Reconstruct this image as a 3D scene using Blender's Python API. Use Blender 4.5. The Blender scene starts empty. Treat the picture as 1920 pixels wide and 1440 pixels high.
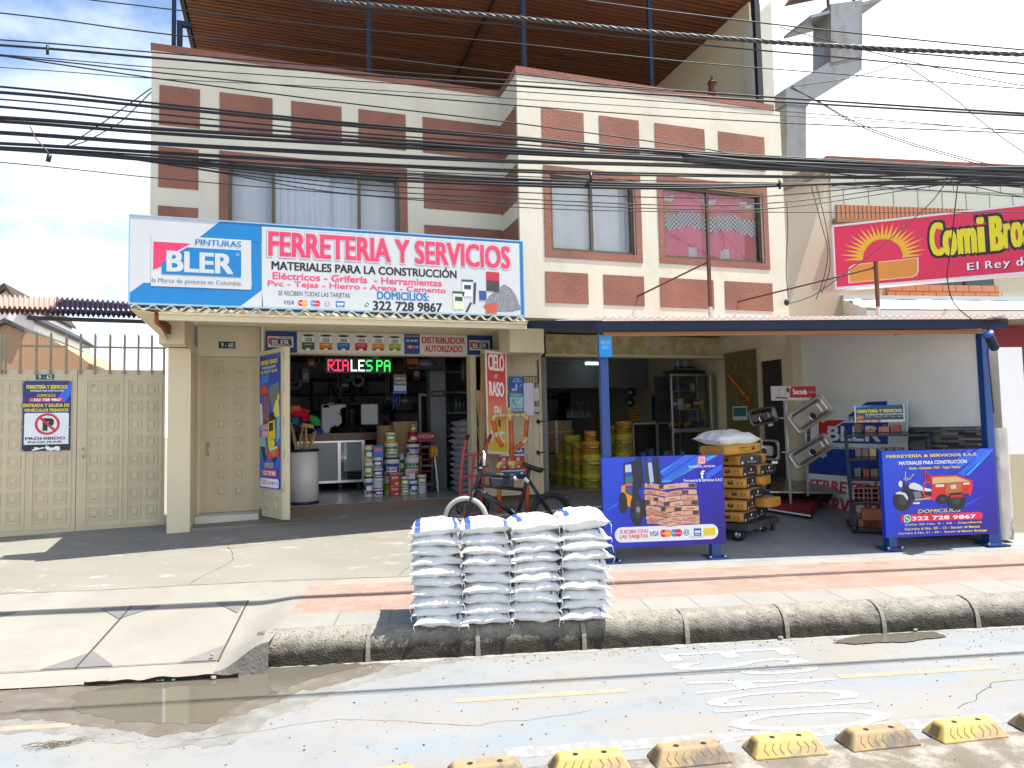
import bpy, bmesh, math, random
from mathutils import Vector, Matrix, noise
rnd = random.Random(7)
scene = bpy.context.scene
col = scene.collection
R = math.radians
# ------------------------------------------------------------------ camera
FPX, YAW, PITCH, ROLL, EYE = 1302.06, R(18.492), R(3.476), R(-1.221), 1.65
fw = Vector((math.sin(YAW)*math.cos(PITCH), math.cos(YAW)*math.cos(PITCH), math.sin(PITCH)))
r0 = Vector((math.cos(YAW), -math.sin(YAW), 0)); u0 = r0.cross(fw)
cr = r0*math.cos(ROLL)+u0*math.sin(ROLL); cu = -r0*math.sin(ROLL)+u0*math.cos(ROLL)
CAM = Vector((0, 0, EYE))
cd = bpy.data.cameras.new('camera'); cam = bpy.data.objects.new('camera', cd); col.objects.link(cam)
cd.sensor_width = 36; cd.lens = FPX/1920*36; cd.clip_start = .05; cd.clip_end = 2000
m = Matrix((cr, cu, -fw)).transposed().to_4x4(); m.translation = CAM; cam.matrix_world = m
scene.camera = cam
# ------------------------------------------------------------------ sun, sky, exposure
SUN = Vector((.36, -.17, 1)).normalized()
EXPO = .93
sl = bpy.data.lights.new('sun', 'SUN'); so = bpy.data.objects.new('sun', sl); col.objects.link(so)
sl.energy = 4.8; sl.angle = R(.53); sl.color = (1, .96, .89); so.location = SUN*30
so.rotation_euler = SUN.to_track_quat('Z', 'Y').to_euler()
w = bpy.data.worlds.new('World'); scene.world = w; w.use_nodes = True
nt = w.node_tree; N = nt.nodes; L = nt.links; N.clear()
out = N.new('ShaderNodeOutputWorld'); bg = N.new('ShaderNodeBackground'); bg.inputs[1].default_value = .138
sky = N.new('ShaderNodeTexSky'); sky.sky_type = 'NISHITA'; sky.sun_disc = False
sky.sun_elevation = math.asin(SUN.z); sky.sun_rotation = math.atan2(SUN.x, SUN.y); sky.air_density = 1.0; sky.dust_density = .6
tc = N.new('ShaderNodeTexCoord')
mp = N.new('ShaderNodeMapping'); mp.inputs['Scale'].default_value = (1.0, 1.0, 1.7); mp.inputs['Location'].default_value = (.35, .2, .1)
n1 = N.new('ShaderNodeTexNoise'); n1.inputs['Scale'].default_value = 2.3; n1.inputs['Detail'].default_value = 9; n1.inputs['Roughness'].default_value = .6
sx = N.new('ShaderNodeSeparateXYZ')
# cloud cover is thinner towards the upper sky on one side of the street and thick elsewhere
ma = N.new('ShaderNodeMath'); ma.operation = 'MULTIPLY_ADD'; ma.inputs[1].default_value = .50; ma.inputs[2].default_value = .30
mb_ = N.new('ShaderNodeMath'); mb_.operation = 'MULTIPLY_ADD'; mb_.inputs[1].default_value = -.58; mb_.inputs[2].default_value = 0
ad = N.new('ShaderNodeMath'); ad.operation = 'ADD'; ad2 = N.new('ShaderNodeMath'); ad2.operation = 'ADD'
rp = N.new('ShaderNodeValToRGB'); rp.color_ramp.elements[0].position = .42; rp.color_ramp.elements[1].position = .70
mx = N.new('ShaderNodeMixRGB'); mx.inputs[2].default_value = (7.0, 7.2, 7.5, 1)
L.new(tc.outputs['Generated'], mp.inputs[0]); L.new(mp.outputs[0], n1.inputs[0]); L.new(tc.outputs['Generated'], sx.inputs[0])
L.new(sx.outputs['X'], ma.inputs[0]); L.new(sx.outputs['Z'], mb_.inputs[0])
L.new(ma.outputs[0], ad.inputs[0]); L.new(mb_.outputs[0], ad.inputs[1]); L.new(ad.outputs[0], ad2.inputs[0]); L.new(n1.outputs[0], ad2.inputs[1])
L.new(ad2.outputs[0], rp.inputs[0]); L.new(rp.outputs[0], mx.inputs[0]); L.new(sky.outputs[0], mx.inputs[1])
L.new(mx.outputs[0], bg.inputs[0]); L.new(bg.outputs[0], out.inputs[0])
vs = scene.view_settings; vs.view_transform = 'Standard'; vs.look = 'None'; vs.exposure = EXPO; vs.gamma = 1; vs.use_curve_mapping = False
scene.cycles.max_bounces = 6; scene.cycles.diffuse_bounces = 3; scene.cycles.transparent_max_bounces = 12
# ------------------------------------------------------------------ helpers: photograph pixel (1920 wide) -> point on a real plane
E = Vector((.9763, -.2164, 0)); NN = Vector((.2164, .9763, 0)); UP = Vector((0, 0, 1))   # street axes: along the kerb, away from the road
def ray(x, y): return fw + cr*((x-960)/FPX) - cu*((y-720)/FPX)
def onY(x, y, Y): d = ray(x, y); return CAM+d*(Y/d.y)
def onX(x, y, X): d = ray(x, y); return CAM+d*(X/d.x)
def onZ(x, y, z): d = ray(x, y); return CAM+d*((z-EYE)/d.z)
def onV(x, y, v): d = ray(x, y); return CAM+d*(v/d.dot(NN))
def S(u, v, z=0): return E*u+NN*v+UP*z
def gz(p):
    v = p.dot(NN); return .3+.09*(v-6.85)
def onG(x, y):
    z = .4
    for _ in range(25): p = onZ(x, y, z); z = gz(p)
    return p
def lin(h):
    if not isinstance(h, str): return tuple(h)
    c = [int(h[i:i+2], 16)/255 for i in (0, 2, 4)]
    return tuple(x/12.92 if x <= .04045 else ((x+.055)/1.055)**2.4 for x in c)
# ------------------------------------------------------------------ materials
def M(name, c, rough=.6, metal=0, var=.1, vs=3.0, bump=0, bs=40, c2=None, c2s=2, c2p=(.5, .7), spec=.5, emit=None, es=1, stretch=None, alpha=None):
    m = bpy.data.materials.new(name); m.use_nodes = True; nt = m.node_tree; n = nt.nodes; l = nt.links
    b = n['Principled BSDF']; b.inputs['Roughness'].default_value = rough; b.inputs['Metallic'].default_value = metal
    b.inputs['Specular IOR Level'].default_value = spec
    c = lin(c); tcn = n.new('ShaderNodeTexCoord'); co = tcn.outputs['Object']
    if stretch:
        mpn = n.new('ShaderNodeMapping'); mpn.inputs['Scale'].default_value = stretch; l.new(co, mpn.inputs[0]); co = mpn.outputs[0]
    last = None
    if var or c2:
        t = n.new('ShaderNodeTexNoise'); t.inputs['Scale'].default_value = vs; t.inputs['Detail'].default_value = 6; l.new(co, t.inputs[0])
        rp = n.new('ShaderNodeValToRGB'); e = rp.color_ramp.elements; e[0].position = .25; e[1].position = .75
        e[0].color = (*[x*(1-var) for x in c], 1); e[1].color = (*[min(1, x*(1+var)) for x in c], 1)
        l.new(t.outputs[0], rp.inputs[0]); last = rp.outputs[0]
        if c2:
            t2 = n.new('ShaderNodeTexNoise'); t2.inputs['Scale'].default_value = c2s; t2.inputs['Detail'].default_value = 8; t2.inputs['Roughness'].default_value = .65; l.new(co, t2.inputs[0])
            r2 = n.new('ShaderNodeValToRGB'); r2.color_ramp.elements[0].position = c2p[0]; r2.color_ramp.elements[1].position = c2p[1]; l.new(t2.outputs[0], r2.inputs[0])
            mx = n.new('ShaderNodeMixRGB'); mx.inputs[2].default_value = (*lin(c2), 1); l.new(r2.outputs[0], mx.inputs[0]); l.new(last, mx.inputs[1]); last = mx.outputs[0]
        l.new(last, b.inputs['Base Color'])
    else: b.inputs['Base Color'].default_value = (*c, 1)
    if bump:
        t3 = n.new('ShaderNodeTexNoise'); t3.inputs['Scale'].default_value = bs; t3.inputs['Detail'].default_value = 3; l.new(co, t3.inputs[0])
        bp = n.new('ShaderNodeBump'); bp.inputs['Strength'].default_value = min(1, bump); bp.inputs['Distance'].default_value = .012*max(1, bump); l.new(t3.outputs[0], bp.inputs['Height']); l.new(bp.outputs[0], b.inputs['Normal'])
    if emit:
        b.inputs['Emission Color'].default_value = (*lin(emit), 1); b.inputs['Emission Strength'].default_value = es
    if alpha is not None: b.inputs['Alpha'].default_value = alpha
    m['last'] = 0
    return m
_flat = {}
def P(h, rough=.45):          # plain printed or painted colour with faint wear
    k = (h, rough)
    if k not in _flat: _flat[k] = M('print_'+(h if isinstance(h, str) else 'c%d' % len(_flat)), h, rough, var=.05, vs=6)
    return _flat[k]
def glass_mat(name, tint=(.9, .95, .95), refl=.12, dark=0):
    m = bpy.data.materials.new(name); m.use_nodes = True; nt = m.node_tree; n = nt.nodes; l = nt.links; n.clear()
    o = n.new('ShaderNodeOutputMaterial'); t = n.new('ShaderNodeBsdfTransparent'); t.inputs[0].default_value = (*tint, 1)
    g = n.new('ShaderNodeBsdfGlossy'); g.inputs['Roughness'].default_value = .03; f = n.new('ShaderNodeFresnel'); f.inputs[0].default_value = 1.5
    a = n.new('ShaderNodeMath'); a.operation = 'ADD'; a.inputs[1].default_value = refl; mx = n.new('ShaderNodeMixShader')
    l.new(f.outputs[0], a.inputs[0]); l.new(a.outputs[0], mx.inputs[0]); l.new(t.outputs[0], mx.inputs[1]); l.new(g.outputs[0], mx.inputs[2]); l.new(mx.outputs[0], o.inputs[0])
    return m
def brick_mat(name, ca, cb, cm, bw, bh, mortar=.008, rough=.8, bump=.3, offset=.5, var=.3, dirt=None, axes='XY'):
    m = bpy.data.materials.new(name); m.use_nodes = True; nt = m.node_tree; n = nt.nodes; l = nt.links; b = n['Principled BSDF']; b.inputs['Roughness'].default_value = rough
    tcn = n.new('ShaderNodeTexCoord'); sp = n.new('ShaderNodeSeparateXYZ'); cb_ = n.new('ShaderNodeCombineXYZ'); l.new(tcn.outputs['Object'], sp.inputs[0])
    l.new(sp.outputs[axes[0]], cb_.inputs[0]); l.new(sp.outputs[axes[1]], cb_.inputs[1])
    t = n.new('ShaderNodeTexBrick'); t.inputs['Color1'].default_value = (*lin(ca), 1); t.inputs['Color2'].default_value = (*lin(cb), 1); t.inputs['Mortar'].default_value = (*lin(cm), 1)
    t.inputs['Scale'].default_value = 1; t.inputs['Brick Width'].default_value = bw; t.inputs['Row Height'].default_value = bh; t.inputs['Mortar Size'].default_value = mortar; t.offset = offset; t.inputs['Bias'].default_value = 0
    l.new(cb_.outputs[0], t.inputs[0])
    ns = n.new('ShaderNodeTexNoise'); ns.inputs['Scale'].default_value = 3.5; ns.inputs['Detail'].default_value = 9; ns.inputs['Roughness'].default_value = .7; l.new(tcn.outputs['Object'], ns.inputs[0])
    rp = n.new('ShaderNodeValToRGB'); rp.color_ramp.elements[0].position = .3; rp.color_ramp.elements[1].position = .7
    rp.color_ramp.elements[0].color = (1-var, 1-var, 1-var, 1); l.new(ns.outputs[0], rp.inputs[0])
    mx = n.new('ShaderNodeMixRGB'); mx.blend_type = 'MULTIPLY'; mx.inputs[0].default_value = 1; l.new(t.outputs[0], mx.inputs[1]); l.new(rp.outputs[0], mx.inputs[2]); l.new(mx.outputs[0], b.inputs['Base Color'])
    bp = n.new('ShaderNodeBump'); bp.inputs['Strength'].default_value = bump; bp.inputs['Distance'].default_value = .006; bp.invert = True; l.new(t.outputs['Fac'], bp.inputs['Height']); l.new(bp.outputs[0], b.inputs['Normal'])
    return m
# ------------------------------------------------------------------ frames and mesh builder
class Frame:                  # a flat board: origin at its lower corner, X along it, Z up it, N out of its face
    def __init__(s, o, X, Z=UP): s.o = Vector(o); s.X = Vector(X).normalized(); s.Z = Vector(Z).normalized(); s.N = s.X.cross(s.Z).normalized()
    def at(s, x, z, off=0): return s.o+s.X*x+s.Z*z+s.N*off
    def px(s, x, y):
        d = ray(x, y); t = (s.o-CAM).dot(s.N)/d.dot(s.N); q = CAM+d*t-s.o
        return (q.dot(s.X), q.dot(s.Z))
_glyph = {}
def glyphs(s, bold, shear):
    k = (s, bold, shear)
    if k not in _glyph:
        c = bpy.data.curves.new('lettering', 'FONT'); c.body = s; c.offset = bold; c.shear = shear; c.resolution_u = 3; c.fill_mode = 'FRONT'; c.space_character = 1+bold*1.5
        o = bpy.data.objects.new('lettering', c); me = bpy.data.meshes.new_from_object(o)
        vs_ = [(v.co.x, v.co.y) for v in me.vertices]; fs = [tuple(p.vertices) for p in me.polygons]
        xs = [v[0] for v in vs_]; ys = [v[1] for v in vs_]
        _glyph[k] = (vs_, fs, (min(xs), max(xs), min(ys), max(ys)))
        bpy.data.objects.remove(o); bpy.data.curves.remove(c); bpy.data.meshes.remove(me)
    return _glyph[k]
class MB:
    def __init__(s): s.v = []; s.f = []; s.m = []; s.sm = []; s.mats = []
    def mi(s, m):
        if m not in s.mats: s.mats.append(m)
        return s.mats.index(m)
    def add(s, vs, fs, m, smooth=False):
        b = len(s.v); s.v += [Vector(v) for v in vs]; k = s.mi(m)
        for f in fs: s.f.append(tuple(b+i for i in f)); s.m.append(k); s.sm.append(smooth)
    def box(s, x0, x1, y0, y1, z0, z1, m):
        s.add([(x, y, z) for x in (x0, x1) for y in (y0, y1) for z in (z0, z1)], [(0, 1, 3, 2), (4, 6, 7, 5), (0, 4, 5, 1), (2, 3, 7, 6), (0, 2, 6, 4), (1, 5, 7, 3)], m); return s
    def obox(s, o, a, b, c, m):     # box from corner o along vectors a, b, c
        o, a, b, c = map(Vector, (o, a, b, c))
        s.add([o+a*i+b*j+c*k for i in (0, 1) for j in (0, 1) for k in (0, 1)], [(0, 1, 3, 2), (4, 6, 7, 5), (0, 4, 5, 1), (2, 3, 7, 6), (0, 2, 6, 4), (1, 5, 7, 3)], m); return s
    def fbox(s, F, x0, x1, z0, z1, t0, t1, m):   # box lying on a frame, from offset t0 to t1
        return s.obox(F.at(x0, z0, t0), F.X*(x1-x0), F.Z*(z1-z0), F.N*(t1-t0), m)
    def cbox(s, o, a, b, c, ch, m):  # box with chamfered edges (built through bmesh)
        bm = bmesh.new(); o, a, b, c = map(Vector, (o, a, b, c))
        vs_ = [bm.verts.new(o+a*i+b*j+c*k) for i in (0, 1) for j in (0, 1) for k in (0, 1)]
        for f in [(0, 1, 3, 2), (4, 6, 7, 5), (0, 4, 5, 1), (2, 3, 7, 6), (0, 2, 6, 4), (1, 5, 7, 3)]: bm.faces.new([vs_[i] for i in f])
        bmesh.ops.bevel(bm, geom=bm.edges[:], offset=ch, segments=2, affect='EDGES', profile=.5)
        bm.verts.index_update(); s.add([v.co.copy() for v in bm.verts], [[v.index for v in f.verts] for f in bm.faces], m); bm.free(); return s
    def tube(s, pts, r, m, n=8, cap=True, smooth=True):
        pts = [Vector(p) for p in pts]; k = len(pts); rr = r if isinstance(r, (list, tuple)) else [r]*k; vs_ = []; fs = []; pu = None
        for i, p in enumerate(pts):
            d = (pts[min(i+1, k-1)]-pts[max(i-1, 0)]).normalized()
            if pu is None: pu = d.orthogonal().normalized()
            pu = (pu-d*pu.dot(d)); pu = pu.normalized() if pu.length > 1e-5 else d.orthogonal().normalized(); q = d.cross(pu)
            vs_ += [p+(pu*math.cos(2*math.pi*j/n)+q*math.sin(2*math.pi*j/n))*rr[i] for j in range(n)]
        for i in range(k-1):
            for j in range(n): fs.append((i*n+j, i*n+(j+1) % n, (i+1)*n+(j+1) % n, (i+1)*n+j))
        if cap: fs += [tuple(range(n))[::-1], tuple(range((k-1)*n, k*n))]
        s.add(vs_, fs, m, smooth); return s
    def lathe(s, prof, c, m, n=20, a0=0, a1=2*math.pi, axis=None, smooth=True):
        c = Vector(c); full = abs(a1-a0-2*math.pi) < 1e-6; vs_ = []; fs = []; k = n if full else n+1
        A = Vector(axis).normalized() if axis else UP; B = A.orthogonal().normalized() if axis else Vector((1, 0, 0)); D = A.cross(B)
        for (r, z) in prof:
            for j in range(k):
                a = a0+(a1-a0)*j/n; vs_.append(c+B*(r*math.cos(a))+D*(r*math.sin(a))+A*z)
        for i in range(len(prof)-1):
            for j in range(n): fs.append((i*k+j, i*k+(j+1) % k, (i+1)*k+(j+1) % k, (i+1)*k+j))
        s.add(vs_, fs, m, smooth); return s
    def prism(s, pts, vec, m):
        pts = [Vector(p) for p in pts]; n = len(pts); vec = Vector(vec)
        s.add(pts+[p+vec for p in pts], [tuple(range(n)), tuple(range(2*n-1, n-1, -1))]+[(i, (i+1) % n, n+(i+1) % n, n+i) for i in range(n)], m); return s
    def grid(s, fn, nu, nv, m, smooth=True):
        s.add([fn(i/nu, j/nv) for i in range(nu+1) for j in range(nv+1)], [(i*(nv+1)+j, (i+1)*(nv+1)+j, (i+1)*(nv+1)+j+1, i*(nv+1)+j+1) for i in range(nu) for j in range(nv)], m, smooth); return s
    # --- flat print on a frame (local metres); layer k lies k*1.2 mm above the board
    def poly(s, F, pts, m, k=1): s.add([F.at(x, z, .0012*k) for x, z in pts], [tuple(range(len(pts)))], m); return s
    def rect(s, F, x0, x1, z0, z1, m, k=1): return s.poly(F, [(x0, z0), (x1, z0), (x1, z1), (x0, z1)], m, k)
    def rrect(s, F, x0, x1, z0, z1, r, m, k=1):
        pts = []
        for cx, cz, a in ((x1-r, z0+r, -90), (x1-r, z1-r, 0), (x0+r, z1-r, 90), (x0+r, z0+r, 180)):
            pts += [(cx+r*math.cos(R(a+t)), cz+r*math.sin(R(a+t))) for t in range(0, 91, 15)]
        return s.poly(F, pts, m, k)
    def disc(s, F, x, z, r, m, k=1, rz=None, n=24): return s.poly(F, [(x+r*math.cos(2*math.pi*i/n), z+(rz or r)*math.sin(2*math.pi*i/n)) for i in range(n)], m, k)
    def ring(s, F, x, z, r, t, m, k=1, n=28):
        a = [(x+q*math.cos(2*math.pi*i/n), z+q*math.sin(2*math.pi*i/n)) for q in (r, r-t) for i in range(n)]
        s.add([F.at(*p, .0012*k) for p in a], [(i, (i+1) % n, n+(i+1) % n, n+i) for i in range(n)], m); return s
    def line(s, F, a, b, t, m, k=1):
        d = Vector((b[0]-a[0], b[1]-a[1])); d.normalize(); q = Vector((-d.y, d.x))*t/2
        return s.poly(F, [(a[0]-q.x, a[1]-q.y), (b[0]-q.x, b[1]-q.y), (b[0]+q.x, b[1]+q.y), (a[0]+q.x, a[1]+q.y)], m, k)
    def text(s, F, t, x0, x1, z0, z1, m, k=2, bold=.02, shear=0, grow=0):
        vs_, fs, (a, b, c, d) = glyphs(t, 0, shear); x0 -= grow; x1 += grow; z0 -= grow; z1 += grow
        e = max(0, bold-.004)*.9*min(abs(z1-z0)/max(.5, d-c), 1.15*abs(x1-x0)/max(.3, b-a)); f = min(1.0, (b-a)/(d-c)*(z1-z0)/max(1e-6, x1-x0))     # weight: copies shifted by a hair
        sh = [(0, 0)] if e < .0004 else ([(-e, 0), (e, 0)] if bold < .035 else [(-e, -e*.6), (e, -e*.6), (-e, e*.6), (e, e*.6), (0, 0)])
        for q, (dx, dz) in enumerate(sh):
            s.add([F.at(x0+e+(x-a)/(b-a)*(x1-x0-2*e)+dx, z0+(y-c)/(d-c)*(z1-z0)+dz, .0012*k+.00012*q) for x, y in vs_], fs, m)
        return s
    def tpx(s, F, t, p, q, m, k=2, bold=.02, shear=0, grow=0):     # p: lower corner, q: upper corner, as seen on the board
        a = F.px(*p); b = F.px(*q); return s.text(F, t, a[0], b[0], a[1], b[1], m, k, bold, shear, grow)
    def build(s, name, parent=None, local=False, bevel=0, auto=False, **kw):
        me = bpy.data.meshes.new(name)
        if parent is not None and not local: off = parent.location
        elif parent is None and not local:
            xs = [v.x for v in s.v]; ys = [v.y for v in s.v]; zs = [v.z for v in s.v]; off = Vector(((min(xs)+max(xs))/2, (min(ys)+max(ys))/2, min(zs)))
        else: off = Vector((0, 0, 0))
        if kw.get('origin') is not None: off = Vector(kw['origin'])
        me.from_pydata([v-off for v in s.v], [], s.f)
        for m in s.mats: me.materials.append(m)
        me.polygons.foreach_set('material_index', s.m); me.polygons.foreach_set('use_smooth', s.sm)
        if auto:
            bm = bmesh.new(); bm.from_mesh(me); bmesh.ops.recalc_face_normals(bm, faces=bm.faces); bm.to_mesh(me); bm.free()
        me.update()
        o = bpy.data.objects.new(name, me); col.objects.link(o)
        if parent is not None: o.parent = parent
        else: o.location = off
        if bevel:
            bv = o.modifiers.new('edge', 'BEVEL'); bv.width = bevel; bv.segments = 2; bv.limit_method = 'ANGLE'; bv.angle_limit = R(40)
        tag(o, **{k: v for k, v in kw.items() if k in ('label', 'cat', 'group', 'kind')})
        return o
def tag(o, label=None, cat=None, group=None, kind=None):
    if label: o['label'] = label
    if cat: o['category'] = cat
    if group: o['group'] = group
    if kind: o['kind'] = kind
def T(name, label, cat, loc, group=None, rz=0):
    o = bpy.data.objects.new(name, None); col.objects.link(o); o.location = Vector(loc); o.rotation_euler.z = rz; o.empty_display_size = .1
    tag(o, label, cat, group); return o
_kids = {}
def copy_tree(src, kids, loc, rz=0, label=None, rot=None, sc=None):
    c = src.copy(); col.objects.link(c); c.location = Vector(loc); c.rotation_euler = rot if rot else (0, 0, rz)
    if sc: c.scale = sc
    if label: c['label'] = label
    for k in kids:
        d = k.copy(); col.objects.link(d); d.parent = c
        for g in [x for x in k.children if x.type == 'MESH']:
            h = g.copy(); col.objects.link(h); h.parent = d
    return c
ORD = 'first second third fourth fifth sixth seventh eighth ninth tenth eleventh twelfth thirteenth fourteenth fifteenth sixteenth seventeenth eighteenth nineteenth twentieth'.split()
def stucco_mat():
    m = M('red_stucco', (.255, .105, .072), .85, var=.2, vs=2.2)
    n = m.node_tree.nodes; l = m.node_tree.links; tcn = n.new('ShaderNodeTexCoord'); mpn = n.new('ShaderNodeMapping'); mpn.inputs['Scale'].default_value = (1, 1, .55)
    v = n.new('ShaderNodeTexNoise'); v.inputs['Scale'].default_value = 62; v.inputs['Detail'].default_value = 3; v.inputs['Roughness'].default_value = .6
    bp = n.new('ShaderNodeBump'); bp.inputs['Strength'].default_value = 1; bp.inputs['Distance'].default_value = .012
    l.new(tcn.outputs['Object'], mpn.inputs[0]); l.new(mpn.outputs[0], v.inputs[0]); l.new(v.outputs[0], bp.inputs['Height']); l.new(bp.outputs[0], n['Principled BSDF'].inputs['Normal'])
    return m
CREAM = M('cream_plaster', (.62, .575, .465), .85, var=.05, vs=1.3, bump=.3, bs=9, c2=(.50, .455, .355), c2s=1.6, c2p=(.52, .8), stretch=(1, 1, .4))
CREAM2 = M('cream_ground_floor', (.70, .60, .41), .8, var=.06, vs=1.5, bump=.15, bs=12)
STUCCO = stucco_mat()
BROWN = M('brown_aluminium', (.10, .075, .05), .4, .4, var=.1)
GATE = M('beige_gate_paint', (.58, .49, .325), .5, var=.08, vs=1.5, c2=(.62, .57, .44), c2s=2.5, c2p=(.55, .75))
GATE_W = M('worn_gate_paint', (.57, .485, .32), .55, var=.1, vs=2, c2=(.12, .065, .03), c2s=7, c2p=(.66, .76))
CHROME = M('steel', (.55, .55, .56), .3, 1, var=.05)
DARKM = M('dark_metal', (.02, .021, .025), .45, .3, var=.1)
NAVY = M('navy_paint', (.006, .016, .045), .75, var=.15, vs=4)
BLUEP = M('blue_paint', (.005, .055, .22), .35, var=.12, vs=4)
BLACK = M('black_rubber', (.012, .012, .013), .6, var=.1)
WHITE = M('white_paint', (.75, .75, .73), .5, var=.04)
RUST = M('rust', (.12, .045, .025), .8, .2, var=.3, vs=8)
WOOD = M('pale_wood', (.48, .30, .14), .6, var=.2, vs=4, stretch=(8, 8, 1))
CARD = M('cardboard', (.34, .22, .125), .8, var=.06)
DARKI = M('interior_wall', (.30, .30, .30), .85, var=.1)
CLEAR = glass_mat('clear_glass', refl=.03)
# ================================================================== SETTING
PHI = math.atan2(E.y, E.x)
def ip(v, pts):
    if v <= pts[0][0]: return pts[0][1]
    for (a, b), (c, d) in zip(pts, pts[1:]):
        if v <= c: return b+(d-b)*(v-a)/(c-a)
    return pts[-1][1]
def zp(v): return ip(v, [(5.3, .208), (5.65, .22), (6.5, .256), (6.62, .279)]) if v < 6.62 else .3+.09*(v-6.85)
def zd(v): return ip(v, [(4.96, .012), (5.12, .055), (6.62, .279)]) if v < 6.62 else zp(v)
def strip(name, u0, u1, v0, v1, zf, mat, nu=1, nv=1, wob=0, kind='structure'):
    b = MB(); b.grid(lambda i, j: (u0+(u1-u0)*i, v0+(v1-v0)*j, zf(v0+(v1-v0)*j)+wob*noise.noise(Vector(((u0+(u1-u0)*i)*2.3, (v0+(v1-v0)*j)*2.3, 1)))), nu, nv, mat)
    o = b.build(name, local=True, kind=kind); o.rotation_euler.z = PHI; return o
DUST = M('dusty_ground', (.24, .21, .17), .95, var=.2, bump=.3, bs=30)
strip('ground', -160, 160, -120, 300, lambda v: -.03, DUST)
def road_mat():
    m = M('worn_bicycle_lane', (.25, .251, .247), .85, var=.08, vs=1.2, bump=.35, bs=130); n = m.node_tree.nodes; l = m.node_tree.links; b = n['Principled BSDF']
    base = b.inputs['Base Color'].links[0].from_socket
    tcn = n.new('ShaderNodeTexCoord')
    mpn = n.new('ShaderNodeMapping'); mpn.inputs['Scale'].default_value = (.45, 1.6, 1); l.new(tcn.outputs['Object'], mpn.inputs[0])
    def layer(scale, lo, hi, c, cur, vec, det=8, fac=1.0):
        t = n.new('ShaderNodeTexNoise'); t.inputs['Scale'].default_value = scale; t.inputs['Detail'].default_value = det; t.inputs['Roughness'].default_value = .68; l.new(vec, t.inputs[0])
        r = n.new('ShaderNodeValToRGB'); r.color_ramp.elements[0].position = lo; r.color_ramp.elements[1].position = hi; r.color_ramp.elements[1].color = (fac, fac, fac, 1); l.new(t.outputs[0], r.inputs[0])
        x = n.new('ShaderNodeMixRGB'); x.inputs[2].default_value = (*c, 1); l.new(r.outputs[0], x.inputs[0]); l.new(cur, x.inputs[1]); return x.outputs[0]
    cur = layer(1.3, .47, .70, (.205, .25, .285), base, mpn.outputs[0], fac=.95)
    cur = layer(1.9, .48, .70, (.275, .235, .185), cur, mpn.outputs[0], fac=.95)
    cur = layer(4.5, .55, .75, (.18, .188, .192), cur, tcn.outputs['Object'], fac=.7)
    cur = layer(60, .66, .72, (.07, .065, .06), cur, tcn.outputs['Object'], 3, .8)
    cur = layer(34, .70, .76, (.45, .44, .40), cur, tcn.outputs['Object'], 4, .8)
    l.new(cur, b.inputs['Base Color']); return m
ROAD = road_mat()
strip('road', -60, 60, -30, 5.16, lambda v: 0, ROAD, 8, 6)
# faded tan lane dashes, traffic lane beyond the separators and gutter paint
PAINT_T = M('faded_tan_paint', (.37, .275, .165), .85, var=.15, vs=6, c2=(.25, .247, .24), c2s=22, c2p=(.44, .62))
PAINT_W = M('worn_white_paint', (.36, .355, .325), .8, var=.08, vs=9, c2=(.25, .25, .245), c2s=40, c2p=(.42, .58))
PAINT_B = M('worn_blue_paint', (.10, .27, .55), .8, var=.15, vs=6, c2=(.30, .30, .28), c2s=9, c2p=(.6, .7))
def mark(name, quads, mat, z=.0016):
    b = MB()
    for q in quads: b.add([(x, y, z) for x, y in q], [tuple(range(len(q)))], mat)
    o = b.build(name, local=True, kind='structure'); o.rotation_euler.z = PHI; return o
def qd(u0, u1, v0, v1): return [(u0, v0), (u1, v0), (u1, v1), (u0, v1)]
mark('lane_marking', [qd(.055, 1.14, 4.29, 4.355), qd(2.52, 3.62, 4.29, 4.355), qd(-2.5, -1.36, 4.29, 4.355), qd(5.0, 6.1, 4.29, 4.355)], PAINT_T)
EDGEP = M('ghost_white_paint', (.42, .41, .36), .85, var=.1, vs=9, c2=(.25, .247, .24), c2s=14, c2p=(.36, .52))
b = MB(); b.grid(lambda i, j: (.3+7.7*i, 3.55+.11*j+.02*noise.noise(Vector((i*40, j*3, 4))), .0014), 160, 1, EDGEP); o = b.build('edge_marking', local=True, kind='structure'); o.rotation_euler.z = PHI
DIRT = M('gutter_dirt', (.17, .145, .11), .95, var=.2, vs=5, c2=(.30, .28, .24), c2s=5, c2p=(.5, .62), bump=.5, bs=60)
b = MB(); b.grid(lambda i, j: (-6+16*i, 2.2+(1.24)*j+.06*noise.noise(Vector((i*30, j*3, 0)))*(1 if j > .5 else 0), .003), 120, 4, DIRT); o = b.build('road_shoulder', local=True, kind='structure'); o.rotation_euler.z = PHI
mark('blue_marking', [[(-6, 4.83), (-2.62, 4.86), (-2.5, 4.98), (-6, 4.99)]], PAINT_B)
mark('white_marking', [[(-6, 4.74), (-2.7, 4.79), (-2.62, 4.86), (-6, 4.83)]], PAINT_W)
Fr = Frame(S(1.53, 4.93, .001), -NN, E)
b = MB()
for i, ch in enumerate('ESPACIO'):
    x0 = [0.0, .21, .385, .54, .77, .985, 1.07][i]; x1 = [.16, .35, .50, .74, .945, 1.02, 1.30][i]
    b.text(Fr, ch, x0, x1, 0, .96, PAINT_W, .8, bold=.012)
b.build('road_lettering', kind='structure')
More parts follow.
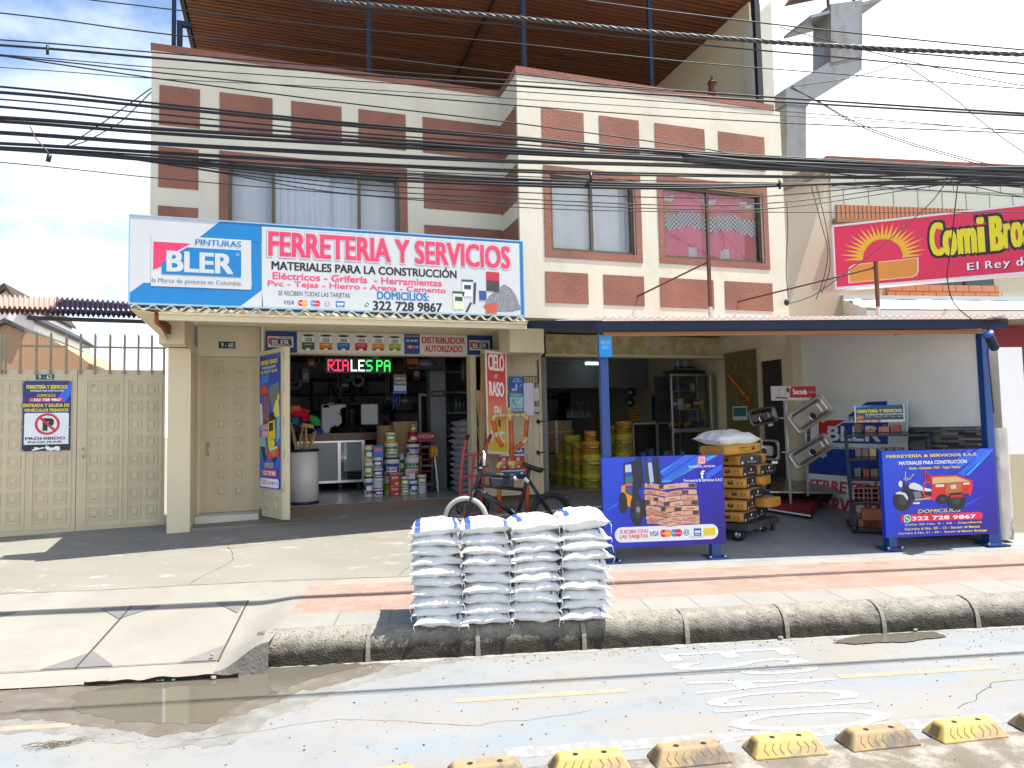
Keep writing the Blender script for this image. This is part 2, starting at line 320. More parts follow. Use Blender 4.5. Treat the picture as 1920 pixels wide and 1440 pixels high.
# whitish dried silt along the gutter and a muddy puddle
SILT = M('dried_silt', (.30, .283, .245), .9, var=.15, vs=8, bump=.4, bs=50)
b = MB(); k = 160
b.grid(lambda i, j: (-1.2+9.4*i, 5.155-(.075+.07*noise.noise(Vector((i*40, 3, 0)))+.05*noise.noise(Vector((i*150, 7, 0))))*(1-j), .005*j+.0016), k, 2, SILT); o = b.build('gutter_silt', local=True, kind='structure'); o.rotation_euler.z = PHI
WATER = M('muddy_water', (.13, .117, .09), .04, var=.1, vs=1.5, spec=.9); MUD = M('wet_mud', (.15, .127, .10), .45, var=.15, vs=4, c2=(.22, .195, .16), c2s=5, c2p=(.5, .7))
def blob(name, pts, mat, z, kind='structure', jit=.04):
    vs_ = []
    for (x0, y0), (x1, y1) in zip(pts, pts[1:]+pts[:1]):
        for t in range(24):
            a = t/24; p = onZ(x0+(x1-x0)*a, y0+(y1-y0)*a, 0); q = noise.noise_vector(p*5)*jit+noise.noise_vector(p*18)*jit*.8+noise.noise_vector(p*50)*jit*.4; vs_.append((p.x+q.x, p.y+q.y, z))
    from mathutils.geometry import delaunay_2d_cdt
    k_ = len(vs_); r_ = delaunay_2d_cdt([Vector(p[:2]) for p in vs_], [(i, (i+1) % k_) for i in range(k_)], [list(range(k_))], 2, 1e-5)
    b = MB(); b.add([(p.x, p.y, z) for p in r_[0]], [tuple(f) for f in r_[2]], mat); return b.build(name, kind=kind)
DAMP = M('damp_silt', (.185, .172, .15), .75, var=.15, vs=3, c2=(.245, .24, .228), c2s=5, c2p=(.42, .62), bump=.3, bs=70)
blob('damp_silt', [(-40, 1290), (60, 1276), (230, 1272), (420, 1251), (640, 1240), (820, 1229), (960, 1222), (850, 1240), (760, 1262), (640, 1295), (520, 1345), (430, 1392), (300, 1402), (150, 1385), (60, 1372), (-40, 1376)], DAMP, .0009, jit=.06)
blob('mud', [(-20, 1298), (60, 1278), (130, 1280), (230, 1275), (340, 1262), (420, 1253), (500, 1250), (640, 1241), (760, 1234), (700, 1262), (560, 1300), (470, 1335), (400, 1365), (300, 1378), (170, 1362), (60, 1348), (-20, 1352)], MUD, .0022)
blob('puddle_water', [(150, 1300), (230, 1284), (330, 1274), (420, 1262), (500, 1254), (640, 1243), (690, 1246), (600, 1270), (520, 1296), (430, 1325), (410, 1352), (340, 1360), (220, 1352), (140, 1330)], WATER, .0036)
blob('gutter_water', [(1560, 1206), (1620, 1192), (1750, 1186), (1775, 1195), (1700, 1205), (1600, 1209)], WATER, .0085, jit=.015)
# pavement
CONC = M('pale_concrete', (.28, .26, .222), .9, var=.12, vs=1.6, c2=(.245, .222, .182), c2s=3, c2p=(.5, .75), bump=.25, bs=60)
CONC_OLD = M('old_concrete_apron', (.24, .222, .185), .92, var=.12, vs=1.1, c2=(.36, .34, .30), c2s=2.6, c2p=(.58, .68), bump=.35, bs=45, stretch=(1, 1.8, 1))
TACT = brick_mat('ribbed_paving', (.275, .262, .232), (.30, .288, .255), (.18, .17, .155), .4, .4, .006, .85, .2, 0, .15)
PAVER = brick_mat('pink_brick_paving', (.335, .215, .165), (.385, .27, .22), (.27, .20, .16), .20, .106, .004, .85, .3, .5, .22)
FLOORT = brick_mat('grey_floor_tiles', (.29, .295, .30), (.315, .32, .325), (.23, .23, .23), .45, .45, .005, .55, .15, 0, .22)
KERB0 = M('kerb_end_stone', (.16, .145, .125), .9, var=.25, vs=9, bump=.6, bs=45)
strip('driveway', -12, -1.55, 4.96, 6.62, zd, CONC, 60, 14, .004)
b = MB(); b.grid(lambda i, j: (-1.55+.36*i, 5.02+1.6*j, zd(5.02+1.6*j)+(zp(5.02+1.6*j)-zd(5.02+1.6*j))*(3*i*i-2*i*i*i)), 8, 14, CONC); b.grid(lambda i, j: (-1.55+.36*i, 5.02-.03*(1-j), (.0+(zd(5.02)+(zp(5.02)-zd(5.02))*(3*i*i-2*i*i*i))*j)), 8, 3, KERB0); o = b.build('ramp_flank', local=True, kind='structure'); o.rotation_euler.z = PHI
GROOVE = M('dark_groove', (.06, .055, .045), .95, var=.2)
SLATE = M('grey_inlay', (.18, .168, .16), .9, var=.15)
b = MB()
def dline(u0, v0, u1, v1, t): 
    n_ = 8; q = Vector((v0-v1, u1-u0)).normalized()*t/2
    for k in range(n_):
        a, c = k/n_, (k+1)/n_; p = [(u0+(u1-u0)*x, v0+(v1-v0)*x) for x in (a, c)]
        b.add([(p[0][0]-q.x, p[0][1]-q.y, zd(p[0][1])+.006), (p[1][0]-q.x, p[1][1]-q.y, zd(p[1][1])+.006), (p[1][0]+q.x, p[1][1]+q.y, zd(p[1][1])+.006), (p[0][0]+q.x, p[0][1]+q.y, zd(p[0][1])+.006)], [(0, 1, 2, 3)], GROOVE)
for u in (-3.62, -2.5, -1.56): dline(u, 5.14, u-.08, 6.2, .014)
dline(-6, 6.2, -1.64, 6.2, .01); dline(-6, 5.14, -1.55, 5.14, .008)
for u, s in ((-3.62, 0), (-2.5, 0), (-1.58, -1)):
    for v, d in ((5.15, 1), (6.19, -1)):
        us = (-.24 if s != 1 else 0, .24 if s == 0 else 0); cu_ = u-(.08 if d < 0 else 0)
        b.add([(cu_+us[0], v, zd(v)+.005), (cu_+us[1], v, zd(v)+.005), (cu_, v+.24*d, zd(v+.24*d)+.005)], [(0, 1, 2)], SLATE)
o = b.build('driveway_inlay', local=True, kind='structure'); o.rotation_euler.z = PHI
# dark strip painted as the shade in the driveway's broken hollow edge
b = MB()
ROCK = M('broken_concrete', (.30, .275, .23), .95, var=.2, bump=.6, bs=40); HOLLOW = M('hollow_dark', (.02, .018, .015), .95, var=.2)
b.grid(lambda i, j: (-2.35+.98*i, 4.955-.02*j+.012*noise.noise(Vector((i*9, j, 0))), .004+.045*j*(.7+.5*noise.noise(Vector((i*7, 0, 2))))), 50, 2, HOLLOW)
o = b.build('slab_hollow_shade', local=True, kind='structure'); o.rotation_euler.z = PHI
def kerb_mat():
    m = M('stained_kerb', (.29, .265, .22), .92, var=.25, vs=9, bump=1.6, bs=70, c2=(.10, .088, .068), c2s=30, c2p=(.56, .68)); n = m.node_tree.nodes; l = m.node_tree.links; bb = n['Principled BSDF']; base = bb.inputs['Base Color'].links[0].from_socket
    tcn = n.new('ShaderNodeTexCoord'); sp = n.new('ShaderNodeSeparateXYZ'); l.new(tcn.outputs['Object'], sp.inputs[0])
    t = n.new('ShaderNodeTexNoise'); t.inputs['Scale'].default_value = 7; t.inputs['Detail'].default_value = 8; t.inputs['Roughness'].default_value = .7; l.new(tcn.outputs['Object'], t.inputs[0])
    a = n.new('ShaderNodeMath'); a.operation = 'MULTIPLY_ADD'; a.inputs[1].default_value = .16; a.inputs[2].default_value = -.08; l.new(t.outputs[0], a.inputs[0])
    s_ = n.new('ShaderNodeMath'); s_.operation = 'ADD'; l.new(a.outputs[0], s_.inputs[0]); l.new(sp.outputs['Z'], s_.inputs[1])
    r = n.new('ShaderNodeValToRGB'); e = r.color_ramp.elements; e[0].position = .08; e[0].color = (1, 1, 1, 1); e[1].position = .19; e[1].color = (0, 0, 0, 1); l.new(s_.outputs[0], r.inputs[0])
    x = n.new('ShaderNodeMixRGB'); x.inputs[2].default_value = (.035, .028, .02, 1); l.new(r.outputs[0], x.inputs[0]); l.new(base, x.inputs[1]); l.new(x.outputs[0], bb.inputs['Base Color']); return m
KERB = kerb_mat()
KP = [(5.115, -.01), (5.118, .05), (5.125, .10), (5.145, .145), (5.175, .178), (5.215, .198), (5.26, .207), (5.33, .2085)]
def kpt(i):
    x = i*(len(KP)-1); k = min(int(x), len(KP)-2); f = x-k; return tuple(KP[k][q]+(KP[k+1][q]-KP[k][q])*f for q in (0, 1))
b = MB()
def kf(i, j):
    v, z = kpt(j); u = -1.27+13.5*i; q = noise.noise(Vector((u*6, v*9, z*9)))*.010+noise.noise(Vector((u*22, v*30, z*30)))*.008+noise.noise(Vector((u*55, v*60, z*60)))*.006
    return (u, v-q*(1-j), z+q*j*(1 if j < .9 else 0))
b.grid(kf, 900, 20, KERB)
b.add([(-1.27, v, z) for v, z in KP]+[(-1.27, 5.33, -.01)], [tuple(range(len(KP)+1))], KERB)
b.grid(lambda i, j: (-1.27-.22*j, 5.115+(.20+.25*j)*i+.05*j, (kpt(i)[1] if i < 1 else .2085)*(1-j)+j*(zd(5.2+.3*i)-.012)), 8, 8, KERB)
o = b.build('kerb', local=True, kind='structure'); o.rotation_euler.z = PHI
JOINT = M('kerb_mortar', (.22, .20, .165), .9, var=.2, vs=20)
b = MB()
for u in [-.53+.78*k for k in range(15)]:
    for s in range(7):
        (v0, z0), (v1, z1) = KP[s], KP[s+1]; w0 = .007+.009*(1-s/7)+.005*rnd.random()
        b.add([(u-w0, v0-.009, z0+.006), (u+w0, v0-.009, z0+.006), (u+w0, v1-.009, z1+.006), (u-w0, v1-.009, z1+.006)], [(0, 1, 2, 3)], JOINT)
o = b.build('kerb_mortar_strip', local=True, kind='structure'); o.rotation_euler.z = PHI
b = MB()
b.grid(lambda i, j: (-1.19+13.4*i, 5.33+.32*j, zp(5.33+.32*j)+(.004 if int(j*32) % 4 in (1, 2) else 0)), 4, 32, TACT, False); o = b.build('tactile_paving', local=True, kind='structure'); o.rotation_euler.z = PHI
strip('brick_paving', -1.19, 12.2, 5.65, 6.5, zp, PAVER, 40, 4)
strip('pavement_edging', -1.19, 12.2, 6.5, 6.62, zp, CONC, 20, 2)
def slab(name, ua, ub, mat, nu=24, nv=14):
    b = MB()
    def f(i, j):
        u = ua+(ub-ua)*i; vm = (9.74+.2164*u)/.9763; v = 6.62+(vm-6.62)*j; return (u, v, zp(v)+.004*noise.noise(Vector((u*1.7, v*1.7, 0))))
    b.grid(f, nu, nv, mat); o = b.build(name, local=True, kind='structure'); o.rotation_euler.z = PHI
slab('concrete_apron', -12, 1.62, CONC_OLD, 40); slab('canopy_floor', 1.62, 12.2, FLOORT)
# loose stones by the broken edge
b0 = None
def stone(p, r, lab):
    b = MB(); n_ = 6; sd = rnd.random()*50
    b.grid(lambda i, j: Vector(p)+Vector((math.cos(2*math.pi*i)*math.sin(math.pi*j), math.sin(2*math.pi*i)*math.sin(math.pi*j)*.8, math.cos(math.pi*j)*.6+.5))*r*(1+.35*noise.noise(Vector((math.cos(2*math.pi*i)+sd, math.sin(2*math.pi*i), j*3)))), 9, n_, ROCK, False)
    b.build('stone', label=lab, cat='stone', group='loose stones below the broken driveway edge')
for i, (x, y, r, lab) in enumerate([(203, 1278, .018, 'pale chunky stone furthest from the kerb end, in the wet mud'), (249, 1269, .022, 'largest pale stone lying below the hollow slab edge'), (259, 1266, .014, 'small stone touching the largest pale stone'), (280, 1276, .02, 'flat pale stone halfway along the hollow slab edge'), (297, 1277, .014, 'pebble just beside the flat pale stone'), (305, 1277, .013, 'rounded pebble third in the line of stones'), (326, 1276, .014, 'single pebble toward the kerb end of the stone line'), (400, 1273, .018, 'stone at the puddle edge under the kerb end'), (121, 1276, .018, 'stone beside the blue painted gutter band'), (152, 1271, .017, 'stone between the blue band and the hollow edge'), (398, 1229, .016, 'stone lying on the driveway by the kerb end'), (1464, 1198, .02, 'pale stone in the gutter at the middle of the kerb'), (1716, 1183, .02, 'pale stone by the small gutter puddle')]):
    p = onZ(x, y, .008) if i != 10 else onZ(x, y, .09); stone(p, r, lab)
b = MB(); TW = M('dry_twig', (.16, .12, .06), .9)
c0 = onZ(103, 1395, .01)
for k in range(26):
    a = rnd.uniform(-.5, .5)+(math.pi if k % 2 else 0); p = c0+E*rnd.uniform(-.09, .09)+NN*rnd.uniform(-.02, .02); l_ = rnd.uniform(.04, .11)
    b.tube([p, p+E*math.cos(a)*l_*.5+NN*math.sin(a)*l_*.5+UP*rnd.uniform(0, .015), p+E*math.cos(a)*l_+NN*math.sin(a+.3)*l_], .0018, TW, 4)
b.build('dry_twig', label='small dry twig with thin stalks lying on the road', cat='twig')

CRK = M('dark_crack', (.045, .04, .033), .95, var=.2)
def crack(pts, zf, w_, kind='structure'):
    b = MB(); P_ = []
    for (u0, v0), (u1, v1) in zip(pts, pts[1:]):
        for k in range(14): t = k/14; u, v = u0+(u1-u0)*t, v0+(v1-v0)*t; P_.append((u+.035*noise.noise(Vector((u*5, v*5, 3)))+.012*noise.noise(Vector((u*23, v*23, 1))), v+.035*noise.noise(Vector((u*5, v*5, 8)))+.012*noise.noise(Vector((u*23, v*23, 5)))))
    for i, ((a, c), (d, e)) in enumerate(zip(P_, P_[1:])):
        q = Vector((c-e, d-a)); q = q.normalized()*w_*(.4+.6*abs(noise.noise(Vector((i*.7, 2, 2)))))*.5
        b.add([(a-q.x, c-q.y, zf(c)+.0045), (d-q.x, e-q.y, zf(e)+.0045), (d+q.x, e+q.y, zf(e)+.0045), (a+q.x, c+q.y, zf(c)+.0045)], [(0, 1, 2, 3)], CRK)
    o = b.build('pavement_crack', local=True, kind=kind); o.rotation_euler.z = PHI
z0_ = lambda v: -.002
crack([(-4.5, 6.62), (-3, 6.6), (-1.6, 6.64), (.2, 6.6), (1.6, 6.62)], zp, .012); crack([(-3.4, 8.2), (-2.2, 7.9), (-1.4, 8.3), (.3, 7.7), (1.5, 7.75)], zp, .008); crack([(-2.3, 6.62), (-2.1, 7.4), (-2.4, 8.2)], zp, .007); crack([(-.4, 6.64), (-.2, 7.2), (.1, 7.7)], zp, .007)
crack([(-1.4, 4.0), (-.6, 4.15), (.2, 3.95), (.9, 4.05)], z0_, .005); crack([(2.9, 3.75), (3.4, 4.1), (4.3, 4.05), (5, 4.4)], z0_, .006)
b = MB(); GRV = [M('grit_'+k, c, .95, var=.25, vs=40) for k, c in (('pale', (.34, .31, .26)), ('mid', (.18, .16, .13)), ('dark', (.05, .045, .04)))]
for k in range(1500):
    t = rnd.random(); u = rnd.uniform(-3.2, 7.5)
    v = rnd.gauss(5.04, .05) if t < .35 else (rnd.uniform(2.4, 3.45) if t < .6 else rnd.uniform(3.5, 5.05)); r = rnd.uniform(.0025, .009)*(1.25 if t < .35 else 1)
    if -2.6 < u < -.6 and v > 4.3: continue
    c = Vector((u, v, r*.3)); a = rnd.random()*6; b.add([c+Vector((r*math.cos(a+j*1.57), r*.8*math.sin(a+j*1.57), 0)) for j in range(4)]+[c+UP*r*.7, c-UP*r*.3], [(0, 1, 4), (1, 2, 4), (2, 3, 4), (3, 0, 4)], GRV[0 if t < .35 and rnd.random() < .6 else rnd.choice((0, 1, 2, 1))])
o = b.build('road_grit', local=True, kind='stuff'); o.rotation_euler.z = PHI
# ================================================================== BUILDING
YL, YR, XR = 9.0, 8.28, 2.92
bld = T('shop_building', 'two storey cream shop building with red stucco squares and a covered roof terrace', 'building', (2.8, 9.0, .3))
def wall_holes(b, x0, x1, z0, z1, y0, y1, holes, m):
    xs = sorted({x0, x1, *[h[0] for h in holes], *[h[1] for h in holes]}); zs = sorted({z0, z1, *[h[2] for h in holes], *[h[3] for h in holes]})
    xs = [x for x in xs if x0 <= x <= x1]; zs = [z for z in zs if z0 <= z <= z1]
    def solid(i, j):
        if i < 0 or j < 0 or i >= len(xs)-1 or j >= len(zs)-1: return False
        cx, cz = (xs[i]+xs[i+1])/2, (zs[j]+zs[j+1])/2
        return not any(h[0] < cx < h[1] and h[2] < cz < h[3] for h in holes)
    for i in range(len(xs)-1):
        for j in range(len(zs)-1):
            if not solid(i, j): continue
            a, c, d, e = xs[i], xs[i+1], zs[j], zs[j+1]
            for y in (y0, y1): b.add([(a, y, d), (c, y, d), (c, y, e), (a, y, e)], [(0, 1, 2, 3)], m)
            if not solid(i-1, j): b.add([(a, y0, d), (a, y1, d), (a, y1, e), (a, y0, e)], [(0, 1, 2, 3)], m)
            if not solid(i+1, j): b.add([(c, y0, d), (c, y1, d), (c, y1, e), (c, y0, e)], [(0, 1, 2, 3)], m)
            if not solid(i, j-1): b.add([(a, y0, d), (c, y0, d), (c, y1, d), (a, y1, d)], [(0, 1, 2, 3)], m)
            if not solid(i, j+1): b.add([(a, y0, e), (c, y0, e), (c, y1, e), (a, y1, e)], [(0, 1, 2, 3)], m)
W1 = (-.609, 1.507, 3.62, 4.975); W2 = (3.35, 4.592, 3.928, 4.955); W3 = (5.03, 6.685, 3.928, 4.965)
b = MB()
wall_holes(b, -1.46, XR, 3.05, 6.25, YL, YL+.2, [W1], CREAM); wall_holes(b, XR, 7.07, 3.03, 6.24, YR, YR+.2, [W2, W3], CREAM)
b.box(XR, XR+.18, YR+.2, YL, 3.03, 6.24, CREAM)
b.box(-1.46, -1.28, YL+.2, 15, 3.05, 6.25, CREAM); b.box(6.9, 7.07, YR+.2, 15, 3.03, 6.24, CREAM)
b.build('upper_wall', bld)
b = MB(); b.box(-1.28, 6.9, YL+.2, 15, 3.062, 3.14, DARKI); b.box(XR+.18, 6.9, YR+.2, YL+.2, 3.03, 3.13, CREAM2); b.box(-1.2, 6.8, YL+1.2, YL+1.25, 3.1, 6.1, DARKI); b.box(XR-.6, XR-.5, YL+.2, YL+1.2, 3.1, 6.1, DARKI); b.box(XR+1.9, XR+1.95, YR+.2, YL+1.2, 3.13, 6.1, DARKI); b.box(-1.28, 6.9, YL+.2, 14.9, 6.1, 6.2, CREAM); b.build('floor_slab', bld)
b = MB(); b.box(-1.47, XR-.012, YL-.012, YL+.23, 6.25, 6.335, STUCCO); b.build('parapet_cap', bld)
b = MB(); b.box(XR-.012, 6.96, YR-.012, YR+.23, 6.242, 6.33, STUCCO); b.box(XR-.012, XR+.2, YR+.23, YL+.23, 6.242, 6.33, STUCCO); b.build('parapet_cap', bld)
def panel(x0, x1, z0, z1, y): MB().box(x0, x1, y-.009, y+.01, z0, z1, STUCCO).build('stucco_panel', bld)
for x0, x1 in ((-1.37, -.925), (-.703, -.088), (.136, .757), (.973, 1.59), (1.82, XR)): panel(x0, x1, 5.34, 5.83, YL)
for x0, x1 in ((-1.373, -.938), (1.824, XR)): panel(x0, x1, 4.58, 5.075, YL); panel(x0, x1, 3.84, 4.355, YL)
for z0, z1 in ((5.3, 5.82), (4.565, 5.05), (3.84, 4.33)): MB().box(XR-.009, XR+.01, YR+.05, YL-.009, z0, z1, STUCCO).build('stucco_panel', bld)
for x0, x1 in ((3.257, 3.857), (4.089, 4.687), (4.938, 5.739), (5.972, 6.762)): panel(x0, x1, 5.30, 5.815, YR)
for x0, x1 in ((3.255, 3.858), (4.083, 4.688), (4.938, 5.791), (5.98, 6.79)): panel(x0, x1, 3.232, 3.64, YR)
CURT = M('pale_curtain', (.78, .80, .84), .9, var=.04); SHEER = M('patterned_curtain', (.80, .81, .80), .9, var=.05, vs=4, c2=(.68, .68, .62), c2s=9, c2p=(.6, .66))
WGL = glass_mat('window_glass', (.95, .97, .99), .03)
def window(x0, x1, z0, z1, y, mull, s, curtain, flip=False):
    b = MB()     # red surround
    o0, o1, o2, o3 = s
    for q in ((x0-o0, x1+o1, z1, z1+o2), (x0-o0, x1+o1, z0-o3, z0), (x0-o0, x0, z0, z1), (x1, x1+o1, z0, z1)): b.box(q[0], q[1], y-.011, y+.01, q[2], q[3], STUCCO)
    wn = b.build('window', bld)
    b = MB()
    for q in ((x0, x1, z1-.045, z1), (x0, x1, z0, z0+.045), (x0, x0+.045, z0+.045, z1-.045), (x1-.045, x1, z0+.045, z1-.045)): b.box(q[0], q[1], y+.05, y+.11, q[2], q[3], BROWN)
    for mx_ in mull: b.box(mx_-.02, mx_+.02, y+.06, y+.10, z0+.045, z1-.045, BROWN)
    o = b.build('frame', bld); o.parent = wn
    b = MB(); xs = [x0+.045]+list(mull)+[x1-.045]
    for a, c in zip(xs, xs[1:]): b.add([(a+.018, y+.08, z0+.045), (c-.018, y+.08, z0+.045), (c-.018, y+.08, z1-.045), (a+.018, y+.08, z1-.045)], [(0, 1, 2, 3)], WGL)
    o = b.build('pane', bld); o.parent = wn
    for o in curtain(y, wn) or []: o.parent = wn
def drape(x0, x1, z0, z1, y, mat, folds, amp, sk=0, mats=None):
    b = MB(); n_ = int(folds*10)
    if mats is None: b.grid(lambda i, j: (x0+(x1-x0)*i, y+amp*math.sin(i*folds*6.283+.8*math.sin(i*9))*(.6+.4*(1-j)), z0+(z1-z0)*j), n_, 6, mat)
    return b.build('curtain', bld)
def cur1(y, wn): return [drape(-.10, .62, 3.5, 5.0, y+.17, CURT, 9, .022), drape(.62, 1.0, 3.5, 5.0, y+.24, CURT, 4, .02), drape(-.62, -.06, 3.5, 5.0, y+.3, CURT, 2.2, .015), drape(.98, 1.55, 3.5, 5.0, y+.34, CURT, 2, .02)]
def cur2(y, wn): return [drape(3.33, 4.42, 3.9, 5.0, y+.155, SHEER, 5, .016), drape(4.36, 4.62, 3.9, 5.0, y+.25, CURT, 2.5, .025)]
RC = M('pink_red_cloth', (.80, .17, .26), .9, var=.12, vs=3); KW = P('d8d8da', .9); KB = P('63666e', .9); OR = P('d77a5c', .9); RD = P('c3122f', .9)
def cur3(y, wn):
    b = MB(); x0, x1, z0, z1, nu, nv = 5.02, 6.69, 3.9, 5.0, 56, 36
    f = lambda i, j: (x0+(x1-x0)*i, y+.16+.02*math.sin(i*44+math.sin(i*9))*(.5+.5*(1-j)), z0+(z1-z0)*j)
    for i in range(nu):
        for j in range(nv):
            u, v = (i+.5)/nu, (j+.5)/nv; vv = v+.03*math.sin(u*15)
            if .46 < vv < .66: mt = KW if (i+j) % 2 else KB
            elif .66 < vv < .9 and (u % .42) < .17: mt = OR if (vv < .84) else KW
            elif u > .88 and vv < .95: mt = RD
            elif vv < .2 and (u*3.2) % 1 < .22: mt = KW
            else: mt = RC
            b.add([f(i/nu, j/nv), f((i+1)/nu, j/nv), f((i+1)/nu, (j+1)/nv), f(i/nu, (j+1)/nv)], [(0, 1, 2, 3)], mt, True)
    return [b.build('curtain', bld)]
window(*W1, YL, (-.08, .98), (.095, .095, .12, .1), cur1); window(*W2, YR, (3.965,), (.09, .09, .095, .1), cur2); window(*W3, YR, (5.79,), (.083, .083, .11, .088), cur3)
# terrace: ceiling of dark battens, posts, end wall
CEIL = M('terrace_ceiling', (.22, .078, .034), .6, var=.35, vs=2.5, stretch=(.25, 5, 1))
tr = MB(); CZ = 8.12
for k in range(64):
    y = 8.45+k*.095; tr.box(-1.34, 6.98, y, y+.06, CZ, CZ+.03, CEIL)
tr.box(-1.34, 6.98, 8.4, 14.6, CZ+.03, CZ+.06, CEIL)
roof = tr.build('terrace_ceiling', bld)
b = MB(); b.grid(lambda i, j: (-1.42+8.1*i, 8.1+6.6*j, CZ+.16+.025*math.sin(i*8.1/.15*6.283)), 430, 1, M('terracotta_sheet', (.22, .07, .05), .7)); b.box(-1.42, -1.36, 8.2, 14.7, CZ-.02, CZ+.13, DARKM); b.box(-1.42, 6.7, 8.2, 8.26, CZ+.02, CZ+.12, DARKM); b.build('terrace_roof', bld)
MB().box(3.06, 3.07, 8.3, 14.5, CZ-.07, CZ-.004, DARKM).build('ceiling_beam', bld)
MB().box(-1.3, 7.0, 14.6, 14.7, 6.2, CZ, CARD).build('terrace_back_wall', bld)
def vpost(px, y, z0=6.3, z1=CZ, w_=.06, m=None):
    p = onY(px, 60, y); MB().box(p.x-w_/2, p.x+w_/2, y-w_/2, y+w_/2, z0, z1, m or NAVY).build('terrace_post', bld)
vpost(326, YL+.12, z1=8.3, w_=.045); vpost(337, YL+.12, z1=6.66, w_=.06); vpost(691, YL+.3, w_=.055); vpost(981, YR+.3, w_=.06); vpost(1218, YR+.3, w_=.055)
p = onY(1416, 60, YR+.1); MB().box(p.x-.045, p.x+.045, YR+.03, YR+.12, 6.33, CZ, DARKM).build('terrace_post', bld)
p0 = onY(337, 30, YL+.12); b = MB(); b.box(p0.x-.03, p0.x+.14, YL+.09, YL+.15, 6.66, 6.72, NAVY); b.build('post_bracket', bld)
PGREY = M('terrace_plaster', (.50, .47, .40), .9, var=.08, vs=2, c2=(.38, .36, .33), c2s=1.5, c2p=(.55, .7))
b = MB(); b.prism([(6.72, YR+.1, 6.24), (7.07, YR+.1, 6.24), (7.09, YR+.1, 8.02), (6.98, YR+.1, 7.9), (6.72, YR+.1, 7.66)], (0, .22, 0), PGREY); b.prism([(6.85, 8.6, 6.2), (7.07, 8.6, 6.2), (7.07, 8.6, 8.1), (6.85, 8.6, 8.1)], (0, 6, 0), CREAM2); b.build('terrace_end_wall', bld)
b = MB(); b.grid(lambda i, j: onY(680+118*i, 139+12*i, YL+.16)+Vector((0, .3*j, .03*math.sin(i*26)+.05*j)), 60, 2, WHITE); b.build('tin_sheet', label='short white corrugated tin offcut lying on the terrace parapet', cat='tin sheet')
# lantern on the terrace parapet
p = onY(1336, 176, YR+.15); b = MB(); b.lathe([(.0, 0), (.07, 0), (.075, .02), (.06, .03), (.055, .15), (.075, .16), (.05, .20), (.012, .235), (.012, .27), (0, .27)], p, RUST, 8, smooth=False)
b.build('garden_lantern', label='small dark bird house shaped lantern on the terrace parapet', cat='lantern', origin=p)
# ground floor: piers with corbels, door wall, lintels, soffits
YD = 9.9
b = MB(); b.box(-1.28, -1.03, 9.2, 9.98, .40, 2.68, CREAM2); b.build('pillar', bld)
def corbel(x0, x1, y0, z0, z1, bev): 
    b = MB(); b.prism([(x0, y0, z0), (x1, y0, z0), (x1, y0, z1), (x0, y0, z1)], (0, .5, 0), CREAM2)
    b.prism([(x1, y0, z0+.0), (x1+.05, y0+.4, z0-.06), (x1+.05, y0+.4, z1), (x1, y0, z1)], (0, .1, 0), CREAM2); b.build('corbel', bld)
corbel(-1.33, -1.06, 8.85, 2.69, 3.05, 1); 
q = onY(950, 660, 8.9); q2 = onY(1012, 615, 8.9); corbel(q.x, q2.x, 8.75, q.z-.02, 3.03, 1)
q = onY(1462, 650, 8.7); q2 = onY(1492, 605, 8.7); corbel(q.x, 7.02, 8.5, q.z, 3.03, 1)
b = MB(); wall_holes(b, -1.03, -.24, .5, 3.06, YD+.03, YD+.15, [(-.99, -.29, .60, 2.655)], CREAM2); b.box(-.24, -.2, 9.68, YD+.15, .5, 3.06, CREAM2); b.build('door_wall', bld)
b = MB(); b.box(-.2, 3.78, 9.72, 9.9, 2.68, 3.06, CREAM2); b.build('lintel', bld)
OCH = M('ochre_faux_finish', (.46, .36, .14), .7, var=.15, vs=5, c2=(.58, .52, .34), c2s=6, c2p=(.45, .6))
b = MB(); b.box(3.78, 7.0, 9.72, 9.9, 2.73, 3.03, OCH); b.box(3.78, 7.0, 9.70, 9.92, 2.69, 2.73, CREAM2); b.build('lintel', bld, label='ochre sponged lintel over the second shop opening')
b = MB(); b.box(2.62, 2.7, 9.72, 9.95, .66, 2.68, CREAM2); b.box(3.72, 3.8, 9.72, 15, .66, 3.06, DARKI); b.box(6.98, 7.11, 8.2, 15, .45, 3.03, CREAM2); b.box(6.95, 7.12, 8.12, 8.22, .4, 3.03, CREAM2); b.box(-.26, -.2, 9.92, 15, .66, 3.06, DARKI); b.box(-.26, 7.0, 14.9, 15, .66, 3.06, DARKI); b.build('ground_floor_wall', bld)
SOFF = M('glossy_soffit', (.55, .49, .36), .12, var=.05); b = MB(); b.prism([(-1.2, 8.03, 2.885), (-1.2, 9.72, 3.035), (-1.2, 9.72, 3.05), (-1.2, 8.03, 2.90)], (4.08, 0, 0), SOFF)
for k in range(6): y = 8.2+k*.25; z = 2.885+(y-8.03)*.0888; b.box(-1.2, 2.88, y, y+.003, z-.006, z+.004, CREAM2)
b.build('soffit', bld)
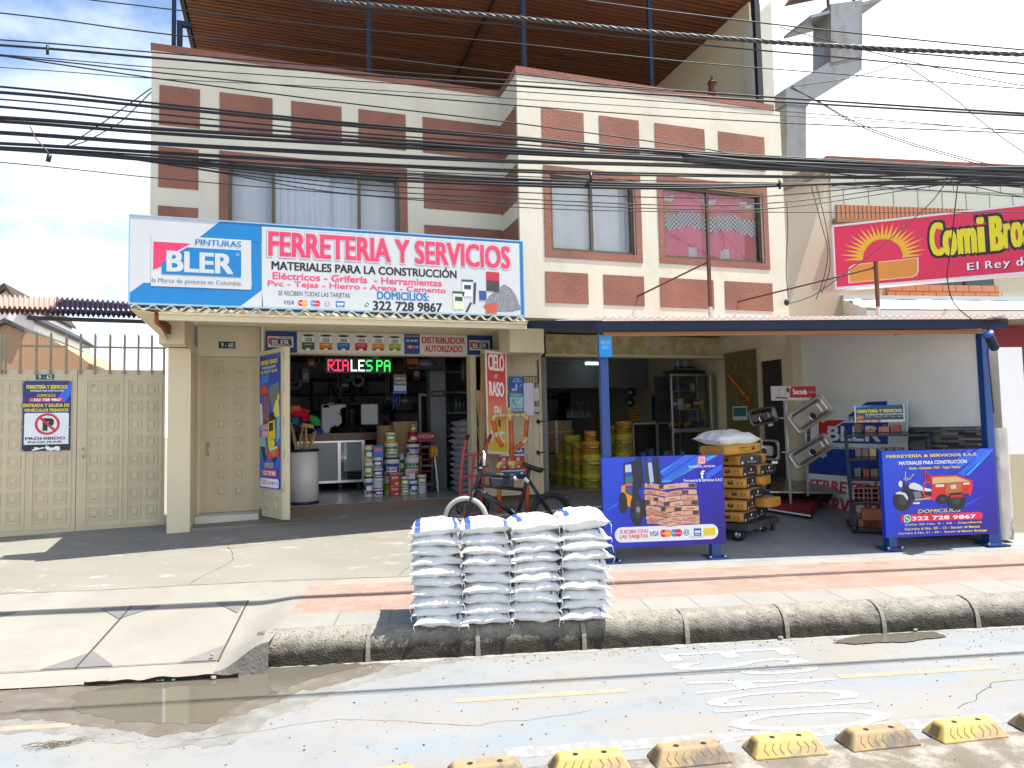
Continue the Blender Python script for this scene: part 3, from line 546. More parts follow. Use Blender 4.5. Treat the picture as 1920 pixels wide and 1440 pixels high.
# shop floor and pebble riser, door step and sill
PEB = M('pebble_wash', (.16, .11, .075), .8, var=.5, vs=60, bump=.6, bs=90, c2=(.33, .28, .22), c2s=70, c2p=(.6, .66))
FT = brick_mat('shop_floor_tile', (.34, .35, .36), (.37, .38, .39), (.22, .22, .22), .4, .4, .005, .25, .1, 0, .12)
MB().box(-.24, 7.0, 9.68, 14.9, .55, .66, FT).build('shop_floor', kind='structure')
MB().box(-.26, 7.0, 9.60, 9.679, .38, .655, PEB).build('riser', bld)
MB().box(-1.03, 2.7, 9.22, 9.6, .38, .505, CONC_OLD).build('step', bld)
MB().box(-1.02, -.265, 9.6, 9.98, .506, .60, P('c9c5ba', .3)).build('door_sill', bld)
def embossed(b, F, x0, x1, z0, z1, nx, nz, gx, gz_, m, k0=.0):
    w_ = (x1-x0-gx*(nx-1))/nx; h = (z1-z0-gz_*(nz-1))/nz
    for i in range(nx):
        for j in range(nz):
            a, c = x0+i*(w_+gx), z0+j*(h+gz_); t = .011
            for q in ((a, a+w_, c, c+t), (a, a+w_, c+h-t, c+h), (a, a+t, c+t, c+h-t), (a+w_-t, a+w_, c+t, c+h-t)): b.fbox(F, *q, k0, k0+.010, m)
            p = [F.at(a+w_*s, c+h*r_, k0+.001) for s, r_ in ((.22, .2), (.78, .2), (.78, .8), (.22, .8))]+[F.at(a+w_*s, c+h*r_, k0+.014) for s, r_ in ((.36, .35), (.64, .35), (.64, .65), (.36, .65))]
            b.add(p, [(4, 5, 6, 7), (0, 1, 5, 4), (1, 2, 6, 5), (2, 3, 7, 6), (3, 0, 4, 7)], m)
# entrance door
F = Frame((-.99, YD+.06, .605), (1, 0, 0)); b = MB(); b.fbox(F, 0, .70, 0, 2.045, -.04, 0, GATE)
for q in ((0, .7, 0, .05), (0, .7, 1.995, 2.045), (0, .05, .05, 1.995), (.65, .7, .05, 1.995)): b.fbox(F, *q, 0, .018, GATE)
embossed(b, F, .165, .55, .19, 1.90, 2, 8, .06, .052, GATE, .001)
dr = b.build('door', bld)
b = MB(); b.tube([F.at(.095, .88, .02), F.at(.09, .87, .05), F.at(.09, .77, .055), F.at(.095, .75, .02)], .009, CHROME); b.lathe([(0, 0), (.018, 0), (.018, .012), (0, .014)], F.at(.095, .90, .015), CHROME, 12, axis=F.N); o = b.build('handle', bld); o.parent = dr
# number plate 9-60
F = Frame((0, YD+.02, 0), (1, 0, 0))
def plate(x0, y0, x1, y1, txt, F, lab):
    a = F.px(x0, y1); c = F.px(x1, y0); b = MB(); b.fbox(F, a[0], c[0], a[1], c[1], -.012, 0, P('0d3b36', .3)); o = b.build('house_number_plate', label=lab, cat='number plate')
    b = MB(); w_ = c[0]-a[0]; h = c[1]-a[1]; b.text(F, txt, a[0]+.15*w_, c[0]-.1*w_, a[1]+.2*h, c[1]-.2*h, P('e8f2ee', .3), 1, .01)
    for q in ((a[0], c[0], a[1], a[1]+.006), (a[0], c[0], c[1]-.006, c[1])): b.rect(F, *q, P('c5d6d0', .3), 1)
    t = b.build('lettering'); t.parent = o; t.location = t.location-o.location
plate(410, 640, 441, 654, '9 - 60', F, 'dark green house number plate 9 - 60 above the beige door')
# double gate
GY = 9.75
gate = T('vehicle_gate', 'beige steel double gate of embossed panels topped with spike bars', 'gate', (-2.4, GY, .45))
def leaf(x0, x1, m, doors):
    F = Frame((x0, GY, .47), (1, 0, 0)); w_ = x1-x0; b = MB(); b.fbox(F, .004, w_-.004, 0, 1.985, -.05, 0, m)
    for a, c in doors:
        for q in ((a, c, .07, .10), (a, c, 1.86, 1.89), (a, a+.03, .10, 1.86), (c-.03, c, .10, 1.86)): b.fbox(F, *q, 0, .012, m)
        embossed(b, F, a+.05, c-.05, .14, 1.82, 2, 8, .055, .055, m, .001)
    return b.build('gate_leaf', gate)
l1 = leaf(-2.36, -1.39, GATE_W, ((.08, .50), (.53, .94))); leaf(-3.34, -2.36, GATE, ((.02, .45), (.50, .93))); leaf(-4.32, -3.34, GATE, ((.05, .47), (.50, .93)))
F = Frame((-2.36, GY, .47), (1, 0, 0)); q = F.px(157, 840); b = MB(); b.tube([F.at(q[0], q[1], 0), F.at(q[0], q[1]-.01, .05), F.at(q[0]+.01, q[1]-.1, .055), F.at(q[0], q[1]-.12, .01)], .009, CHROME); b.build('handle', gate)
BAR = M('weathered_bar', (.26, .22, .15), .5, .2, var=.2, vs=8)
F = Frame((0, GY-.01, 0), (1, 0, 0)); b = MB()
for x in (-60, -28, 3, 11, 39, 69, 96, 125, 152, 179, 207, 234, 260, 285, 308):
    X, _ = F.px(x, 660); b.cbox(F.at(X-.012, 2.40, 0), F.X*.024, F.Z*.48, F.N*.024, .003, BAR); b.add([F.at(X-.012, 2.88, 0), F.at(X+.012, 2.88, 0), F.at(X+.012, 2.88, .024), F.at(X-.012, 2.88, .024), F.at(X, 2.915, .012)], [(0, 1, 4), (1, 2, 4), (2, 3, 4), (3, 0, 4)], BAR)
for a, c, y in ((-70, 125, 650), (152, 312, 653)): X0 = F.px(a, y); X1 = F.px(c, y); b.fbox(F, X0[0], X1[0], X1[1]-.012, X1[1]+.012, .004, .02, BAR)
b.build('spike_rail', gate)
F = Frame((0, GY-.013, 0), (1, 0, 0)); plate(67, 701, 101, 713, '9 - 62', F, 'dark green house number plate 9 - 62 above the no parking sign')

DOORWAY_SHADE = M('doorway_shade', (.03, .028, .024), .5, var=.2)
MB().box(6.955, 6.979, 8.38, 8.83, .62, 2.55, DOORWAY_SHADE).build('side_doorway_shade', bld)  # dark panel on the wall, coloured as the shade inside a doorway
# ================================================================== SIGNS
SKY_B = P('0677b8', .4); SIGNW = M('sign_vinyl', (.57, .585, .60), .45, var=.03, vs=3); PINK = P('df3a64', .4); INK = P('23252c', .4); PINK2 = P('e04a74', .4); GREYT = P('5b6068', .4)
def bler(b, F, x0, x1, z0, z1, k=2, navy=None, red=None, white=None, tag_line=True):      # the paint maker's framed badge
    navy = navy or SKY_B; red = red or PINK; white = white or SIGNW; w_ = x1-x0; h = z1-z0
    X = lambda t: x0+w_*t; Z = lambda t: z0+h*t
    b.poly(F, [(X(0), Z(.30)), (X(0), Z(.86)), (X(.40), Z(.86)), (X(.13), Z(.56)), (X(.13), Z(.40))], red, k)
    b.poly(F, [(X(.09), Z(.22)), (X(.96), Z(.22)), (X(.96), Z(.78)), (X(.36), Z(.78)), (X(.09), Z(.45))], navy, k+1)
    b.text(F, 'BLER', X(.14), X(.87), Z(.29), Z(.68), white, k+2, .045)
    b.text(F, 'PINTURAS', X(.45), X(.96), Z(.84), Z(.96), navy, k+2, .03)
    b.ring(F, X(.92), Z(.69), w_*.018, w_*.005, white, k+2, 12)
    if tag_line: b.text(F, 'la Marca de pinturas en Colombia.', X(-.01), X(.97), Z(.03), Z(.14), GREYT, k+2, 0)
def cards(b, F, x0, x1, z, h, k=3):   # row of payment marks
    w_ = (x1-x0)/5; r = h*.46
    b.text(F, 'VISA', x0, x0+w_*.8, z-h*.3, z+h*.3, P('1b3f8f'), k, .02, .25)
    cx = x0+w_*1.5; b.disc(F, cx-r*.55, z, r, P('d8232f'), k); b.disc(F, cx+r*.55, z, r, P('f0a23a'), k+1); b.text(F, 'MasterCard', cx-r*1.3, cx+r*1.3, z-r*.22, z+r*.22, P('ffffff'), k+2, .02)
    cx = x0+w_*2.5; b.disc(F, cx-r*.55, z, r, P('1f8fd0'), k); b.disc(F, cx+r*.55, z, r, P('d8232f'), k+1); b.text(F, 'Maestro', cx-r*1.2, cx+r*1.2, z-r*.25, z+r*.25, P('ffffff'), k+2, .02)
    cx = x0+w_*3.45; b.disc(F, cx, z, r*.8, P('3c5a8c'), k); b.ring(F, cx, z, r*.62, r*.2, P('e8eef2'), k+1); b.rect(F, cx-r*.12, cx+r*.12, z-r*.4, z+r*.4, P('e8eef2'), k+1)
    cx = x0+w_*4.5; b.rect(F, cx-w_*.36, cx+w_*.36, z-r, z+r, P('2f6fb2'), k); b.rect(F, cx-w_*.28, cx+w_*.28, z-r*.2, z+r*.4, P('dfe9f2'), k+1); b.rect(F, cx-w_*.28, cx+w_*.2, z-r*.7, z-r*.5, P('dfe9f2'), k+1)
def phone_mark(b, F, x, z, r, k=3):
    b.disc(F, x, z, r, P('f2f4f2'), k); b.poly(F, [(x-r*.95, z-r*1.02), (x-r*.3, z-r*.8), (x-r*.85, z-r*.2)], P('f2f4f2'), k); b.disc(F, x, z, r*.8, P('23a24b'), k+1)
    pts = [(-.42, .36), (-.22, .46), (-.08, .2), (-.18, .08), (.1, -.2), (.22, -.1), (.46, -.24), (.36, -.44), (.1, -.46), (-.3, -.1), (-.46, .2)]
    b.poly(F, [(x+r*p*.95, z+r*q*.95) for p, q in pts], P('ffffff'), k+2)
# ------------------------------------------------ main shop sign on the awning
F = Frame((-1.488, 8.0, 3.0), (1, 0, 0)); W_, H_ = 4.345, .937
sg = T('shop_sign', 'long white and blue hardware shop sign standing on the corrugated awning', 'sign', (.7, 8.1, 2.99))
b = MB(); b.fbox(F, 0, W_, 0, H_, -.16, 0, SIGNW)
for q in ((-.006, W_+.006, -.006, .008), (-.006, W_+.006, H_-.008, H_+.006), (-.006, .008, .008, H_-.008), (W_-.008, W_+.006, .008, H_-.008)): b.fbox(F, *q, -.165, .006, P('8fb4cc'))
b.build('panel', sg)
b = MB(); g = F.px
b.poly(F, [g(381, 444), g(415, 413), (W_-.01, H_-.01), (W_-.01, .012), (1.20, .012), g(490, 545), g(491, 424), ], SKY_B)
b.poly(F, [(0.01, .012), (1.21, .012), g(490, 544), g(490, 424), g(470, 451), g(472, 537), g(269, 530), (.01, .115)], SKY_B, .5)
b.poly(F, [g(374, 445), g(415, 413), g(495, 419), g(492, 455)], SKY_B, 1.5)
a = g(491, 562); c = g(974, 464); b.rect(F, g(491, 545)[0], W_-.05, .012, g(600, 432)[1], SIGNW, 2)
b.poly(F, [g(450, 575), g(491, 544), g(493, 575)], SIGNW, 2)
a = g(283, 536); c = g(471, 448); b.rect(F, a[0], c[0], a[1], g(471, 451)[1], SIGNW, 3)
b.build('printed_ground', sg)
b = MB(); a = g(287, 534); c = g(459, 450); bler(b, F, a[0], c[0], a[1], c[1], 4); b.build('paint_maker_badge', sg)
b = MB(); p, q = (503, 479), (956, 463)
b.tpx(F, 'FERRETERIA Y SERVICIOS', p, q, P('9aa0a8'), 3, .075, 0, .02); b.tpx(F, 'FERRETERIA Y SERVICIOS', p, q, SIGNW, 4, .068, 0, .014); b.tpx(F, 'FERRETERIA Y SERVICIOS', p, q, PINK, 5, .045); b.build('lettering', sg)
b = MB(); b.tpx(F, 'MATERIALES PARA LA CONSTRUCCIÓN', (509, 505), (856, 504), INK, 3, .04); b.build('lettering', sg); b = MB()
b.tpx(F, 'Eléctricos - Grifería  - Herramientas', (511, 523), (828, 525), PINK2, 3, .04); b.build('lettering', sg); b = MB(); b.tpx(F, 'Pvc - Tejas - Hierro - Arena - Cemento', (502, 539), (836, 540), PINK2, 3, .04); b.build('lettering', sg); b = MB()
b.tpx(F, 'SE RECIBEN TODAS LAS TARJETAS', (522, 556), (656, 550), INK, 3, .01); b.build('lettering', sg); b = MB(); b.tpx(F, 'DOMICILIOS:', (707, 561), (804, 550), P('0f78b4'), 3, .04); b.build('lettering', sg); b = MB(); b.tpx(F, '322 728 9867', (699, 581), (829, 569), INK, 3, .04); b.build('lettering', sg)
b = MB(); a = g(532, 566); c = g(646, 566); cards(b, F, a[0], c[0]+.02, a[1]-.005, .075); a = g(688, 571); phone_mark(b, F, a[0], a[1], .035); b.build('payment_marks', sg)
b = MB()     # printed building goods: sand heap, red bag, bricks, paint cans
SAND = M('printed_sand', (.22, .23, .25), .5, var=.6, vs=60); hp = [g(905, 577), g(916, 556), g(934, 541), g(945, 533), g(958, 541), g(968, 556), g(977, 580), g(960, 585), g(930, 585)]
b.poly(F, hp, SAND, 3); b.poly(F, [g(911, 509), g(936, 511), g(936, 548), g(912, 545)], P('c02040'), 4); b.poly(F, [g(912, 525), g(936, 527), g(936, 548), g(912, 545)], P('3b3e46'), 5)
b.poly(F, [g(911, 570), g(932, 567), g(931, 588), g(911, 588)], P('c2563f'), 6); b.poly(F, [g(898, 545), g(912, 546), g(912, 563), g(899, 563)], P('28508a'), 5); b.poly(F, [g(888, 530), g(893, 530), g(891, 570), g(887, 570)], P('3b3e46'), 4)
b.poly(F, [g(872, 585), g(877, 585), g(885, 568), g(881, 567)], P('3b3e46'), 5)
for (x0, x1, y0, y1, c_) in ((866, 886, 524, 556, 'd9e0dc'), (849, 870, 546, 580, 'cfe0b8')):
    b.poly(F, [g(x0, y0+3), g(x1, y0+4), g(x1-1, y1), g(x0+1, y1)], P(c_), 5); b.poly(F, [g(x0-1, y0), g(x1+1, y0+1), g(x1+1, y0+5), g(x0-1, y0+4)], P('3c4654'), 6); b.poly(F, [g(x0+4, y0+10), g(x1-3, y0+11), g(x1-3, y0+19), g(x0+4, y0+18)], P('26406c'), 6)
b.build('printed_picture', sg)
# ------------------------------------------------ corrugated awning carrying the sign
def glow(m, f=.45):        # thin roofing plastic lets daylight through
    n = m.node_tree.nodes; l = m.node_tree.links; b = n['Principled BSDF']; t = n.new('ShaderNodeBsdfTranslucent'); x = n.new('ShaderNodeMixShader'); x.inputs[0].default_value = f
    if b.inputs['Base Color'].links: l.new(b.inputs['Base Color'].links[0].from_socket, t.inputs[0])
    l.new(b.outputs[0], x.inputs[1]); l.new(t.outputs[0], x.inputs[2]); l.new(x.outputs[0], n['Material Output'].inputs[0]); return m
TIN = glow(M('cream_tin', (.60, .57, .48), .55, var=.12, vs=3)); aw = T('shop_awning', 'cream corrugated awning with gutter running under the long shop sign', 'awning', (.7, 8.4, 2.85))
b = MB(); b.grid(lambda i, j: (-1.46+4.34*i, 7.93+1.06*j, 2.952+.16*j+.026*math.sin(i*4.34/.168*6.283)), 330, 2, TIN); b.grid(lambda i, j: (-1.46+4.34*i, 7.928, 2.946+.014*j+.026*math.sin(i*4.34/.168*6.283)), 330, 1, TIN); b.build('corrugated_sheet', aw)
b = MB(); b.box(-1.2, 2.87, 7.97, 8.02, 2.835, 2.905, CREAM2); b.box(-1.2, 2.87, 7.94, 7.97, 2.895, 2.915, CREAM2); b.build('gutter_beam', aw)
b = MB(); b.box(-1.24, -1.202, 7.97, 8.95, 2.80, 2.90, P('7a3b22', .7)); b.box(-1.24, -1.202, 7.95, 8.2, 2.905, 2.93, P('7a3b22', .7)); b.build('end_board', aw)
b = MB(); b.grid(lambda i, j: (-1.46+.26*i, 7.93+1.0*j, 2.945-.10*i*(1-j)*0+.0), 1, 1, TIN); b.prism([(-1.46, 7.95, 2.93), (-1.24, 7.95, 2.90), (-1.24, 8.95, 2.70), (-1.46, 8.95, 2.93)], (0, 0, .01), CREAM2); b.build('corner_flap', aw)
# ------------------------------------------------ fascia sign above the shop opening
F = Frame((0, 9.69, 0), (1, 0, 0)); g = F.px; NV = P('123a78'); RDK = P('c92a32'); OFFW = P('d9d4c8')
fs = T('fascia_sign', 'narrow fascia sign with six paint cans and authorised distributor lettering', 'sign', (1.5, 9.69, 2.68))
a = g(498, 655); c = g(923, 628); X0, X1 = a[0], c[0]; Z0 = g(700, 663)[1]; Z1 = g(700, 625)[1]
b = MB(); b.fbox(F, X0, X1, Z0, Z1, -.02, 0, OFFW); b.rect(F, X0, g(557, 640)[0], Z0, Z1, NV); b.rect(F, g(876, 645)[0], X1, Z0, Z1, NV); b.rect(F, g(758, 645)[0], g(787, 645)[0], Z0, Z1, P('1c3f8e')); b.build('panel', fs)
b = MB()
for (x0, x1) in ((502, 550), (880, 918)):
    A = g(x0, 645)[0]; B = g(x1, 645)[0]; h = (Z1-Z0); b.rect(F, A, B, Z0+.24*h, Z0+.76*h, OFFW, 2); bler(b, F, A+.01, B-.01, Z0+.2*h, Z0+.76*h, 3, P('1b2f55'), RDK, OFFW, False)
b.build('paint_maker_badge', fs)
b = MB()
for i, (x, c_) in enumerate(((578, '3c6b34'), (611, 'd9822b'), (644, '1f6fb8'), (677, 'c9283a'), (709, 'd98a2b'), (740, '8fae35'))):
    cx = g(x, 645)[0]; h = Z1-Z0; r = .083; k = 2; zt = Z0+.82*h; zb = Z0+.12*h
    b.rect(F, cx-r, cx+r, zb+.02, zt, P('e8e8e4'), k); b.disc(F, cx, zt, r*1.08, P('d0d4d4'), k+1, .02); b.disc(F, cx, zt+.004, r*.86, P('1a2434'), k+2, .014)
    b.rect(F, cx-r, cx+r, zb+.02, zb+.55*(zt-zb), P(c_), k+1); b.disc(F, cx, zb+.02, r, P(c_), k+1, .018); b.rect(F, cx-r*.5, cx+r*.55, zb+.6*(zt-zb), zb+.82*(zt-zb), P('26304a'), k+3); b.text(F, 'BLER', cx-r*.42, cx+r*.45, zb+.64*(zt-zb), zb+.78*(zt-zb), P('ffffff'), k+4, .03); b.rect(F, cx-r*.35, cx+r*.3, zb-.005, zb+.03, P('e8e8e4'), k+3)
    b.text(F, ('INTERIOR', 'EXTERIOR', 'ESMALTE', 'ESMALTE', 'EXTERIOR', 'EXPERTO')[i], cx-r*.6, cx+r*.6, zb+.36*(zt-zb), zb+.43*(zt-zb), P('eef0ea'), k+3, .02)
b.build('printed_paint_cans', fs)
b = MB(); h = Z1-Z0; A, B = g(791, 645)[0], g(872, 645)[0]; b.text(F, 'DISTRIBUIDOR', A, B, Z0+.55*h, Z0+.87*h, RDK, 2, .04); b.text(F, 'AUTORIZADO', A+.04, B-.04, Z0+.12*h, Z0+.45*h, RDK, 2, .04); b.build('lettering', fs)
b = MB(); A, B = g(759, 645)[0], g(786, 645)[0]; b.text(F, 'FERRETERÍA Y SERVICIOS', A+.01, B-.01, Z0+.86*h, Z0+.95*h, P('e9d233'), 2, .03); b.text(F, '322 728 9867', A+.02, B-.02, Z0+.62*h, Z0+.72*h, P('ffffff'), 2, .03); cards(b, F, A+.01, B-.01, Z0+.36*h, .05, 2); b.build('leaflet_print', fs)
# ------------------------------------------------ blue two-post panels under the canopy
def streaks(b, F, segs, k=1):
    for (x0, z0, x1, z1, t, c) in segs: b.line(F, (x0, z0), (x1, z1), t, c, k)
def grad_mat(name, c0, c1, c2, ax=(1, 0, 1), lo=0, hi=1):     # printed two-tone ground of the posters
    m = bpy.data.materials.new(name); m.use_nodes = True; n = m.node_tree.nodes; l = m.node_tree.links; b = n['Principled BSDF']; b.inputs['Roughness'].default_value = .3
    t = n.new('ShaderNodeTexCoord'); mp = n.new('ShaderNodeVectorMath'); mp.operation = 'DOT_PRODUCT'; mp.inputs[1].default_value = ax; l.new(t.outputs['Object'], mp.inputs[0])
    r = n.new('ShaderNodeValToRGB'); e = r.color_ramp.elements; e[0].color = (*lin(c0), 1); e[1].color = (*lin(c2), 1); x = e.new(.5); x.color = (*lin(c1), 1); mr = n.new('ShaderNodeMapRange'); mr.inputs[1].default_value = lo; mr.inputs[2].default_value = hi; l.new(mp.outputs['Value'], mr.inputs[0]); l.new(mr.outputs[0], r.inputs[0]); l.new(r.outputs[0], b.inputs['Base Color']); return m
PB = grad_mat('printed_blue_ground', '1c48d0', '2220b4', '2a1458', (.75, -.2, -.55), -1.0, .42); YEL = P('f0dc1e', .35); RDM = P('e0204a', .35)
def post(b, u, v, z0, z1, w_=.09, m=BLUEP): b.obox(S(u-w_/2, v-w_/2, z0), E*w_, NN*w_, UP*(z1-z0), m)
def two_post_panel(F, Wd, Hd, label, legs, gz_):
    t = T('advertising_panel', label, 'sign', F.at(Wd/2, -.42, -.05))
    b = MB(); b.fbox(F, 0, Wd, 0, Hd, -.06, 0, PB); b.build('panel', t, bevel=.004)
    for x in legs:
        b = MB(); b.fbox(F, x-.045, x+.045, gz_-F.o.z, -.001, -.1, -.01, BLUEP); b.fbox(F, x-.1, x+.1, gz_-F.o.z-.004, gz_-F.o.z+.012, -.15, .04, BLUEP)
        for sx_ in (-.075, .075): b.fbox(F, x+sx_-.01, x+sx_+.01, gz_-F.o.z+.012, gz_-F.o.z+.028, .005, .025, CHROME)
        b.build('leg', t)
    return t
A = onV(1133, 1028, 6.76); F = Frame((A.x, A.y, .436), E); g = F.px; Wd = g(1362, 1018)[0]; Hd = g(1127, 858)[1]
t1 = two_post_panel(F, Wd, Hd, 'blue advertising panel with forklift, cement pallet and payment cards on two legs', (.07, Wd-.1), .296)
LB = P('3aa8f0', .35); LB2 = P('2b66e8', .35)
b = MB(); g2 = lambda x, y: g(1100+x/4.8, 820+y/4.8)
for p_, c_ in (([(660, 330), (880, 160), (985, 160), (700, 350)], LB2), ([(660, 385), (1000, 162), (1110, 162), (790, 380)], LB2), ([(655, 405), (1120, 162), (1180, 162), (740, 405)], LB), ([(980, 380), (1215, 240), (1215, 290), (1060, 395)], LB2), ([(160, 660), (300, 575), (305, 590), (230, 640)], LB2), ([(655, 310), (850, 190), (865, 190), (655, 330)], LB)): b.poly(F, [g2(*q) for q in p_], c_, 1)
b.build('printed_streaks', t1)
b = MB(); ORG = P('f29a1c', .4); BK = P('22242a', .4); BK2 = P('3a3d45', .4)      # forklift print
b.poly(F, [g2(*q) for q in ((330, 232), (440, 214), (446, 222), (345, 243), (350, 420), (335, 420))], BK, 2); b.poly(F, [g2(*q) for q in ((400, 222), (440, 218), (470, 510), (420, 520))], BK, 2)
b.poly(F, [g2(*q) for q in ((345, 250), (398, 243), (404, 310), (346, 315))], P('c8d2dc'), 3); b.poly(F, [g2(*q) for q in ((345, 355), (410, 345), (418, 400), (347, 410))], P('2a7a74'), 3)
b.poly(F, [g2(*q) for q in ((440, 182), (480, 176), (482, 186), (470, 190), (500, 470), (470, 470))], BK, 4)
for x in (470, 520, 590, 622): b.poly(F, [g2(x, 178), g2(x+24, 177), g2(x+50, 420), g2(x+20, 420)], BK if x != 520 else BK2, 4)
b.poly(F, [g2(*q) for q in ((544, 230), (584, 226), (604, 400), (570, 410))], P('b9c6d4'), 4); b.poly(F, [g2(*q) for q in ((470, 560), (560, 540), (580, 700), (500, 720))], BK, 3)
b.poly(F, [g2(*q) for q in ((310, 440), (345, 425), (352, 500), (410, 530), (412, 645), (345, 600), (312, 540))], ORG, 4); b.poly(F, [g2(*q) for q in ((345, 415), (410, 410), (412, 432), (345, 440))], P('e2622a'), 5); b.poly(F, [g2(*q) for q in ((345, 455), (405, 450), (410, 520), (350, 500))], P('4a5a78'), 5)
b.poly(F, [g2(*q) for q in ((350, 500), (440, 470), (480, 560), (416, 640))], BK, 3)
a = g2(328, 590); b.disc(F, a[0], a[1], .075*.55, BK, 5, .105); a = g2(450, 650); b.disc(F, a[0], a[1], .10*.65, BK, 5, .165); b.disc(F, a[0]+.008, a[1], .05*.6, BK2, 6, .095); b.disc(F, a[0]+.012, a[1], .02, P('8a8d94'), 7, .03)
b.build('printed_forklift', t1)
b = MB(); BAG = [P(c, .45) for c in ('dca48a', 'cf9579', 'e2b198')]; BKG = P('4a4038', .45); rr = random.Random(3)
rows = [(410, 470, 985, 520), (470, 522, 990, 515), (520, 572, 1000, 520), (565, 618, 1003, 530), (615, 662, 1008, 530), (655, 712, 1012, 535), (700, 756, 1015, 535), (735, 792, 1015, 540)]
for ri, (y0, y1, x1, x0) in enumerate(rows):
    mid = 690+40*(ri % 2)+ri*5; xs = [x0, x0+(mid-x0)*.45, mid, mid+(x1-mid)*.48, x1]
    for i in range(4):
        dy = 24 if i in (1,) else (18 if i == 2 else 0); a0 = 12 if i < 2 else -8
        lx, rx = xs[i]+1, xs[i+1]-1; yl = y0+dy*(.2 if i == 1 else 1)*(1 if i in (1, 2) else .3); yr = y0+dy*(1 if i == 1 else .1)
        th = 46; pts = [(lx, yl+6), (lx+8, yl), (rx-8, yr), (rx, yr+6), (rx, yr+th-6), (rx-8, yr+th), (lx+8, yl+th), (lx, yl+th-6)]
        b.poly(F, [g2(*q) for q in pts], rr.choice(BAG), 3+(ri*4+i) % 3)
        b.poly(F, [g2(lx+4, yl+th), g2(rx-4, yr+th), g2(rx-4, yr+th-5), g2(lx+4, yl+th-5)], P('8d5a44', .5), 6)
        if rr.random() < .5: s0 = lx+(rx-lx)*rr.choice((.0, .55)); b.poly(F, [g2(s0, yl+(yr-yl)*.5+6), g2(s0+(rx-lx)*.42, yl+(yr-yl)*.5+6), g2(s0+(rx-lx)*.42, yl+(yr-yl)*.5+th-8), g2(s0, yl+(yr-yl)*.5+th-8)], BKG, 6)
        else: c_ = (lx+rx)/2; p0, p1 = g2(lx+(rx-lx)*.3, (yl+yr)/2+30), g2(lx+(rx-lx)*.75, (yl+yr)/2+20); b.rect(F, p0[0], p1[0], p0[1], p1[1], P('b05a4a', .5), 6)
b.build('printed_pallet', t1)
b = MB(); a = g2(255, 945); c = g2(1180, 780); zz0, zz1 = g2(700, 932)[1], g2(700, 795)[1]; b.rrect(F, a[0], c[0], zz0, zz1, (zz1-zz0)*.48, P('eef0f2', .35), 2)
hh = zz1-zz0; b.text(F, 'SE RECIBEN TODAS', a[0]+.05, a[0]+.335, zz0+.58*hh, zz0+.82*hh, RDM, 3, .02); b.text(F, 'LAS TARJETAS', a[0]+.05, a[0]+.335, zz0+.18*hh, zz0+.5*hh, RDM, 3, .03)
cards(b, F, a[0]+.355, c[0]-.16, (zz0+zz1)/2, .082, 3); b.rect(F, c[0]-.15, c[0]-.03, zz0+.25*hh, zz0+.75*hh, P('ecd31c', .35), 3); b.text(F, 'Diners Club', c[0]-.295, c[0]-.175, zz0+.13*hh, zz0+.25*hh, P('9aa2ac'), 3, 0); b.build('payment_strip', t1)
b = MB(); a = g2(1035, 203); s_ = .045; b.rrect(F, a[0]-s_, a[0]+s_, a[1]-s_, a[1]+s_, .018, P('d8307e', .35), 2); b.poly(F, [(a[0]-s_*.9, a[1]-s_*.9), (a[0]+s_*.3, a[1]-s_*.9), (a[0]-s_*.9, a[1]+s_*.3)], P('f09a3c', .35), 3); b.rrect(F, a[0]-s_*.7, a[0]+s_*.7, a[1]-s_*.7, a[1]+s_*.7, .014, P('ffffff', .35), 4); b.rrect(F, a[0]-s_*.54, a[0]+s_*.54, a[1]-s_*.54, a[1]+s_*.54, .010, P('d8406e', .35), 5); b.ring(F, a[0], a[1], s_*.36, s_*.13, P('ffffff', .35), 6); b.disc(F, a[0]+s_*.36, a[1]+s_*.36, s_*.07, P('ffffff', .35), 6)
a = g2(1038, 330); b.rect(F, a[0]-.04, a[0]+.04, a[1]-.045, a[1]+.045, P('25308c', .35), 2); b.text(F, 'f', a[0]-.018, a[0]+.026, a[1]-.04, a[1]+.034, P('ffffff', .35), 3, .04); b.build('social_media_marks', t1)
b = MB(); b.tpx(F, 'ferreteria_servicios', (1100+918/4.8, 820+277/4.8), (1100+1155/4.8, 820+243/4.8), P('f4f6fa', .35), 3, .02); b.build('lettering', t1); b = MB(); b.tpx(F, 'Ferretería & Servicios S.A.S', (1100+873/4.8, 820+402/4.8), (1100+1217/4.8, 820+366/4.8), P('f4f6fa', .35), 3, .03); b.build('lettering', t1)
# second panel
A = onV(1662, 1012, 6.76); F = Frame((A.x, A.y, .425), E); g = F.px; Wd = g(1873, 998)[0]; Hd = g(1658, 846)[1]
t2 = two_post_panel(F, Wd, Hd, 'blue advertising panel with red cargo motor tricycle and yellow street addresses', (.08, Wd-.06), .31)
g3 = lambda x, y: g(1640+x/7.58, 830+y/7.58)
b = MB()
for p_, c_ in (([(1100, 310), (1480, 90), (1600, 90), (1190, 380)], LB2), ([(1180, 440), (1560, 95), (1690, 95), (1270, 480)], LB2), ([(1010, 360), (1330, 100), (1400, 98), (1080, 370)], LB2), ([(1260, 440), (1640, 120), (1680, 105), (1330, 470)], LB), ([(600, 640), (760, 500), (800, 520), (640, 660)], LB2), ([(1250, 900), (1500, 760), (1520, 770), (1300, 910)], P('2c3cc8', .35))): b.poly(F, [g3(*q) for q in p_], c_, 1)
b.build('printed_streaks', t2)
b = MB()
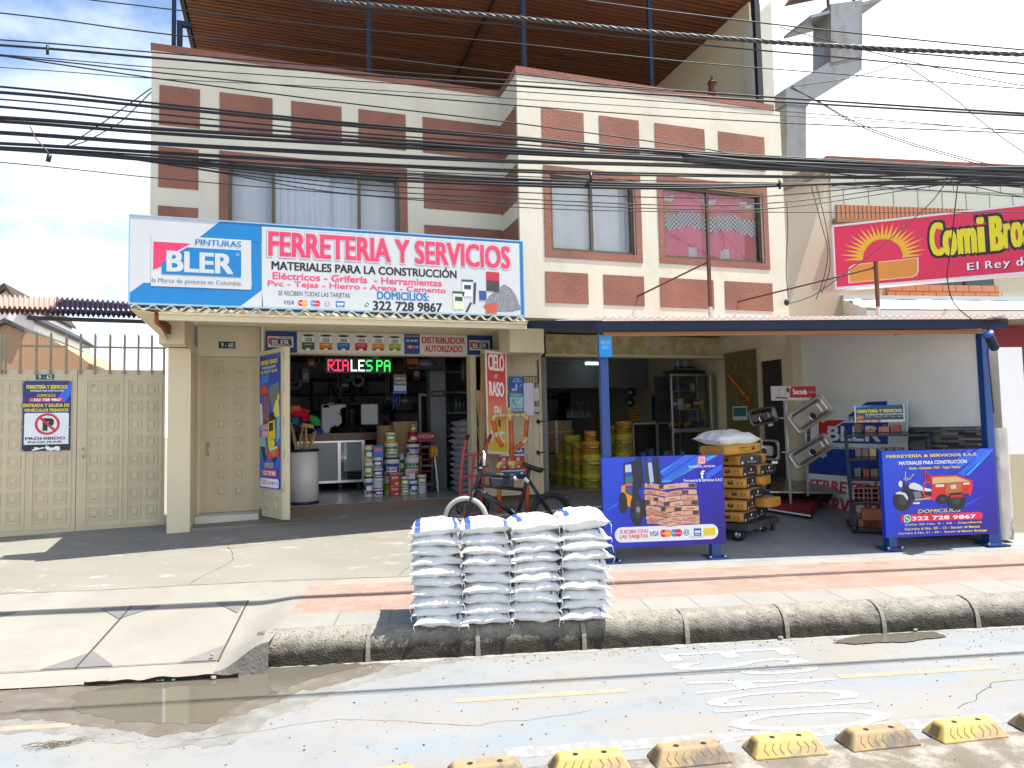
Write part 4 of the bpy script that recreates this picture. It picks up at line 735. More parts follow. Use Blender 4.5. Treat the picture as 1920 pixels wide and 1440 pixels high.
for tx, p_, q_, mt, bo, sh in (('FERRETERÍA & SERVICIOS S.A.S.', (160, 218), (1455, 135), YEL, .06, 0), ('MATERIALES PARA CONSTRUCCIÓN', (342, 316), (1302, 228), P('f4f6fa', .35), .035, 0), ('Arena - Cemento - PVC - Tejas - Hierro', (482, 393), (1212, 325), YEL, .04, 0), ('DOMICILIOS', (610, 1002), (1220, 928), YEL, .03, .2), ('Calle 20 No. 9 - 58 - Capellanía', (425, 1185), (1520, 1112), YEL, .05, 0), ('Carrera 6 No. 20 - 12 - Sector el Banco', (425, 1245), (1492, 1172), YEL, .05, 0), ('Carrera 6 No. 21 - 60 -  Sector el Banco Bodega', (335, 1312), (1592, 1228), YEL, .05, 0)):
    b.tpx(F, tx, (1640+p_[0]/7.58, 830+p_[1]/7.58), (1640+q_[0]/7.58, 830+q_[1]/7.58), mt, 3, bo, sh); b.build('lettering', t2); b = MB()

b = MB(); a = g3(370, 1130); c = g3(1530, 990); z0, z1 = g3(900, 1110)[1], g3(900, 1005)[1]; b.rrect(F, a[0], c[0], z0, z1, (z1-z0)*.48, RDM, 2); b.tpx(F, '322 728 9867', (1640+528/7.58, 830+1105/7.58), (1640+1432/7.58, 830+1020/7.58), P('ffffff', .35), 3, .05); a = g3(462, 1078); phone_mark(b, F, a[0], a[1], .04); b.build('phone_strip', t2)
b = MB(); RDT = P('dc2424', .35); BK = P('1c1d22', .4)
pl = lambda pts, m_, k: b.poly(F, [g3(*q) for q in pts], m_, k)
pl([(815, 480), (1160, 462), (1390, 545), (820, 585)], P('d8b87a', .5), 2); pl([(805, 590), (1390, 545), (1385, 640), (1360, 745), (1330, 745), (1330, 715), (860, 790), (855, 815), (810, 825)], RDT, 3); pl([(800, 468), (1160, 458), (1395, 540), (1390, 560), (1155, 478), (805, 492)], RDT, 4)
pl([(706, 400), (720, 400), (800, 470), (808, 600), (790, 600), (785, 480), (722, 425), (725, 540), (708, 540)], RDT, 4); pl([(730, 440), (780, 490), (782, 560), (735, 540)], P('a01c1c', .4), 4); pl([(685, 560), (800, 545), (800, 570), (705, 580), (705, 740), (800, 760), (800, 785), (700, 770), (672, 700)], RDT, 5)
pl([(860, 595), (982, 590), (982, 625), (860, 632)], P('f0dcb8', .4), 5); pl([(1250, 568), (1342, 562), (1342, 594), (1250, 598)], P('f0dcb8', .4), 5); pl([(1000, 575), (1235, 568), (1232, 700), (995, 722)], P('c06a3a', .4), 5); pl([(1070, 600), (1150, 595), (1155, 650), (1075, 660)], P('d8c8b0', .4), 6)
for x, y, r1, r2 in ((390, 820, .125, .125), (1160, 820, .125, .115), (960, 800, .085, .06)):
    a = g3(x, y); b.disc(F, a[0], a[1], r1*.8, BK, 4, r2*.86); b.disc(F, a[0], a[1], r1*.35, P('3a3c42', .4), 5, r2*.38)
pl([(1075, 750), (1240, 735), (1255, 790), (1235, 770), (1090, 780), (1080, 810)], RDT, 5)
pl([(480, 620), (500, 580), (560, 565), (640, 600), (680, 640), (700, 690), (560, 665), (490, 650)], P('dfe2e6', .35), 5); pl([(335, 560), (360, 535), (390, 560), (385, 630), (350, 630), (333, 600)], P('dfe2e6', .35), 5); pl([(390, 540), (470, 620), (560, 680), (700, 700), (790, 690), (800, 800), (700, 800), (540, 830), (480, 740), (400, 650)], BK, 4); pl([(540, 700), (640, 690), (670, 770), (570, 790)], P('7c8088', .35), 5); pl([(285, 715), (350, 690), (440, 720), (470, 780), (460, 820), (400, 740), (300, 730)], P('cdd6e4', .35), 5); pl([(390, 520), (420, 490), (520, 500), (510, 520), (440, 545)], P('8c9098', .35), 5); pl([(700, 640), (800, 660), (800, 690), (710, 690)], P('e8e8e8', .35), 6); pl([(540, 850), (640, 845), (630, 870), (545, 872)], P('dfe2e6', .35), 5); pl([(560, 800), (800, 770), (800, 800), (570, 825)], P('b0a898', .35), 5)
for p_, q_ in (((430, 490), (432, 410)), ((510, 495), (552, 440))): b.line(F, g3(*p_), g3(*q_), .006, P('d8dce0', .35), 5)
b.build('printed_tricycle', t2)
# ------------------------------------------------ no parking sign on the gate
F = Frame((0, GY-.02, 0), (1, 0, 0)); g = F.px; gg = lambda x, y: g(x/3.273, 580+y/3.273)
a = gg(133, 872); c = gg(438, 440); np_ = T('parking_sign', 'blue and white no parking sign with tow truck fixed to the beige gate', 'sign', F.at((a[0]+c[0])/2, a[1]))
b = MB(); b.fbox(F, a[0], c[0], a[1], c[1], -.012, 0, P('1c2a72', .3))
b.poly(F, [gg(350, 545), gg(430, 450), gg(436, 470), gg(436, 520), gg(395, 572)], LB2, 1)
b.build('panel', np_)
b = MB(); e0 = gg(146, 832); e1 = gg(423, 634); b.rrect(F, e0[0], e1[0], e0[1], e1[1], .02, P('e6e8ec', .3), 1); e0 = gg(142, 868); e1 = gg(428, 828); b.rect(F, e0[0], e1[0], e0[1], e1[1]+.012, P('17181c', .3), 2); e0 = gg(146, 832); b.rect(F, e0[0], gg(423, 700)[0], e0[1], e0[1]+.02, P('e6e8ec', .3), 3); b.build('printed_ground', np_)
b = MB(); o = gg(291, 704); r = gg(367, 704)[0]-o[0]; RR = P('cf2333', .3); b.ring(F, o[0], o[1], r, r*.2, RR, 5, 36); e0 = gg(262, 742); e1 = gg(332, 672); b.text(F, 'P', e0[0], e1[0], e0[1], e1[1], P('17181c', .3), 4, .09); s_ = r*.63; b.line(F, (o[0]-s_, o[1]+s_), (o[0]+s_, o[1]-s_), r*.2, RR, 6); b.build('no_parking_symbol', np_)
b = MB()
for tx, p_, q_, mt, bo, sh in (('FERRETERÍA Y SERVICIOS', (163, 487), (415, 460), YEL, .05, 0), ('MATERIALES PARA CONSTRUCCIÓN', (188, 506), (392, 490), P('f0f0f4', .3), .03, 0), ('DOMICILIOS', (228, 538), (343, 520), YEL, .02, .2), ('ENTRADA Y SALIDA DE', (144, 600), (427, 578), YEL, .04, 0), ('VEHÍCULOS PESADOS', (148, 629), (421, 604), YEL, .04, 0), ('PROHIBIDO', (155, 803), (400, 781), P('17181c', .3), .04, 0), ('PAQUEAR', (172, 825), (383, 806), P('17181c', .3), .04, 0)): e0 = gg(*p_); e1 = gg(*q_); b.text(F, tx, e0[0], e1[0], e0[1], e1[1], mt, 4, bo, sh); b.build('lettering', np_); b = MB()
e0 = gg(176, 567); e1 = gg(392, 543); b.rrect(F, e0[0], e1[0], e0[1], e1[1], (e1[1]-e0[1])*.48, RDM, 2); e0 = gg(206, 563); e1 = gg(377, 547); b.text(F, '322 728 9867', e0[0], e1[0], e0[1], e1[1], P('ffffff', .3), 3, .04); e0 = gg(195, 556); phone_mark(b, F, e0[0], e0[1], .011); b.build('phone_strip', np_)
b = MB(); pw = P('eceff2', .3); pl = lambda pts: b.poly(F, [gg(*q) for q in pts], pw, 4)
pl([(192, 862), (265, 846), (280, 850), (205, 868)]); pl([(277, 850), (285, 835), (300, 846), (330, 848), (345, 838), (366, 842), (370, 862), (290, 864)]); pl([(280, 832), (300, 842), (320, 850), (318, 853), (280, 837)]); pl([(205, 850), (225, 845), (240, 852), (215, 857)])
for x in (312, 355): e0 = gg(x, 864); b.disc(F, e0[0], e0[1], .012, pw, 5)
b.build('tow_truck_symbol', np_)
b = MB(); [b.lathe([(0, .004), (.008, .003), (.009, 0)], F.at(gg(x, y)[0], gg(x, y)[1], .001), CHROME, 8, axis=F.N) for x, y in ((142, 448), (430, 448), (138, 722), (430, 722), (138, 866), (430, 866))]; b.build('screw', np_)
# ================================================================== OBJECTS IN FRONT OF THE SHOP
# folding door leaf with the tall banner
h0 = onY(487, 800, 9.66); pe = Vector((0, 0, 0)); e1 = onY(531, 800, 9.0); e2 = onY(543, 800, 8.98)
fd = T('folding_door', 'beige folding door leaf opened outward with a tall hardware banner', 'door', (h0.x, h0.y, .55))
A = Vector((h0.x, h0.y, .57)); B = Vector((e1.x, e1.y, .57)); F = Frame(A, B-A); Wd = (B-A).length; g = F.px
b = MB(); b.fbox(F, 0, Wd, 0, 2.12, -.03, 0, GATE)
for q in ((0, .05, 0, 2.12), (Wd-.05, Wd, 0, 2.12)): b.fbox(F, *q, 0, .01, GATE)
embossed(b, F, .12, Wd-.12, .05, .26, 2, 1, .06, .03, GATE, .001); b.build('leaf_panel', fd)
C2 = Vector((e2.x, e2.y, .57)); F2 = Frame(B+Vector((.012, 0, 0)), C2-B); w2 = (C2-B).length-.012
b = MB(); b.fbox(F2, 0, w2, 0, 2.12, -.03, 0, GATE); b.build('second_leaf', fd)
b = MB()
for z in (.35, .75, 1.15, 1.55, 1.95): b.tube([F.at(Wd+.006, z, .006), F.at(Wd+.006, z+.09, .006)], .012, GATE, 8)
for z in (.55, 1.0, 1.6): b.tube([F.at(-.02, z, .0), F.at(-.02, z+.1, .0)], .011, GATE, 8)
b.build('hinge', fd)
PB2 = grad_mat('printed_banner_ground', '1c50c8', '1f66d8', '16307e', (0, 0, .45))
def tall(F, x0, x1, z0, z1, par):
    w_ = x1-x0; h = z1-z0; X = lambda t: x0+w_*t; Z = lambda t: z1-h*t      # t measured downward
    b = MB(); b.fbox(F, x0, x1, z0, z1, .011, .014, PB2); b.build('banner', par)
    o = F.o; F = Frame(F.at(0, 0, .0142), F.X, F.Z); k = 1
    b = MB(); pl = lambda pts, c, k=1: b.poly(F, [(X(p), Z(q)) for p, q in pts], P(c, .4), k)
    for i in range(5): pl([(.08+.07*i, .21), (.12+.07*i, .21), (.2+.08*i, .10), (.17+.08*i, .10)], '4aa6f0', 1)
    pl([(.05, .30), (.1, .24), (.2, .22), (.35, .24), (.45, .27), (.4, .29), (.2, .285)], 'd8452c', 2)
    for i in range(4): pl([(.16+.09*i, .29), (.21+.09*i, .29), (.23+.085*i, .53), (.18+.085*i, .53)], '8f3b24', 3); pl([(.17+.09*i, .30), (.2+.09*i, .32), (.22+.085*i, .5), (.19+.085*i, .48)], 'c08a72', 4)
    pl([(.5, .24), (.95, .22), (.98, .36), (.85, .40), (.6, .39), (.5, .32)], '8b938c', 2)
    for i in range(9): pl([(.52+.05*i, .24), (.54+.05*i, .235), (.56+.045*i, .39), (.54+.045*i, .39)], '4c564e', 3)
    pl([(.62, .46), (.82, .35), (.95, .34), (1.0, .45), (.98, .47), (.64, .475)], 'd9cf6a', 4); pl([(.88, .32), (1.0, .30), (1.0, .34), (.9, .35)], 'e6c22e', 5)
    pl([(.02, .36), (.12, .37), (.2, .52), (.02, .53)], 'd7dcd6', 2); pl([(.85, .47), (1.0, .46), (1.0, .62), (.85, .66)], '7fb3b0', 2)
    pl([(.5, .44), (.72, .43), (.78, .47), (.76, .55), (.55, .53), (.5, .48)], '1e2024', 5); pl([(.45, .51), (.78, .49), (.82, .63), (.44, .65)], 'e0c81e', 6); pl([(.5, .515), (.7, .51), (.71, .57), (.5, .58)], '26402c', 7); pl([(.44, .65), (.7, .62), (.78, .66), (.75, .70), (.5, .72)], 'e9d52a', 6)
    pl([(.08, .53), (.42, .52), (.42, .56), (.08, .57)], 'd89ab0', 4); pl([(.12, .575), (.42, .57), (.42, .62), (.12, .625)], 'd8a4b4', 4)
    pl([(.02, .62), (.28, .61), (.35, .66), (.38, .76), (.2, .79), (.02, .70)], '8fb8a8', 4); pl([(.05, .69), (.3, .69), (.36, .78), (.24, .81)], '1e2824', 5)
    pl([(.45, .71), (.98, .68), (.98, .755), (.72, .77), (.46, .79)], 'd8562a', 7); pl([(.52, .70), (.9, .685), (.9, .70), (.54, .725)], 'e8d8a0', 8); pl([(.65, .75), (.8, .74), (.83, .78), (.74, .805), (.64, .78)], '1e2024', 6); pl([(.62, .715), (.82, .71), (.82, .745), (.63, .755)], 'b98a4a', 9)
    b.build('printed_picture', par)
    b = MB(); tx = lambda s, a, c, d, e_, m_, bo=.04: b.text(F, s, X(a), X(c), Z(e_), Z(d), m_, 9, bo)
    tx('FERRETERÍA Y SERVICIOS', .1, .93, .035, .075, YEL, .05); tx('MATERIALES PARA CONSTRUCCIÓN', .18, .85, .083, .105, P('f2f4f8', .4), .03); tx('Arena - Cemento - PVC - Tejas - Hierro', .1, .93, .115, .145, YEL, .04); tx('DOMICILIOS', .3, .72, .81, .845, YEL, .03)
    b.rrect(F, X(.14), X(.9), Z(.91), Z(.86), h*.023, RDM, 8); tx('322 728 9867', .28, .84, .87, .9, P('ffffff', .4), .04); phone_mark(b, F, X(.21), Z(.885), w_*.04, 9)
    b.rrect(F, X(.06), X(.97), Z(.99), Z(.925), h*.022, P('f2f2f4', .4), 8); tx('SE RECIBEN TODAS', .1, .4, .938, .952, RDM, .01); tx('LAS TARJETAS', .1, .4, .958, .975, RDM, .02); cards(b, F, X(.44), X(.94), Z(.957), h*.022, 9)
    b.build('lettering', par)
q0 = g(487, 912); q1 = g(531, 660); tall(F, .03, Wd-.06, .36, 2.06, fd)
# second folding leaf (closed flat beside the pilaster) with catches
lx0 = onY(905, 800, 9.56).x; lx1 = onY(1017, 800, 9.50).x
f2 = T('folding_door', 'beige folding door leaf standing folded between the two shop openings', 'door', (lx0, 9.55, .62))
F = Frame((lx0, 9.56, .66), (lx1-lx0, -.06, 0)); Wd = lx1-lx0; b = MB(); b.fbox(F, 0, Wd, 0, 2.1, -.06, 0, CREAM2)
for q in ((0, .04, 0, 2.1), (Wd-.05, Wd, 0, 2.1), (.04, Wd-.05, 2.05, 2.1), (.04, Wd-.05, 0, .05), (Wd-.15, Wd-.14, .05, 2.05)): b.fbox(F, *q, 0, .012, CREAM2)
embossed(b, F, .12, Wd-.22, .10, 2.0, 3, 7, .06, .07, CREAM2, .001); b.build('leaf_panel', f2)
b = MB()
for px_, py_ in ((1012, 790), (1012, 848), (1012, 880)): a = F.px(px_, py_); b.tube([F.at(a[0]-.06, a[1], .03), F.at(a[0]+.08, a[1], .03)], .009, DARKM, 6); b.fbox(F, a[0]-.05, a[0]-.02, a[1]-.03, a[1]+.03, .012, .022, DARKM); b.tube([F.at(a[0]-.02, a[1], .035), F.at(a[0]-.02, a[1]-.05, .04)], .007, DARKM, 6)
a = F.px(1008, 700); b.tube([F.at(a[0], a[1]-.15, .03), F.at(a[0], a[1]+.2, .03)], .01, RUST, 6); b.build('door_bolt', f2)
# olive door opened under the canopy
p0 = Vector((6.90, 9.64, 0)); p1 = onX(1424, 760, 6.935); OLIVE = M('olive_paint', (.15, .12, .045), .5, var=.15)
od = T('olive_door', 'olive green folding door opened outward beside the glass display case', 'door', (p0.x, p0.y, .62))
F = Frame((p0.x, p0.y, .64), Vector((p1.x-p0.x, p1.y-p0.y, 0))); Wd = Vector((p1.x-p0.x, p1.y-p0.y)).length; b = MB(); b.fbox(F, 0, Wd, 0, 2.12, -.04, 0, OLIVE); embossed(b, F, .1, Wd-.12, .1, 2.0, 2, 7, .06, .07, OLIVE, .001); b.build('leaf_panel', od)
b = MB(); b.fbox(F, Wd+.004, Wd+.07, 0, 2.14, -.05, .02, GATE); b.build('door_edge', od)
b = MB(); g = F.px; a, c = g(1366, 702), g(1408, 752); d = Vector((c[0]-a[0], c[1]-a[1])); Ft = Frame(F.at(a[0], a[1], .016), F.X*d.x+F.Z*d.y, (F.Z*d.x-F.X*d.y)); b.fbox(Ft, -.03, d.length+.03, -.045, .035, 0, .002, P('a8391f', .5)); Ft.o = Ft.at(0, 0, .003); b.text(Ft, 'SUPERMASTICK', 0, d.length*.78, -.025, .02, P('d9b24a', .5), 1, .03); b.text(Ft, 'PL', d.length*.82, d.length*.98, -.02, .015, P('d9b24a', .5), 1, .03); b.build('sticker', od)
b = MB(); a, c = g(1376, 788), g(1402, 761); b.fbox(F, a[0], c[0], a[1], c[1], .014, .018, P('cfd6d8', .3)); b.fbox(F, a[0]+.02, c[0]-.02, a[1]+.06, c[1]-.02, .018, .020, P('2f6a70', .3)); b.build('poster', od)
# ------------------------------------------------ CIELO RASO banner, posters and rack at the pilaster
BY = 9.15
bl = onY(914, 850, BY); br = onY(954, 853, BY); tl = onY(909, 658, BY)
F = Frame(bl, br-bl, Vector((0, 0, 1)).lerp((tl-bl).normalized(), .5)); g = F.px
cb = T('banner', 'narrow red and yellow suspended ceiling banner propped against the pilaster', 'banner', (bl.x+.15, BY, .6))
Wd = (br-bl).length; Hd = g(930, 657)[1]; HG = grad_mat('red_to_yellow_print', 'e0d21e', 'e6c024', 'd8202c', (0, 0, 1), .25, 1.5)
b = MB(); b.fbox(F, 0, Wd, 0, Hd, -.02, 0, P('e8e4e0')); b.build('panel', cb)
Fq = Frame(F.at(.02, .03, .002), F.X, F.Z); b = MB(); b.fbox(Fq, 0, Wd-.04, 0, Hd-.06, 0, .001, HG); b.build('printed_ground', cb)
b = MB()
for t_, z0, z1, x0, x1 in (('CIELO', .79, .95, .06, .94), ('RASO', .54, .68, .08, .90), ('EN', .34, .44, .34, .70), ('PVC', .10, .20, .14, .88)): b.text(Fq, t_, (Wd-.04)*x0, (Wd-.04)*x1, Hd*z0, Hd*z1, P('f0ece6'), 3, .055)
b.rect(Fq, .1, Wd-.16, Hd*.715, Hd*.755, P('7fb8a8'), 3); b.rect(Fq, (Wd-.04)*.55, (Wd-.04)*.66, Hd*.25, Hd*.31, P('1c2440'), 3); b.build('lettering', cb)
def poster(px0, py0, px1, py1, Y, ground, label, cat, name, txt=(), art=None, th=.012):
    a = onY(px0, py1, Y); c = onY(px1, py0, Y); F = Frame(a, (1, 0, 0)); w_ = c.x-a.x; h = c.z-a.z
    t = T(name, label, cat, (a.x+w_/2, Y, a.z)); b = MB(); b.fbox(F, 0, w_, 0, h, -th, 0, ground); b.build('sheet', t)
    b = MB()
    for s_, x0, x1, z0, z1, m_ in txt: b.text(F, s_, w_*x0, w_*x1, h*z0, h*z1, m_, 3, .02)
    if art: art(b, F, w_, h)
    if b.v: b.build('printed_picture', t)
    return t
WT = P('eef2f6', .4)
poster(956, 706, 982, 734, 9.42, P('1f63c4', .4), 'small blue profile poster beside the top of the red and yellow banner', 'poster', 'poster', (('Perfil', .3, .65, .76, .88, WT), ('Entrepisos', .2, .8, .6, .72, WT)), lambda b, F, w_, h: (b.rect(F, w_*.42, w_*.5, h*.25, h*.52, WT, 2), b.rect(F, w_*.36, w_*.56, h*.22, h*.27, WT, 2), b.line(F, (w_*.7, h*.32), (w_*.84, h*.46), .008, WT, 2), b.rrect(F, w_*.12, w_*.5, h*.08, h*.17, .008, WT, 2)))
poster(955, 737, 982, 773, 9.42, P('2f9ac4', .4), 'cyan packaged sealant bag hanging under the small blue poster', 'bag', 'hanging_bag', (('PEGACOR', .1, .9, .06, .16, WT),), lambda b, F, w_, h: (b.rect(F, w_*.06, w_*.94, h*.2, h*.8, P('9fd4e4', .4), 1), b.line(F, (w_*.2, h*.55), (w_*.5, h*.35), .01, P('25344a', .4), 2), b.disc(F, w_*.3, h*.62, w_*.06, P('3a5a7a', .4), 2), b.line(F, (w_*.5, h*.4), (w_*.85, h*.66), .01, P('e8f0f2', .4), 2), b.text(F, 'EASY', w_*.15, w_*.85, h*.84, h*.95, WT, 2, .03)), .03)
poster(983, 718, 1000, 780, 9.40, P('dcd8e4', .5), 'blank pale board hanging beside the small blue poster', 'board', 'white_board')
poster(936, 840, 983, 893, 9.30, P('b8283c', .4), 'red and blue adhesive poster behind the orange pipe figure', 'poster', 'poster', (('ETNA', .3, .95, .84, .97, WT),), lambda b, F, w_, h: (b.rect(F, 0, w_, h*.80, h, P('1f3d9a', .4), 1), b.rect(F, 0, w_, h*.72, h*.78, P('d8dae4', .4), 1), b.rect(F, 0, w_, 0, h*.16, P('1f5fb4', .4), 1), b.rect(F, 0, w_, h*.16, h*.2, WT, 1), [b.rrect(F, w_*x, w_*(x+.13), h*z, h*(z+.14), .01, P('d8cfc4', .4), 2) for x in (.12, .4, .68) for z in (.28, .52)], b.disc(F, w_*.88, h*.08, h*.05, P('e8e8f0', .4), 2)))
# wire accessory rack
a = onY(984, 775, 9.44); c = onY(1009, 706, 9.44); rk = T('wire_rack', 'dark wire display rack with small packets on the folding door', 'rack', (a.x, 9.44, a.z)); b = MB()
for k in range(6): z = a.z+(c.z-a.z)*k/5; b.tube([(a.x, 9.44, z), (c.x, 9.44, z)], .005, DARKM, 5)
for k in range(6): x = a.x+(c.x-a.x)*k/5; b.tube([(x, 9.445, a.z), (x, 9.445, c.z)], .004, DARKM, 5)
b.build('wire_frame', rk); b = MB(); b.box(c.x-.085, c.x-.005, 9.41, 9.43, a.z+.18, a.z+.36, P('cfd0cc')); b.build('packet', rk); b = MB(); b.box(c.x-.085, c.x-.005, 9.41, 9.43, a.z+.02, a.z+.10, P('b8bcc4')); b.build('packet', rk)
# wooden planks leaning behind the banner
for i, (x0, y0, x1, y1, w_, lab) in enumerate(((899, 846, 903, 662, .075, 'tallest pale timber plank, straight upright behind the banner edge'), (906, 870, 892, 732, .08, 'tilted pale timber plank at mid height by the banner'), (904, 880, 896, 800, .07, 'short pale timber offcut lowest by the banner'))):
    p, q = onY(x0, y0, 9.3+.03*i), onY(x1, y1, 9.4+.03*i); d = q-p; b = MB(); b.obox(p-d*(.25 if i else .12), d*(1.25 if i else 1.12), Vector((w_, 0, 0)), Vector((0, .03, 0)), WOOD); b.build('timber_plank', label=lab, cat='plank', group='timber planks by the banner')
# ------------------------------------------------ pvc pipe figure
PVC = M('orange_pvc', (.62, .115, .02), .35, var=.05); PVCY = M('cream_pvc_fitting', (.62, .47, .2), .35, var=.05)
FY = 8.85; Q = lambda x, y, d=0: onY(780+x/3.79, 620+y/3.79, FY)+Vector((0, d, 0))
pf = T('pipe_figure', 'standing man shaped figure made of orange sewer pipes and cream fittings', 'pipe figure', Vector((Q(685, 1310).x, FY, gz(Q(685, 1310)))))
gzf = gz(Vector((pf.location.x, FY, 0))); r_ = .030
def foot(p): p = p.copy(); p.z = gzf; return p
def pp(name, pts, m, r=r_, par=pf): return MB().tube(pts, r, m, 12).build(name, par)
pp('torso_pipe', [Q(672, 630), Q(686, 930)], PVC); pp('neck_fitting', [Q(663, 545), Q(664, 575)], PVCY, .036); pp('neck_fitting', [Q(664, 575), Q(668, 640)], PVCY, .034)
pp('shoulder_fitting', [Q(640, 602), Q(695, 600)], PVCY, .036); pp('shoulder_pipe', [Q(580, 603), Q(640, 602)], PVCY, .026); pp('shoulder_pipe', [Q(695, 600), Q(750, 600)], PVCY, .026)
pp('shoulder_elbow', [Q(583, 603), Q(565, 604), Q(552, 615), Q(550, 640)], PVCY, .034); pp('shoulder_elbow', [Q(748, 600), Q(770, 602), Q(786, 615), Q(788, 635)], PVCY, .034)
pp('upper_arm', [Q(550, 638), Q(568, 735)], PVC); pp('elbow_joint', [Q(566, 722), Q(575, 760)], PVCY, .034); pp('upper_arm', [Q(788, 633), Q(780, 765)], PVC); pp('elbow_joint', [Q(781, 755), Q(775, 785), Q(755, 800)], PVCY, .034)
fo = MB(); a, c = Q(572, 755), Q(606, 822, -.06); d = (c-a).normalized(); fo.lathe([(r_, 0), (r_, (c-a).length), (r_-.006, (c-a).length), (r_-.006, (c-a).length-.1), (0, (c-a).length-.1)], a, PVC, 14, axis=d); fo.build('forearm', pf)
pp('forearm', [Q(760, 795), Q(706, 842)], PVC); pp('hip_fitting', [Q(650, 942), Q(715, 942)], PVCY, .036); pp('hip_fitting', [Q(684, 925), Q(688, 980)], PVCY, .036); pp('hip_pipe', [Q(612, 942), Q(652, 942)], PVC); pp('hip_pipe', [Q(714, 942), Q(762, 942)], PVC)
pp('hip_elbow', [Q(615, 942), Q(598, 944), Q(588, 955), Q(587, 975)], PVCY, .034); pp('hip_elbow', [Q(760, 942), Q(778, 944), Q(788, 955), Q(789, 975)], PVCY, .034)
pp('leg', [Q(587, 973), foot(Q(594, 1300))], PVC); pp('leg', [Q(789, 973), foot(Q(793, 1290))], PVC)
# ------------------------------------------------ red hand truck
RED = M('red_enamel', (.42, .045, .06), .45, var=.15, vs=6); HY = 8.95
ht = T('hand_truck', 'red two wheeled hand truck standing before the grey bag pile', 'hand truck', Vector((onY(885, 950, HY).x, HY, .50)))
H = lambda x, y, d=0: onY(780+x/3.79, 620+y/3.79, HY)+Vector((0, d, 0))
def lowz(p, z): p = p.copy(); p.z = z; return p
b = MB(); b.tube([H(378, 745, .05), H(350, 790), H(338, 860), H(322, 1000), lowz(H(305, 1200), .56)], .023, RED, 8); b.tube([H(540, 742, .05), H(505, 800), H(492, 880), H(480, 1000), lowz(H(460, 1240), .56)], .023, RED, 8)
for y in (880, 1035, 1165): b.tube([H(338-(y-860)*.09, y), H(492-(y-880)*.09, y)], .019, RED, 8)
b.tube([H(412, 880), lowz(H(390, 1200), .6)], .018, RED, 8); b.build('frame', ht)
b = MB(); b.tube([H(540, 740, .05), H(495, 815)], .02, BLACK, 8); b.build('grip', ht); b = MB(); b.tube([H(379, 743, .05), H(356, 780)], .02, BLACK, 8); b.build('grip', ht)
p = lowz(H(303, 1200), .515); b = MB(); b.box(p.x, p.x+.42, HY-.22, HY, .508, .515, RED); b.build('toe_plate', ht)
for x in (p.x+.02, p.x+.38): b = MB(); b.lathe([(.02, -.03), (.09, -.03), (.10, -.015), (.10, .015), (.09, .03), (.02, .03)], (x, HY+.05, .607), BLACK, 16, axis=(1, 0, 0)); b.build('wheel', ht)
# ------------------------------------------------ bicycle
KY = 7.4; K = lambda x, y, d=0: onY(780+x/3.79, 620+y/3.79, KY)+Vector((0, d, 0))
rc = onY(1033, 965, KY); zg = gz(rc); bk = T('bicycle', 'small black bicycle with whitewall front tyre parked behind the white sacks', 'bicycle', (rc.x-.4, KY, zg))
BMX = M('worn_black_frame', (.03, .032, .036), .4, .3, var=.2, c2=(.3, .3, .3), c2s=7, c2p=(.64, .7))
RWr = .252; rc.z = zg+RWr
def wheel(c, r, ax, side, tread):
    b = MB(); b.lathe([(r-.05, -.012), (r-.045, -.02), (r-.012, -.024), (r, -.008), (r, .008), (r-.012, .024), (r-.045, .02), (r-.05, .012), (r-.05, -.012)], c, tread, 40, axis=ax); wh = b.build('wheel', bk)
    b = MB(); b.lathe([(r-.053, -.014), (r-.047, -.0225), (r-.018, -.0265), (r-.016, -.024)], c, side, 40, axis=ax); b.lathe([(r-.053, .014), (r-.047, .0225), (r-.018, .0265), (r-.016, .024)], c, side, 40, axis=ax); o = b.build('tyre_sidewall', bk); o.parent = wh
    b = MB(); b.lathe([(r-.075, -.012), (r-.05, -.014), (r-.05, .014), (r-.075, .012), (r-.075, -.012)], c, DARKM, 40, axis=ax); b.tube([c-Vector(ax)*.04, c+Vector(ax)*.04], .022, CHROME, 10); o = b.build('rim', bk); o.parent = wh
    b = MB(); A_ = Vector(ax).normalized(); B_ = A_.orthogonal().normalized(); D_ = A_.cross(B_)
    for k in range(28): t = 2*math.pi*k/28; b.tube([c+A_*(.025 if k % 2 else -.025)+(B_*math.cos(t+.3)+D_*math.sin(t+.3))*.02, c+(B_*math.cos(t)+D_*math.sin(t))*(r-.07)], .0012, CHROME, 3, False)
    o = b.build('spokes', bk); o.parent = wh
fc = K(365, 1290); fc.z = zg+RWr; fc += Vector((0, .08, 0)); WWALL = M('whitewall_rubber', (.42, .40, .36), .7)
wheel(rc, RWr, (0.05, 1, 0), BLACK, BLACK); wheel(fc, RWr, (.45, 1, 0), WWALL, WWALL)
hd, hb = K(470, 985, .03), K(428, 1140, .05); sp = K(795, 1040); bb_ = K(715, 1290); bb_.z = zg+RWr
b = MB(); b.tube([hd+(hd-hb)*.02, hb], .028, BMX, 10); b.tube([K(462, 1020, .03), sp], .025, BMX, 10); b.tube([K(440, 1100, .04), K(760, 1130)], .02, BMX, 10); b.tube([hb+(hd-hb)*.1, K(560, 1210, .02), bb_], .027, BMX, 10); b.tube([K(800, 985), sp, bb_], .022, BMX, 10)
for s_ in (-.05, .05): b.tube([sp+Vector((0, s_*.6, -.02)), rc+Vector((0, s_, 0))], .011, BMX, 8); b.tube([bb_+Vector((0, s_*.8, 0)), rc+Vector((0, s_, 0))], .011, BMX, 8)
b.build('frame', bk)
b = MB()
for s_ in (-.06, .06): b.tube([hb+Vector((s_*.6, s_, 0)), hb.lerp(fc, .45)+Vector((s_*.6, s_, 0)), fc+Vector((s_*.45, s_*.9, 0))], .013, BMX, 8)
